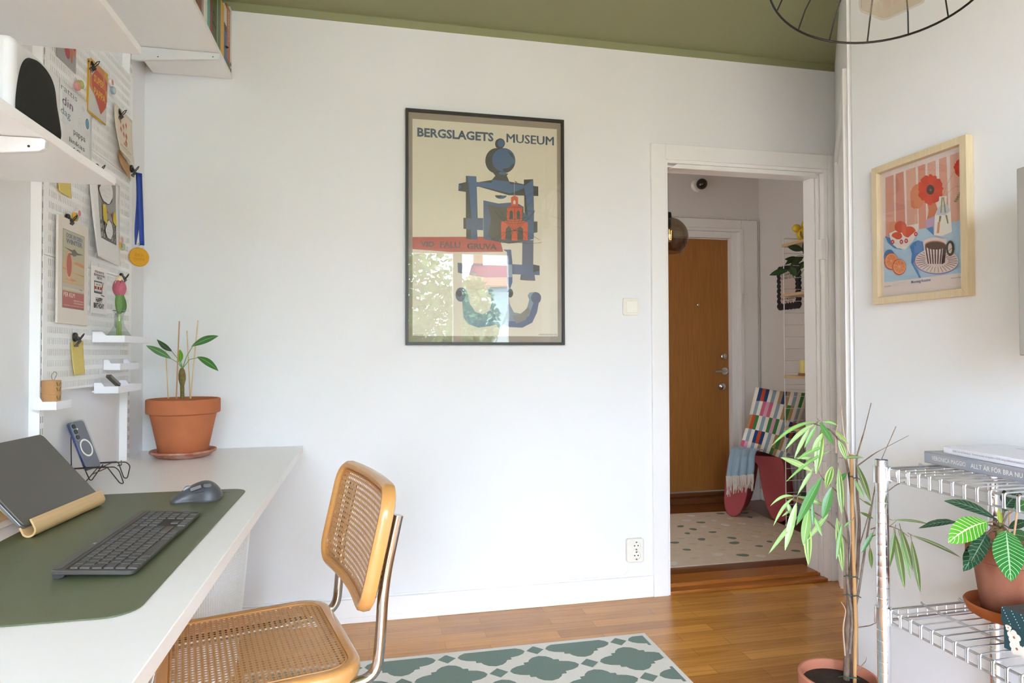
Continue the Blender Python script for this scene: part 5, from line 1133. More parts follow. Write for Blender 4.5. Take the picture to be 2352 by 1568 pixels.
# ---------------------------------------------------------------- rug with a green lattice
rugw = mat('rug_cream', '#e3ddd2', 0.95, noise=0.08, nscale=160, bump=0.7, bscale=420, stretch=(1, 2, 1)); rugg = mat('rug_green', '#788a80', 0.95, noise=0.18, nscale=170, bump=0.7, bscale=420, stretch=(1, 2, 1))
RX0, RX1, RY0, RY1 = -0.43, 1.085, 1.05, 2.486
q = MB().box(RX0, RX1, RY0, RY1, 0.0006, 0.0055)
def half(): return [(0.128, 0.0), (0.118, 0.018), (0.098, 0.031), (0.072, 0.038), (0.066, 0.038), (0.066, 0.054), (0.048, 0.056), (0.042, 0.070), (0.026, 0.086), (0.0, 0.094)]
def motif():
    h = half(); up = h+[(-x, y) for x, y in h[::-1][1:]]; return up+[(x, -y) for x, y in up[::-1][1:-1]]
def clipbox(P, x0, x1, y0, y1):
    for ax_, lim, sg in ((0, x0, 1), (0, x1, -1), (1, y0, 1), (1, y1, -1)):
        O = []
        for i in range(len(P)):
            A_, B_ = P[i-1], P[i]; ia = (A_[ax_]-lim)*sg >= 0; ib = (B_[ax_]-lim)*sg >= 0
            if ia != ib: s = (lim-A_[ax_])/(B_[ax_]-A_[ax_]); O.append((A_[0]+s*(B_[0]-A_[0]), A_[1]+s*(B_[1]-A_[1])))
            if ib: O.append(B_)
        P = O
        if len(P) < 3: return None
    return P
for r_ in range(-1, 11):
    for c_ in range(-5, 4):
        my = 2.2895+0.1435-0.1435*r_; mx_ = 0.6165+0.3365*c_+(0.168 if r_ % 2 == 0 else 0)
        for shp, ox in ((motif(), 0.0), ([(0.034, 0), (0, 0.034), (-0.034, 0), (0, -0.034)], 0.16825)):
            P = clipbox([(mx_+ox+x, my+y) for x, y in shp], RX0+0.018, RX1-0.018, RY0+0.018, RY1-0.022)
            if P: q.add([(x, y, 0.0059) for x, y in P], [tuple(range(len(P)))[::-1]], 1)
o = q.build('rug', [rugw, rugg]); tag(o, 'flat woven cream rug with a grey green lattice pattern on the oak floor', 'rug')

# ---------------------------------------------------------------- cane cantilever chair
def cane_mat():
    m = bpy.data.materials.new('woven_cane'); m.use_nodes = True; nt = m.node_tree; b = nt.nodes['Principled BSDF']; N = nt.nodes.new; L = nt.links.new
    uvn = N('ShaderNodeUVMap'); sp = N('ShaderNodeSeparateXYZ'); L(uvn.outputs[0], sp.inputs[0])
    def mth(op, a, bb=None):
        n_ = N('ShaderNodeMath'); n_.operation = op
        for i, x in enumerate((a, bb)):
            if x is None: continue
            if isinstance(x, (int, float)): n_.inputs[i].default_value = x
            else: L(x, n_.inputs[i])
        return n_.outputs[0]
    p = 0.0125
    fx = mth('ABSOLUTE', mth('SUBTRACT', mth('FRACT', mth('DIVIDE', sp.outputs['X'], p)), 0.5)); fy = mth('ABSOLUTE', mth('SUBTRACT', mth('FRACT', mth('DIVIDE', sp.outputs['Y'], p)), 0.5))
    hole = mth('MULTIPLY', mth('LESS_THAN', mth('MAXIMUM', fx, fy), 0.27), mth('LESS_THAN', mth('ADD', fx, fy), 0.335))
    strand = mth('MAXIMUM', mth('GREATER_THAN', fx, 0.46), mth('GREATER_THAN', fy, 0.46))
    rim_ = mth('MULTIPLY', mth('LESS_THAN', mth('ADD', fx, fy), 0.43), 0.8)
    nz = N('ShaderNodeTexNoise'); nz.inputs['Scale'].default_value = 60; tcc = N('ShaderNodeTexCoord'); L(tcc.outputs['Object'], nz.inputs['Vector'])
    mx = N('ShaderNodeMix'); mx.data_type = 'RGBA'; mx.inputs['A'].default_value = (*lin('#bf9160'), 1); mx.inputs['B'].default_value = (*lin('#d8b07c'), 1); L(nz.outputs['Fac'], mx.inputs['Factor'])
    m2 = N('ShaderNodeMix'); m2.data_type = 'RGBA'; m2.inputs['B'].default_value = (*lin('#a07448'), 1); L(mx.outputs['Result'], m2.inputs['A']); L(mth('MAXIMUM', strand, rim_), m2.inputs['Factor'])
    L(m2.outputs['Result'], b.inputs['Base Color']); b.inputs['Roughness'].default_value = 0.5
    wv = mth('SUBTRACT', 0.5, mth('ADD', fx, fy)); bp = N('ShaderNodeBump'); bp.inputs['Strength'].default_value = 0.7; bp.inputs['Distance'].default_value = 0.0015; L(mth('ABSOLUTE', wv), bp.inputs['Height']); L(bp.outputs[0], b.inputs['Normal'])
    L(mth('SUBTRACT', 1.0, hole), b.inputs['Alpha']); return m
canem = cane_mat(); beech = mat('beech', '#cb9556', 0.26, noise=0.10, nscale=6, stretch=(8, 1.2, 8), coat=0.4)
steel = mat('chrome_tube', '#b9b6b2', 0.10, 1.0)
ch = thing('cane_chair', 'beech and woven cane cantilever chair with chrome tubes, pushed up to the desk', 'chair', (-0.2575, 1.617, 0.0060), (0, 0, math.atan2(0.25, 0.968)))
# seat: x from -0.2 (front) to +0.196 (rear)
SZ = 0.459
def seat_out(dx, dy, r, n=8):
    o = []
    for sx, sy, a0, rr in ((1, 1, 0, r*1.3), (-1, 1, 90, r), (-1, -1, 180, r), (1, -1, 270, r*1.3)):
        hw = (0.230 if sx > 0 else 0.225)-dy; hx = 0.200-dx; rr = max(0.02, rr-dx)
        for k in range(n+1):
            an = math.radians(a0+90*k/n); o.append((sx*(hx-rr)+rr*math.cos(an), sy*(hw-rr)+rr*math.sin(an)))
    return o
rings_ = [(0.000, 0.0, -0.034), (-0.004, 0.0, -0.022), (-0.003, 0.0, -0.006), (0.003, 0.0, 0.0), (0.012, 0.0, 0.001), (0.022, 0.0, -0.001), (0.024, 0.0, -0.006), (0.034, 0.0, -0.030), (0.010, 0.0, -0.036)]
q = MB(); R0 = [[(x, y, SZ+dz) for x, y in seat_out(d_, d_, 0.060)] for d_, _, dz in rings_]; n = len(R0[0])
q.v = [p for r_ in R0 for p in r_]
for k in range(len(R0)):
    k2 = (k+1) % len(R0)
    for i in range(n): q.f.append((k*n+i, k*n+(i+1) % n, k2*n+(i+1) % n, k2*n+i)); q.m.append(0)
q.build('seat_frame', beech, ch, smooth=True)
P = seat_out(0.022, 0.022, 0.060); v = [(x, y, SZ-0.003) for x, y in P]; mbs = MB().add(v, [tuple(range(len(v)))])
mbs.build('seat', canem, ch, uv=[(x, y) for x, y, z in v])
MB().tube([(x, y, SZ-0.0015) for x, y in seat_out(0.026, 0.026, 0.060)], 0.0022, 6, closed=True).build('seat_spline', mat('cane_spline', '#c08a4a', 0.45), ch, smooth=True)
# backrest
def bpos(y, z):   # height 0..1 and side offset -> point on the curved back
    s = (z-0.565)/0.265; return (0.196+0.060*s+0.020*(1-(y/0.235)**2), y, z)
def bout(d_, r=0.055, n=8):
    o = []
    for sx, sy, a0 in ((1, 1, 0), (-1, 1, 90), (-1, -1, 180), (1, -1, 270)):
        hw = 0.226-d_; hz_ = 0.126-d_; rr = max(0.012, r-d_)
        for k in range(n+1):
            an = math.radians(a0+90*k/n); o.append((sx*(hw-rr)+rr*math.cos(an), 0.6975+sy*(hz_-rr)+rr*math.sin(an)))
        if sy*1 and (sx, sy) in ((1, 1), (-1, -1)):     # extra points along the long sides so the curve shows
            for k in range(1, 8): o.append((sx*(hw-rr)*(1-2*k/8), 0.6975+sy*hz_))
    return o
BO = bout(0.0); path = [Vector(bpos(y, z)) for y, z in BO]
q = MB(); n = len(path); sec = [(-0.011, -0.009), (-0.005, -0.0155), (0.004, -0.017), (0.010, -0.012), (0.0125, 0.0), (0.010, 0.012), (0.003, 0.016), (-0.006, 0.014), (-0.011, 0.005)]
cen = Vector((0.23, 0, 0.6975)); rr_ = []
for i in range(n):
    d_ = (path[(i+1) % n]-path[i-1]).normalized(); nx_ = Vector((0.97, 0, -0.22)).normalized(); od = d_.cross(nx_).normalized()
    if od.dot(path[i]-cen) < 0: od = -od
    rr_.append([path[i]+od*a_+nx_*(b_+0.0) for a_, b_ in sec])
q.v = [p for r_ in rr_ for p in r_]; m_n = len(sec)
for i in range(n):
    for j in range(m_n): q.f.append((i*m_n+j, i*m_n+(j+1) % m_n, ((i+1) % n)*m_n+(j+1) % m_n, ((i+1) % n)*m_n+j)); q.m.append(0)
q.build('back_frame', beech, ch, smooth=True)
NY, NZ = 24, 10; Pg = []; uv = []
for i in range(NZ+1):
    row = []
    for j in range(NY+1):
        zz = 0.6975-0.117+0.234*i/NZ; lim = 0.217; dzc = abs(zz-0.6975)-(0.117-0.045)
        if dzc > 0: lim = 0.217-0.045+math.sqrt(max(0, 0.045**2-dzc**2))
        y = -lim+2*lim*j/NY; p = bpos(y, zz); row.append((p[0]-0.006, p[1], p[2])); uv.append((y, zz))
    Pg.append(row)
MB().grid(Pg).build('back_cane', canem, ch, uv=uv, smooth=True)
MB().tube([Vector(bpos(y, z))+Vector((-0.010, 0, 0)) for y, z in bout(0.013)], 0.0022, 6, closed=True).build('back_spline', _M['cane_spline'], ch, smooth=True)
# one bent steel tube
for s in (1, -1):
    pts = fillet([(0.276, s*0.211, 0.770), (0.243, s*0.211, 0.625), (0.236, s*0.211, 0.50), (0.228, s*0.211, 0.425), (0.10, s*0.203, 0.4105), (-0.19, s*0.203, 0.4105), (-0.215, s*0.207, 0.34), (-0.232, s*0.21, 0.0125), (0.0, s*0.21, 0.0125), (0.22, s*0.21, 0.0125), (0.235, 0 if s > 0 else -0.001, 0.0125)], 0.065, 8)
    MB().tube(pts, 0.0122, 16).build('leg', steel, ch, smooth=True)
    for zz, xx in ((0.735, 0.256), (0.640, 0.234)): MB().tube([(xx+0.020, s*0.211, zz), (xx-0.004, s*0.211, zz)], 0.004, 8).build('bolt', steel, ch)
    MB().box(-0.15, 0.15, s*0.203-0.006, s*0.203+0.006, 0.4225, 0.4245).build('seat_clamp', steel, ch)

# ---------------------------------------------------------------- white mesh bin under the desk
t = thing('waste_bin', 'tall white mesh waste bin under the desk near the far wall', 'bin', (-0.565, 2.50, 0.0005))
q = MB(); br = lambda z: 0.100+0.092*z
for k in range(64): z = 0.03+0.62*k/63; q.lathe([(br(z), z), (br(z)+0.0009, z+0.0014)], n=60, cap=False)
for k in range(110):
    an = 2*math.pi*k/110; q.tube([(br(0)*math.cos(an), br(0)*math.sin(an), 0.0), (br(0.66)*math.cos(an), br(0.66)*math.sin(an), 0.66)], 0.0008, 4)
q.build('mesh_wall', wmetal, t); MB().tube([(br(.66)*math.cos(2*math.pi*i/48), br(.66)*math.sin(2*math.pi*i/48), 0.66) for i in range(48)], 0.004, 8, closed=True).build('rim', wmetal, t, smooth=True)
MB().lathe([(0, 0), (0.102, 0), (0.104, 0.03), (0.100, 0.03), (0.100, 0.004), (0, 0.004)], n=48).build('base', wmetal, t, smooth=True)
MB().lathe([(0.088, 0.006), (0.145, 0.62)], n=40, cap=False).build('bin_liner', mat('liner', '#e4e4e3', 0.7), t, smooth=True)
# ---------------------------------------------------------------- hall: rug, shelf ladder, stool, cushion, throw, radiator
q = MB(); A = [(1.30, 3.215), (2.372, 3.205), (2.640, 3.590), (2.665, 4.235), (2.05, 4.262), (1.30, 4.25)]
q.prism(A, (0, 0, 0.0006), (1, 0, 0), (0, 1, 0), (0, 0, 0.006), 0)
rnd = random.Random(11); spots = []
k = 0
while len(spots) < 78 and k < 3000:
    k += 1; x = rnd.uniform(1.4, 2.6); y = rnd.uniform(3.25, 4.2)
    if x > 2.35+(y-3.2)*0.65: continue
    if all((x-a)**2+(y-b)**2 > 0.095**2 for a, b in spots): spots.append((x, y))
for i, (x, y) in enumerate(spots):
    r_ = rnd.uniform(0.020, 0.032); an0 = rnd.uniform(0, 6); v = []
    for j in range(12):
        an = 2*math.pi*j/12; rr = r_*(1+0.16*math.sin(2*an+an0)+0.08*math.sin(3*an)); v.append((x+rr*math.cos(an), y+rr*0.85*math.sin(an), 0.0070+0.0006*(i % 3)))
    q.add(v+[(a, b, 0.0064) for a, b, c in v], [tuple(range(12))]+[(12+(j+1) % 12, (j+1) % 12, j, 12+j) for j in range(12)], (1, 2, 3, 1, 2, 3, 2)[i % 7])
o = q.build('rug', [mat('hall_rug', '#d8c4ac', 0.95, noise=0.08, nscale=20, bump=0.6, bscale=300), mat('dot_green', '#6f7a68', 0.95), mat('dot_sand', '#c9b898', 0.95), mat('dot_white', '#d9d2c4', 0.95)])
tag(o, 'beige hall rug with scattered green, sand and white dots beyond the doorway', 'rug')

# string shelf: wire ladder with pale wood shelves
t = thing('ladder_shelf', 'white wire ladder wall shelf with pale wood boards in the hall', 'shelf', (2.663, 3.8155, 0.0005))
hw_ = mat('hall_white_wire', '#e8e6e2', 0.35); pine = mat('pale_shelf', '#cdae88', 0.5, noise=0.1, nscale=6, stretch=(20, 2, 20))
for yy in (0.0, -0.60):
    q = MB().tube(fillet([(0, yy, 0.003), (0, yy, 1.885), (0.294, yy, 1.885), (0.294, yy, 0.003)], 0.015), 0.0032, 8)
    z = 0.06
    while z < 1.85: q.tube([(0, yy, z), (0.294, yy, z)], 0.0020, 6); z += 0.0785
    q.lathe([(0.008, 0.0), (0.008, 0.012), (0.003, 0.014)], (0, yy, -0.0004), 12).lathe([(0.008, 0.0), (0.008, 0.012), (0.003, 0.014)], (0.294, yy, -0.0004), 12)
    q.build('ladder_frame', hw_, t, smooth=True)
SH = (1.845, 1.518, 0.985, 0.648, 0.200)
for z in SH:
    MB().box(-0.006, 0.290, -0.596, 0.0100 if z > 1.2 else -0.004, z-0.018, z).build('board', pine, t, bevel=0.001)
ladx, lady = 2.663, 3.8155
# things on it
t = thing('lemon_figure', 'yellow bumpy ceramic lemon piece on top of the ladder shelf', 'ornament', (2.70, 3.665, 1.8463))
yl_ = mat('lemon', '#d9b52c', 0.3, bump=0.3, bscale=80)
def blob(mb, c, r, sc=(1, 1, 1), n=14):
    for i in range(n//2):
        pass
    P = [[(c[0]+r*sc[0]*math.sin(math.pi*i/10)*math.cos(2*math.pi*j/n), c[1]+r*sc[1]*math.sin(math.pi*i/10)*math.sin(2*math.pi*j/n), c[2]+r*sc[2]*math.cos(math.pi*i/10)) for j in range(n+1)] for i in range(11)]
    return mb.grid(P)
q = MB(); blob(q, (0, 0, 0.042), 0.042); q.build('body', yl_, t, smooth=True)
q = MB(); blob(q, (0.012, -0.02, 0.098), 0.034, (1, 1, 0.9)); q.build('lemon', yl_, t, smooth=True)
q = MB(); blob(q, (-0.040, 0.010, 0.080), 0.026, (1.1, 1, 1)); q.build('lemon', yl_, t, smooth=True)
q = MB(); q.grid([[(-0.035, -0.03, 0.012), (-0.043, -0.025, 0.03), (-0.036, -0.02, 0.055)], [(-0.028, -0.04, 0.012), (-0.038, -0.034, 0.034), (-0.032, -0.025, 0.055)]]); q.build('leaf', mat('olive_leaf', '#6b6a2a', 0.5), t, solid=0.001)
hp = thing('potted_plant', 'trailing dark green plant in a pale pot on the second shelf of the ladder', 'plant', (2.755, 3.600, 1.5192))
MB().lathe([(0, 0), (0.045, 0), (0.058, 0.10), (0.055, 0.10), (0.05, 0.085), (0, 0.085)], n=36).build('pot', mat('sage_pot', '#a8b096', 0.5), hp, smooth=True)
lfh = leafmat('leaf_hall', '#33512c', '#27401f', '#4c6a3c', 0.35, 0, 0.03)
for (u0, v0, u1, v1, w_, t0, t1) in ((1846, 575, 1809, 567, .040, 3.95, 3.88), (1843, 598, 1802, 595, .034, 3.95, 3.90), (1846, 590, 1815, 611, .036, 3.95, 3.80), (1812, 620, 1767, 632, .036, 3.85, 3.80), (1815, 612, 1828, 634, .040, 3.85, 3.80), (1850, 590, 1852, 548, .045, 3.95, 3.95), (1835, 590, 1803, 608, .030, 3.95, 3.82), (1848, 600, 1838, 618, .035, 3.95, 3.9)):
    leaf(hp, at(u0, v0, t0), at(u1, v1, t1), w_, lfh, arch=0.06, n=8)
for pts in (((1852, 590), (1835, 585), (1818, 600)), ((1850, 600), (1830, 632), (1822, 634), (1812, 620)), ((1850, 612), (1834, 640), (1824, 640), (1815, 622))):
    MB().tube(fillet([local(at(u, v, 3.9), hp) for u, v in pts], 0.02), 0.0016, 6).build('stem', mat('stem_hall', '#5c7a44', 0.5), hp, smooth=True)
t = thing('candle_glass', 'pale yellow glass tumbler on a small brown scalloped stand, third ladder shelf', 'tumbler', (2.720, 3.690, 0.9862))
MB().lathe([(0.036+0.004*math.cos(0), 0), (0.040, 0.004), (0.040, 0.012), (0.034, 0.016), (0, 0.016)], n=10).build('stand', mat('scallop', '#8a6148', 0.6), t, smooth=True)
MB().lathe([(0, 0.0165), (0.031, 0.0165), (0.032, 0.022), (0.033, 0.098), (0.030, 0.098), (0.029, 0.022), (0, 0.022)], n=32).build('glass', mat('yellow_glass', '#e0d080', 0.25, spec=0.7), t, smooth=True)
t = MB().box(-0.05, 0.05, -0.10, 0.10, 0.0, 0.030).build('box', mat('dark_teal', '#2c3c44', 0.4), None, (2.78, 3.66, 0.2007), bevel=0.006)
tag(t, 'flat dark teal case on the lowest ladder shelf behind the long leaves', 'case')
# scalloped coffee print on the hall wall
t = thing('scalloped_print', 'black scalloped frame with a coffee drawing on the hall wall', 'picture', (HX-0.0005, 4.176, 1.605), FR)
q = MB(); W_, H_ = 0.262, 0.318; P = []
def scal(W, H, nx, ny, amp):
    P = []
    for (a_, b_, n_) in (((-W/2, -H/2), (W/2, -H/2), nx), ((W/2, -H/2), (W/2, H/2), ny), ((W/2, H/2), (-W/2, H/2), nx), ((-W/2, H/2), (-W/2, -H/2), ny)):
        dx, dy = b_[0]-a_[0], b_[1]-a_[1]; L_ = math.hypot(dx, dy); nx_, ny_ = dy/L_, -dx/L_
        for k in range(n_*6):
            s = k/(n_*6); o_ = amp*abs(math.sin(math.pi*s*n_)); P.append((a_[0]+dx*s+nx_*o_, a_[1]+dy*s+ny_*o_))
    return P
q.prism(scal(W_-0.02, H_-0.02, 6, 8, 0.012), (0, 0, 0.0005), (1, 0, 0), (0, 1, 0), (0, 0, 0.014)); q.build('frame', mat('frame_black2', '#1d1b1b', 0.6), t)
q = MB().prism([(x, y) for x, y in scal(W_-0.080, H_-0.080, 6, 8, -0.010)], (0, 0, 0.0146), (1, 0, 0), (0, 1, 0), (0, 0, 0.0006)); q.build('sheet', mat('print_pink', '#cbbab2', 0.7), t)
a = Art(0.18, 0.235, z0=0.0154); K = '#2a2625'
a.text('COFFEE', 0.10, 0.86, 0.85, 0.93, K, 0.02).text('LOVER CLUB', 0.08, 0.76, 0.90, 0.84, K, 0.02).text('EVERY MORNING', 0.08, 0.12, 0.92, 0.18, K, 0.02).text('7AM - 10AM', 0.25, 0.04, 0.78, 0.10, K, 0.02)
a.line([(0.15, 0.66), (0.15, 0.56), (0.60, 0.56), (0.60, 0.66)], 0.002, K).line([(0.28, 0.55), (0.28, 0.36), (0.55, 0.36), (0.55, 0.55)], 0.002, K).line([(0.35, 0.54), (0.35, 0.37)], 0.0015, K).line([(0.42, 0.54), (0.42, 0.37)], 0.0015, K)
a.line([(0.72, 0.66), (0.72, 0.46), (0.76, 0.42), (0.84, 0.42), (0.88, 0.46), (0.88, 0.66)], 0.002, K).line([(0.62, 0.40), (0.70, 0.34), (0.86, 0.34), (0.94, 0.40)], 0.002, K)
a.build('print', t)

# radiator behind the ladder
t = thing('radiator', 'white ribbed radiator on the hall wall behind the ladder shelf', 'radiator', (HX-0.082, 3.84, 0.13))
q = MB(); rw = mat('radiator_white', '#d3cfca', 0.4)
for k in range(8): q.tube([(0.03, 0.02+0.040*k, 0.02), (0.03, 0.02+0.040*k, 0.72)], 0.0155, 10)
q.build('ribs', rw, t, smooth=True)
MB().box(0.010, 0.055, 0.0, 0.32, 0.715, 0.745).build('top_rail', rw, t, bevel=0.004); MB().box(0.010, 0.055, 0.0, 0.32, -0.005, 0.03).build('bottom_rail', rw, t, bevel=0.004)
MB().box(0.056, 0.0815, 0.1, 0.13, 0.2, 0.23).build('wall_mount', rw, t); MB().tube([(0.03, 0.32, 0.70), (0.03, 0.35, 0.70)], 0.016, 14).build('valve', nickel, t)

# stool
th_ = math.atan2(-0.68, 0.73)          # across the stool
sx_ = Vector((math.cos(th_), math.sin(th_), 0)); 
t = thing('stool', 'dusty red arched stool in the hall with a throw and cushion on it', 'stool', (2.640, 4.085, 0.0070), (0, 0, th_))
pinkm = mat('stool_red', '#a8484a', 0.75, noise=0.06, nscale=40, bump=0.3, bscale=350)
def arch():
    P = [(-0.150, 0.432), (0.150, 0.432)]
    P += [(0.168, 0.425), (0.182, 0.380), (0.198, 0.250), (0.207, 0.110), (0.203, 0.055), (0.187, 0.018), (0.160, 0.001), (0.130, 0.004), (0.100, 0.030), (0.074, 0.085), (0.052, 0.165), (0.034, 0.270), (0.022, 0.350), (0.012, 0.378), (0.0, 0.386)]
    P += [(-x, y) for x, y in P[2:-1][::-1]]; return P
MB().prism([(x, z) for x, z in arch()][::-1], (0, -0.135, 0), (1, 0, 0), (0, 0, 1), (0, 0.27, 0)).build('body', pinkm, t, bevel=0.006, seg=3, angle=30)

# cushion: real stitched blocks of stripes
cm = {}
pal = {'w': '#e4dccf', 'g': '#3a7a3c', 'o': '#b9482a', 'b': '#263f6e', 'p': '#c7637f', 't': '#a98862', 's': '#8a9dab', 'l': '#d59db0'}
keys = list(pal); rows_ = ['wbobwswtbtwswgwlgws', 'wswplpwswtgtwswwolow', 'togwswglgwswbobwswpw', 'wswbobwswtgtwswpwsow', 'plwswtwswgtwswswow']
t = thing('cushion', 'square cushion with rows of multicoloured stripes propped on the red stool', 'cushion')
TL, TR, BL_, BR_ = at(1736, 889, 4.48), at(1858, 903, 4.38), at(1700, 1024, 4.42), at(1810, 1058, 4.33)
nC, nR = 30, 30; nf = (TR-TL).cross(BL_-TL).normalized()
if nf.dot(Vector(CAM.tolist())-TL) < 0: nf = -nf
P = []; Q = []
for i in range(nR+1):
    v = i/nR; r1 = []; r2 = []
    for j in range(nC+1):
        u = j/nC; p = (TL*(1-u)+TR*u)*(1-v)+(BL_*(1-u)+BR_*u)*v
        e = (max(0, 1-abs(2*u-1)**3.2)*max(0, 1-abs(2*v-1)**3.2))**0.6; pin = 0.020*(4*u*(1-u)-1)*0+0.0
        cxy = (TL+TR+BL_+BR_)/4; sh = 1-0.035*(1-abs(2*u-1))*(abs(2*v-1)**4)-0.035*(1-abs(2*v-1))*(abs(2*u-1)**4)
        p = cxy+(p-cxy)*sh; wr = 0.004*math.sin(u*9+v*4)+0.003*math.sin(v*15-u*6)
        r1.append(p+nf*(0.062*e+wr*e)); r2.append(p-nf*(0.055*e))
    P.append(r1); Q.append(r2)
def cc(i, j):
    r_ = rows_[min(4, int(i/(nR/4.45)))]; return keys.index(r_[min(len(r_)-1, int(j/2))])
fab = [mat('cushion_'+k_, pal[k_], 0.9, bump=0.3, bscale=500) for k_ in keys]
MB().grid(P, mf=cc).build('front', fab, t, smooth=True)
MB().grid([r_[::-1] for r_ in Q]).build('back', mat('cushion_back', '#d9d0c2', 0.9), t, smooth=True)

# throw with fringe
t = thing('throw_blanket', 'pale blue wool throw with cream fringe hanging over the red stool', 'blanket')
bl = mat('throw_blue', '#8fa6b5', 0.95, noise=0.08, nscale=30, bump=0.5, bscale=400, sheen=0.3)
E0 = [((1722, 1036, 4.62), (1810, 1040, 4.50)), ((1700, 1030, 4.56), (1790, 1040, 4.42)), ((1684, 1026, 4.48), (1752, 1034, 4.36)), ((1677, 1032, 4.42), (1738, 1036, 4.315)), ((1674, 1052, 4.36), (1734, 1050, 4.27)), ((1671, 1072, 4.33), (1733, 1075, 4.25)), ((1668, 1095, 4.32), (1731, 1090, 4.24))]
P = []
for k in range(len(E0)*4-3):
    s = k/4; i = min(int(s), len(E0)-2); fr_ = s-i; a0 = Vector(at(*E0[i][0])).lerp(at(*E0[i+1][0]), fr_); a1 = Vector(at(*E0[i][1])).lerp(at(*E0[i+1][1]), fr_)
    n2 = (Vector(CAM.tolist())-a0).normalized(); drp = min(1, k/20)
    P.append([a0.lerp(a1, j/20)+n2*(0.012*math.sin(j*1.1+0.4)+0.007*math.sin(j*2.3+k*0.05)+0.02*math.sin(math.pi*j/20))*drp+Vector((0, 0, 0.010*(1-drp))) for j in range(21)])
MB().grid(P).build('cloth', bl, t, solid=0.006, smooth=True, sub=1)
q = MB(); rnd = random.Random(2)
for j in range(46):
    s = j/45*20; i = min(int(s), 19); p = Vector(P[-1][i]).lerp(P[-1][i+1], s-i); L_ = rnd.uniform(0.075, 0.115) if j > 8 else rnd.uniform(0.09, 0.13); dx = rnd.uniform(-0.012, 0.006)
    q.tube([p+Vector((0, 0, 0.006)), p+Vector((dx*0.3, -0.004, -L_*0.5)), p+Vector((dx, rnd.uniform(-0.01, 0.01), -L_))], 0.0022, 5)
o = q.build('fringe', mat('fringe_cream', '#d3cabd', 0.95), t, smooth=True); o['kind'] = 'stuff'
# smoked glass pendant in the hall
t = thing('globe_lamp', 'smoked glass globe pendant lamp with glowing filament in the hall', 'lamp', tuple(at(1534, 545, 3.9)))
sg = glass_pane('smoke_glass', (0.50, 0.43, 0.34), 1.5, 0.02)
R_ = 46/FPX*3.9
MB().lathe([(R_*math.sin(math.radians(a_)), R_*math.cos(math.radians(a_))) for a_ in range(14, 143, 6)], n=56, cap=False).build('globe', sg, t, smooth=True)
MB().lathe([(0, R_*0.99+0.03), (0.020, R_*0.99+0.03), (0.024, R_*0.99), (0.030, R_*0.96), (0, R_*0.96)][::-1], n=24).build('cap', bkm, t, smooth=True)
MB().tube([(0, 0, R_+0.02), (0, 0, ZC-0.003-t.location.z)], 0.003, 8).build('cord', bkm, t)
MB().lathe([(0, R_*0.94), (0.018, R_*0.94), (0.018, R_*0.45), (0, R_*0.45)][::-1], n=20).build('lamp_holder', bkm, t)
fil = bpy.data.materials.new('filament'); fil.use_nodes = True; fil.node_tree.nodes['Principled BSDF'].inputs['Emission Color'].default_value = (1, 0.45, 0.12, 1); fil.node_tree.nodes['Principled BSDF'].inputs['Emission Strength'].default_value = 2.5
MB().tube([(0.008, 0, R_*0.40), (0.010, 0, -R_*0.1), (0.02, 0, -R_*0.12), (0.022, 0, R_*0.36)], 0.0018, 6).build('filament', fil, t, smooth=True)
MB().lathe([(0.014, R_*0.44), (0.030, R_*0.2), (0.034, 0), (0.028, -R_*0.2), (0.012, -R_*0.3), (0, -R_*0.31)][::-1], n=28, cap=False).build('bulb', glass_pane('bulb_glass', (0.95, 0.9, 0.8), 1.45), t, smooth=True)

# ---------------------------------------------------------------- chrome wire shelf
cw = mat('chrome_wire', '#d6d8dc', 0.30, 1.0); cp = mat('chrome_post', '#e8e9ec', 0.14, 1.0)
WX, WY0 = 1.230, 1.3825; WW, WL = 0.335, 0.88
t = thing('wire_shelf', 'chrome wire shelving unit with plants and books beside the right wall', 'shelf unit', (WX, WY0, 0.0005))
ZS = (0.8497, 0.5063, 0.16)
for x in (0, WW):
    for y in (0, -WL):
        q = MB(); prof_ = [(0, 0.004), (0.0142, 0.004)]; z = 0.02
        while z < 0.855: prof_ += [(0.01465, z), (0.0147, z+0.001), (0.0147, z+0.0230), (0.01465, z+0.0240), (0.0144, z+0.0247)]; z += 0.0258
        prof_ += [(0.0142, 0.858), (0.010, 0.860), (0, 0.858)]
        q.lathe(prof_, (x, y, 0), 32).build('post', cp, t, smooth=True, bevel=0)
        MB().lathe([(0, 0), (0.016, 0), (0.012, 0.006), (0.005, 0.0195), (0, 0.02)], (x, y, 0), 20).build('foot', mat('plastic_black', '#222222', 0.5), t)
        for zs in ZS:
            MB().lathe([(0.0150, -0.0345), (0.0200, -0.0345), (0.0188, 0.0060), (0.0150, 0.0060)], (x, y, zs), 32, cap=False).build('collar', cp, t, smooth=True)
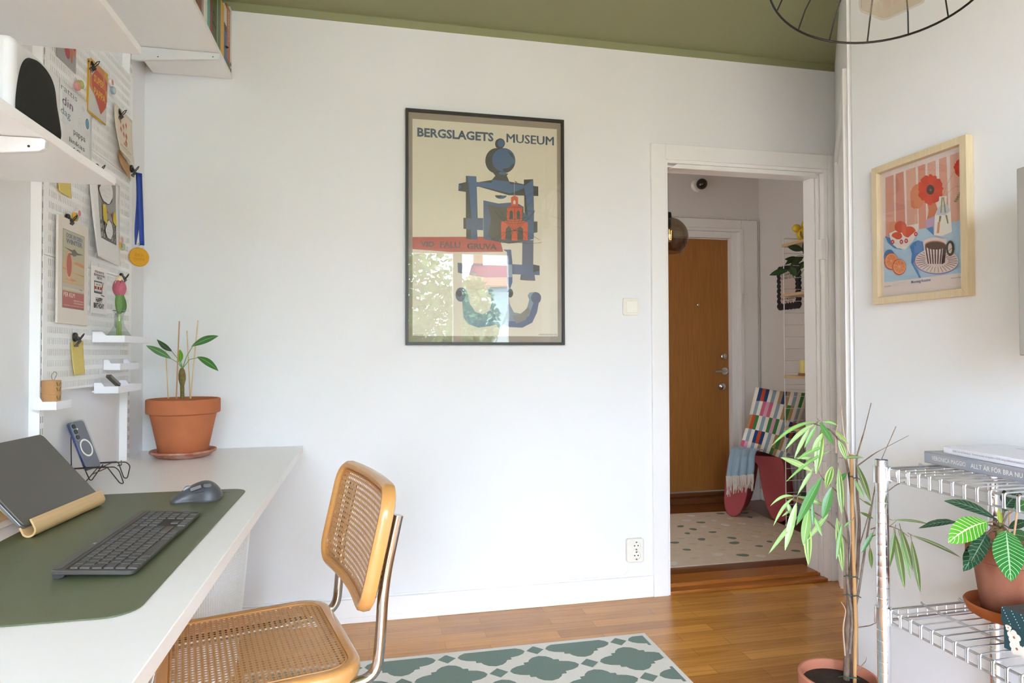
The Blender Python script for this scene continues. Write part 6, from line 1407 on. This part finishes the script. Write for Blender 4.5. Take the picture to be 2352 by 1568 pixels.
for zs in ZS:
    q = MB(); x0, x1, y0, y1 = 0.006, WW-0.006, -0.020, -WL+0.020
    for (xx) in (x0, x1):
        q.tube([(xx, y0, zs), (xx, y1, zs)], 0.0028, 8).tube([(xx, y0, zs-0.026), (xx, y1, zs-0.026)], 0.0026, 8)
    for yy in (-0.002, -WL+0.002):
        q.tube([(0.020, yy, zs-0.0022), (WW-0.020, yy, zs-0.0022)], 0.0028, 8).tube([(0.020, yy, zs-0.026), (WW-0.020, yy, zs-0.026)], 0.0026, 8)
        for k in range(10): q.tube([(0.04+k*0.0283, yy, zs), (0.04+k*0.0283, yy, zs-0.026)], 0.0018, 6)
    n_ = 29
    for k in range(n_):
        y = -0.0215-0.0295*k
        if y < -WL+0.02: break
        q.tube(fillet([(x0-0.0035, y, zs-0.026), (x0-0.0035, y, zs+0.0040), (x0+0.02, y, zs+0.0048), (x1-0.02, y, zs+0.0048), (x1+0.0035, y, zs+0.0040), (x1+0.0035, y, zs-0.026)], 0.005, 3), 0.0019, 6)
        if k: q.tube([(x0-0.0035, y+0.0042, zs+0.002), (x0-0.0035, y+0.0042, zs-0.026)], 0.0016, 6)
    for xx in (WW/3, 2*WW/3): q.tube([(xx, 0.0015, zs+0.006), (xx, -0.02, zs-0.0005), (xx, -WL+0.02, zs-0.0005)], 0.0030, 8)
    q.build('wire_shelf_tray', cw, t, smooth=True)
# two books on top
def tb(name, lab, x0, y1_, w_, l_, h_, z, cm_, pm, rotz=0):
    b = thing(name, lab, 'book', (x0, y1_, z), (0, 0, rotz), 'books lying on the wire shelf')
    MB().box(0.004, w_-0.003, -l_+0.004, -0.004, 0.002, h_-0.002).build('pages', pm, b)
    q = MB().box(0, w_, -l_, 0, 0, 0.0019).box(0, w_, -l_, 0, h_-0.0019, h_).box(0, 0.0036, -l_, 0, 0.0019, h_-0.0019); q.build('cover', cm_, b, bevel=0.0008); return b
ztop = 0.8497+0.0005+0.0067
b = tb('book', 'grey hardcover book reading VERONICA MAGGIO, lower of the two on the wire shelf', 1.366, 1.394, 0.206, 0.290, 0.0285, ztop+0.0004, mat('cover_grey', '#a3a2a4', 0.35, noise=0.18, nscale=9, color2='#8f97a8'), mat('pages_white', '#dedcd6', 0.8), math.radians(-3))
a = Art(0.270, 0.0105, z0=0.0002)
a.text('VERONICA MAGGIO', 0.09, 0.0, 0.455, 1.0, '#e9e9e6', 0.0); a.text('ALLT ÄR FÖR BRA NU', 0.505, 0.0, 0.985, 1.25, '#e9e9e6', 0.01)
a.build('spine_lettering', b, rough=0.4, rot=FR, loc=(-0.0003, -0.136, 0.0150))
b = tb('book', 'thin white paperback with grey lettering, on top of the grey book', 1.380, 1.351, 0.170, 0.240, 0.0175, ztop+0.0295, mat('cover_white', '#e4e3ea', 0.35), _M['pages_white'], math.radians(-4))
a = Art(0.215, 0.006, z0=0.0002); a.text('REBECKA ASTENVALD', 0.10, 0.1, 0.34, 0.9, '#6d6d74', 0.0); a.text('Emotional reactivity and regulation in ADHD during childhood and adolescence', 0.36, 0.0, 0.98, 1.0, '#6d6d74', 0.0)
a.build('spine_lettering', b, rough=0.4, rot=FR, loc=(-0.0003, -0.115, 0.0095))
a = Art(0.16, 0.22, z0=0.0002); a.line([(0.2, 0.50), (0.32, 0.56), (0.45, 0.50), (0.60, 0.58), (0.7, 0.52)], 0.0008, '#8b8b92').line([(0.25, 0.45), (0.4, 0.40), (0.52, 0.46)], 0.0008, '#8b8b92').text('Emotion', 0.2, 0.7, 0.7, 0.75, '#8b8b92', 0.0); a.build('cover_print', b, rot=(0, 0, math.radians(-90)), loc=(0.085, -0.12, 0.0176))
# patterned box
t = thing('patterned_box', 'dark teal gift box with white blossoms and dotted lines on the lower wire shelf', 'box', (1.300, 1.137, 0.5063+0.0005+0.0067))
bx = mat('teal_paper', '#21454c', 0.35)
MB().box(0.003, 0.150, -0.235, -0.003, 0, 0.078).build('body', bx, t, bevel=0.001); MB().box(0, 0.153, -0.238, 0, 0.052, 0.086).build('lid', bx, t, bevel=0.0015)
def flower(a, cx, cy, r):
    for k in range(5):
        an = math.radians(90+72*k); a.ell(cx+r*0.60*math.cos(an), cy+r*0.60*math.sin(an)*a.W/a.H, r*0.46, r*0.46*a.W/a.H, '#e9e4da', 16)
    a.ell(cx, cy, r*0.18, r*0.18*a.W/a.H, '#a8603c', 12)
a = Art(0.232, 0.078, z0=0.0003)
for cx, cy, r in ((0.10, 0.40, 0.062), (0.125, 0.13, 0.066), (0.21, 0.10, 0.066), (0.05, 0.60, 0.03), (0.36, 0.35, 0.06), (0.48, 0.12, 0.06), (0.62, 0.4, 0.06), (0.8, 0.2, 0.06)): flower(a, cx, cy, r)
a.line([(0.03, 0.66), (0.09, 0.45)], 0.0008, '#b79a4e').line([(0.11, 0.33), (0.13, 0.2)], 0.0008, '#b79a4e')
a.build('body_print', t, rot=FR, loc=(0.0028, -0.119, 0.039))
a = Art(0.236, 0.033, z0=0.0002); a.z += a.step
for r_ in range(12):
    for k in range(7): a.poly([(0.01+r_*0.085+k*0.012+dx, 0.95-k*0.14+dy*7) for dx, dy in ((0, 0), (0.008, 0), (0.008, 0.008), (0, 0.008))], '#dfe3e0', False)
a.build('lid_print', t, rot=FR, loc=(-0.0002, -0.119, 0.0690))
a = Art(0.238, 0.153, z0=0.0003)
for k in range(5): a.line([(0.02+0.11*k+0.008*j, 1.0-0.09*j) for j in range(10)], 0.0008, '#dfe3e0')
for cx, cy, r in ((0.08, 0.9, 0.05), (0.4, 0.3, 0.07), (0.75, 0.6, 0.07)): flower(a, cx, cy, r)
a.build('lid_top_print', t, rot=(0, 0, math.radians(-90)), loc=(0.0765, -0.119, 0.0862))

# plant in a terracotta pot on the lower wire shelf
px_, py_ = 1.476, 1.262; zb = 0.5063+0.0005+0.0069
s_ = MB().lathe([(0, 0), (0.078, 0), (0.088, 0.006), (0.096, 0.026), (0.093, 0.030), (0.089, 0.028), (0.082, 0.008), (0, 0.008)], n=64).build('plant_saucer', mat('terracotta_orange', '#b0602f', 0.7, noise=0.08, nscale=9), None, (px_, py_, zb), smooth=True)
tag(s_, 'smooth orange saucer under the plant pot on the lower wire shelf', 'saucer')
t = thing('potted_plant', 'broad-leaved plant with pale veins in a chalky terracotta pot on the wire shelf', 'plant', (px_, py_, zb+0.0088))
MB().lathe(potmesh(0.090, 0.166, 0.044, 0.058, 0.007), n=80, cap=False).build('pot', mat('terracotta_lime', '#84462e', 0.85, noise=0.3, nscale=16, color2='#9a6650', stretch=(1, 1, 0.5), bump=0.3, bscale=60), t, smooth=True, bevel=0.001)
MB().lathe([(0, 0.152), (0.078, 0.149), (0.080, 0.146)], n=48, cap=False).build('soil', mat('soil_bark', '#4a3628', 0.95, noise=0.7, nscale=120, color2='#b5a184', bump=1.0, bscale=160), t, smooth=True)
lfA = leafmat('leaf_veined_light', '#5fae2c', '#4c9a26', '#d3ecb0', 0.32, 11, 0.030, 0.16); lfB = leafmat('leaf_veined', '#2f7a34', '#2a6a2e', '#a6d3a0', 0.32, 13, 0.025, 0.13); lfC = leafmat('leaf_veined_dark', '#2c5236', '#27462f', '#7f9f86', 0.38, 9, 0.03, 0.10); lfY = leafmat('leaf_young', '#a3b84a', '#93aa40', '#c6d47e', 0.4, 0, 0.03)
cr = at(2297, 1213, 1.545)
for (b0, b1, w_, mm, t0, t1, ar, fo, wv, bias) in (((2270, 1198), (2178, 1246), 0.050, lfA, 1.50, 1.42, 0.10, 0.10, 0.0, 0.05), ((2311, 1218), (2322, 1335), 0.057, lfB, 1.46, 1.40, 0.08, 0.10, 0.01, -0.1),
        ((2291, 1194), (2168, 1150), 0.023, lfC, 1.56, 1.66, 0.16, 0.3, 0.04, 0.1), ((2201, 1199), (2111, 1213), 0.016, lfC, 1.62, 1.60, 0.12, 0.3, 0.16, 0.0), ((2268, 1222), (2229, 1292), 0.034, lfC, 1.50, 1.38, 0.0, 0.3, 0.10, 0.0), ((2262, 1240), (2214, 1312), 0.036, lfC, 1.49, 1.41, 0.06, 0.25, 0.05, 0.0),
        ((2300, 1208), (2293, 1167), 0.010, lfY, 1.545, 1.54, 0.0, 0.4, 0.0, 0.0), ((2316, 1213), (2362, 1196), 0.020, lfC, 1.53, 1.48, 0.05, 0.2, 0.0, 0.0), ((2318, 1225), (2366, 1236), 0.026, lfB, 1.52, 1.46, 0.05, 0.2, 0.0, 0.0), ((2303, 1175), (2345, 1128), 0.034, lfC, 1.56, 1.60, 0.12, 0.2, 0.04, 0.0), ((2330, 1170), (2372, 1150), 0.030, lfB, 1.54, 1.50, 0.08, 0.2, 0.0, 0.0), ((2312, 1165), (2306, 1125), 0.020, lfC, 1.58, 1.62, 0.05, 0.2, 0.0, 0.0)):
    pb, pt = at(b0[0], b0[1], t0), at(b1[0], b1[1], t1); leaf(t, pb, pt, w_, mm, arch=ar, fold=fo, wave=wv, bias=bias, shape=0.72 if w_ > 0.04 else 0.85, n=18)
    md = cr.lerp(pb, 0.5)+Vector((0, 0, 0.008)); MB().tube([local(cr, t), local(md, t), local(pb.lerp(pt, 0.04), t)], [0.0026, 0.0020, 0.0016], 8).build('leaf_stalk', mat('stalk_red', '#8a6a50', 0.5), t, smooth=True)
b0 = at(2297, 1262, 1.53); MB().tube([local(b0, t), local(b0.lerp(cr, 0.5), t), local(cr, t), local(at(2298, 1200, 1.545), t)], [0.010, 0.009, 0.010, 0.005], 10).build('stem', mat('stem_brown', '#7a5a38', 0.7, noise=0.4, nscale=60, color2='#6f8a3c'), t, smooth=True)
for (u0, v0, u1, v1, tt) in ((2318, 1255, 2319, 1140, 1.60), (2326, 1250, 2342, 1135, 1.50)):
    MB().tube([local(at(u0, v0, tt), t), local(at(u1, v1, tt), t)], 0.0022, 8).build('stick', mat('stick_pale', '#cfa57c', 0.6), t)

# ---------------------------------------------------------------- tall ficus with bamboo stake
rt = thing('tall_plant', 'tall sparse plant with long narrow striped leaves tied to a bamboo cane', 'plant', (1.352, 1.650, 0.0006))
pc_ = at(1900, 1566, 1.90); pcl = local((1.318, 1.655, 0), rt)
terr_p = mat('terracotta_pink', '#c27a5e', 0.75, noise=0.12, nscale=12)
MB().lathe([(0, 0), (0.080, 0), (0.094, 0.150), (0.104, 0.152), (0.107, 0.205), (0.104, 0.208), (0.098, 0.208), (0.094, 0.180), (0, 0.178)], (pcl.x, pcl.y, 0), n=72, cap=False).build('pot', terr_p, rt, smooth=True, bevel=0.001)
MB().lathe([(0.094, 0.181), (0, 0.186)][::-1], (pcl.x, pcl.y, 0), n=40, cap=False).build('soil', soil, rt)
bark = mat('bark_grey', '#8a7767', 0.85, noise=0.5, nscale=70, color2='#5e4436', stretch=(1, 1, 0.4), bump=0.8, bscale=120); twig = mat('twig_grey', '#9a8c80', 0.8, noise=0.3, nscale=50, color2='#6b594c'); twigp = mat('twig_pale', '#cbb09a', 0.8)
def stem(pts, r, m, name='stem', n=8, f=0.02):
    P = [local(at(u, v, t_), rt) for u, v, t_ in pts]
    rs = None
    if isinstance(r, tuple):
        Pf = fillet(P, f, 4); rs = [r[0]+(r[1]-r[0])*i/(len(Pf)-1) for i in range(len(Pf))]; MB().tube(Pf, rs, n).build(name, m, rt, smooth=True)
    else: MB().tube(fillet(P, f, 4), r, n).build(name, m, rt, smooth=True)
# bamboo cane with nodes
cb_ = [(1963, 1575, 1.88), (1964, 1500, 1.88), (1966, 1436, 1.88), (1963, 1360, 1.88), (1958, 1200, 1.88), (1956, 1042, 1.88)]
bam = mat('bamboo', '#cf9f68', 0.45, noise=0.15, nscale=20, stretch=(10, 10, 1))
stem(cb_, 0.0050, bam, 'bamboo_cane', 12)
for u, v in ((1966, 1434), (1959, 1245)): 
    c = local(at(u, v, 1.88), rt); MB().lathe([(0.0050, -0.004), (0.0062, 0), (0.0050, 0.004)], tuple(c), 14, cap=False).build('cane_node', bam, rt, smooth=True)
stem([(1944, 1575, 1.90), (1947, 1450, 1.90), (1950, 1370, 1.90), (1957, 1290, 1.90), (1962, 1190, 1.90), (1952, 1100, 1.90), (1936, 1020, 1.88), (1905, 985, 1.84), (1868, 972, 1.80)], (0.0088, 0.0012), bark)
stem([(1955, 1575, 1.91), (1953, 1480, 1.91), (1960, 1380, 1.91), (1970, 1300, 1.91), (1974, 1200, 1.92), (1968, 1120, 1.92), (1967, 1050, 1.92), (1985, 990, 1.94), (2001, 925, 1.95)], (0.0070, 0.0011), bark)
stem([(1958, 1420, 1.92), (1972, 1360, 1.92), (1987, 1260, 1.92), (2004, 1150, 1.90), (2020, 1065, 1.86), (2058, 979, 1.80)], (0.0042, 0.0009), twig)
stem([(1948, 1380, 1.91), (1946, 1300, 1.91), (1950, 1240, 1.90), (1944, 1180, 1.88), (1925, 1130, 1.84), (1890, 1100, 1.82), (1868, 1060, 1.80)], (0.0045, 0.0010), twig)
stem([(1952, 1500, 1.89), (1958, 1420, 1.89), (1946, 1330, 1.89), (1945, 1240, 1.88), (1900, 1195, 1.84), (1864, 1172, 1.80), (1832, 1150, 1.79)], (0.0045, 0.0010), twig)
stem([(1966, 1072, 1.92), (2010, 1040, 1.86), (2087, 1000, 1.78)], (0.0022, 0.0006), twig)
stem([(1955, 1055, 1.90), (1938, 1000, 1.90), (1932, 930, 1.90)], (0.0024, 0.0008), twigp); stem([(1921, 1040, 1.88), (1919, 995, 1.88), (1926, 968, 1.88)], (0.0022, 0.0008), twigp)
stem([(1966, 1545, 1.88), (1978, 1530, 1.87), (1989, 1518, 1.86), (1990, 1509, 1.86)], (0.0018, 0.0005), twig); stem([(1972, 1440, 1.88), (2000, 1436, 1.84), (2010, 1430, 1.82), (2068, 1423, 1.74)], (0.0016, 0.0008), twig)
stem([(1941, 1505, 1.88), (1936, 1440, 1.88), (1944, 1400, 1.88), (1932, 1382, 1.88)], (0.0022, 0.0010), twigp)
stem([(2004, 1150, 1.90), (1990, 1200, 1.90), (1975, 1250, 1.91)], 0.0015, twig); stem([(2000, 1215, 1.86), (2030, 1205, 1.80), (2060, 1212, 1.76), (2088, 1232, 1.75)], (0.0018, 0.0009), twig); stem([(2003, 1232, 1.84), (2035, 1215, 1.78), (2060, 1195, 1.75)], (0.0014, 0.0007), twig)
stem([(2038, 1129, 1.78), (2060, 1112, 1.74), (2078, 1106, 1.72)], 0.0012, twig); stem([(1868, 972, 1.80), (1840, 1000, 1.80), (1828, 1052, 1.80)], (0.0010, 0.0006), twig)
# green ties
tie = mat('tie_green', '#2f5148', 0.6)
for (u, v, w_) in ((1955, 1325, 17), (1957, 1368, 20), (1950, 1556, 24), (1962, 1097, 12)):
    P = [local(at(u-w_, v-2, 1.885), rt), local(at(u-w_*0.5, v-4, 1.872), rt), local(at(u, v+1, 1.865), rt), local(at(u+w_*0.6, v-1, 1.868), rt), local(at(u+w_, v+4, 1.885), rt)]
    MB().tube(fillet(P, 0.01, 4), 0.0016, 6).build('tie', tie, rt, smooth=True)
fA = leafmat('ficus_green', '#5f9148', '#7aa65a', '#b8cf8e', 0.36, 0, 0.035); fB = leafmat('ficus_striped', '#638c3e', '#527c34', '#c6d28e', 0.36, 0, 0.06, margin='#a8c26a'); fC = leafmat('ficus_pale', '#9dbb78', '#86a966', '#c3d5a0', 0.38, 0, 0.05); fD = leafmat('ficus_dark', '#3f7438', '#4d8442', '#7fa866', 0.32, 0, 0.03); fE = leafmat('ficus_olive', '#5a7030', '#4d6328', '#a3ad5c', 0.36, 0, 0.05)
LV = [((1878, 970), (1770, 1026), 10, fA, .22, 1.80, 1.74), ((1872, 974), (1803, 1033), 12, fC, .16, 1.80, 1.76), ((1862, 978), (1824, 1053), 11, fC, .06, 1.80, 1.78), ((1876, 975), (1847, 1030), 11, fA, .04, 1.80, 1.79), ((1882, 969), (1915, 1022), 17, fD, .06, 1.78, 1.74), ((1889, 980), (1874, 1089), 22, fB, .02, 1.79, 1.78),
      ((1892, 992), (1865, 1034), 13, fC, .04, 1.77, 1.76), ((1888, 969), (1924, 977), 8, fA, .20, 1.80, 1.80), ((1895, 1025), (1830, 1056), 12, fA, .10, 1.79, 1.76), ((1908, 1035), (1804, 1108), 9, fA, .12, 1.80, 1.74), ((1867, 1083), (1793, 1050), 17, fC, .05, 1.78, 1.73), ((1890, 1060), (1824, 1052), 9, fC, .10, 1.80, 1.78),
      ((1888, 1095), (1829, 1206), 24, fD, .05, 1.76, 1.72), ((1911, 1117), (1889, 1192), 24, fD, .02, 1.77, 1.75), ((1858, 1166), (1845, 1252), 25, fA, -.02, 1.76, 1.76), ((1853, 1188), (1857, 1298), 22, fB, .02, 1.77, 1.76), ((1830, 1152), (1803, 1264), 20, fC, .04, 1.75, 1.72), ((1834, 1184), (1765, 1272), 11, fC, .03, 1.76, 1.70),
      ((1826, 1140), (1769, 1162), 8, fC, .26, 1.78, 1.74), ((1822, 1144), (1776, 1208), 9, fC, .22, 1.78, 1.74), ((1807, 1152), (1822, 1190), 12, fC, .02, 1.77, 1.76), ((1830, 1140), (1904, 1167), 12, fC, .12, 1.79, 1.80), ((1866, 1150), (1868, 1205), 9, fD, -.05, 1.78, 1.77), ((1868, 1182), (1888, 1231), 12, fA, .02, 1.78, 1.77), ((1904, 1178), (1856, 1240), 13, fC, .06, 1.80, 1.76),
      ((1826, 1168), (1796, 1186), 7, fC, .10, 1.78, 1.76), ((1872, 1070), (1832, 1136), 10, fC, .05, 1.80, 1.78),
      ((1926, 1072), (1934, 1182), 18, fB, .03, 1.82, 1.80), ((1912, 1070), (1897, 1122), 20, fB, .08, 1.82, 1.80), ((1926, 1010), (1944, 1056), 14, fB, .08, 1.84, 1.82), ((1922, 1186), (1936, 1314), 19, fB, .02, 1.82, 1.80), ((1934, 1200), (1921, 1286), 12, fA, .02, 1.81, 1.80), ((1946, 1086), (1919, 1112), 15, fD, .06, 1.84, 1.82), ((1918, 990), (1948, 1020), 9, fB, .10, 1.84, 1.84),
      ((1936, 1052), (1983, 1051), 9, fE, .12, 1.86, 1.84), ((1968, 1066), (2000, 1153), 16, fE, .05, 1.84, 1.80), ((1962, 1100), (1985, 1145), 11, fA, .03, 1.84, 1.82), ((1975, 1176), (2006, 1191), 8, fE, .06, 1.86, 1.82), ((1982, 1150), (2004, 1163), 6, fE, .08, 1.86, 1.84), ((2007, 1220), (1978, 1270), 13, fD, .04, 1.84, 1.84), ((1998, 1256), (2002, 1306), 11, fE, .05, 1.84, 1.84), ((1956, 1195), (1938, 1211), 6, fA, .1, 1.84, 1.84),
      ((2056, 1215), (2040, 1310), 16, fE, .03, 1.74, 1.72), ((2054, 1220), (2078, 1354), 19, fE, .02, 1.74, 1.72), ((2068, 1212), (2096, 1312), 17, fE, .04, 1.75, 1.73), ((2093, 1238), (2114, 1362), 15, fE, .03, 1.74, 1.72), ((2066, 1228), (2092, 1332), 8, fA, .03, 1.74, 1.73), ((2048, 1194), (2136, 1204), 7, fE, .10, 1.75, 1.72), ((2094, 1229), (2207, 1280), 10, fE, .08, 1.74, 1.68)]
for b0, b1, w_, mm, ar, t0, t1 in LV:
    pb, pt = at(b0[0], b0[1], t0), at(b1[0], b1[1], t1); leaf(rt, pb, pt, w_/FPX*t0*0.80, mm, arch=ar, fold=0.2, n=12, shape=0.8)
    MB().tube([local(pb+(pb-pt).normalized()*0.010+Vector((0, 0, 0.002)), rt), local(pb.lerp(pt, 0.03), rt)], 0.0009, 6).build('leaf_stalk', twig, rt)
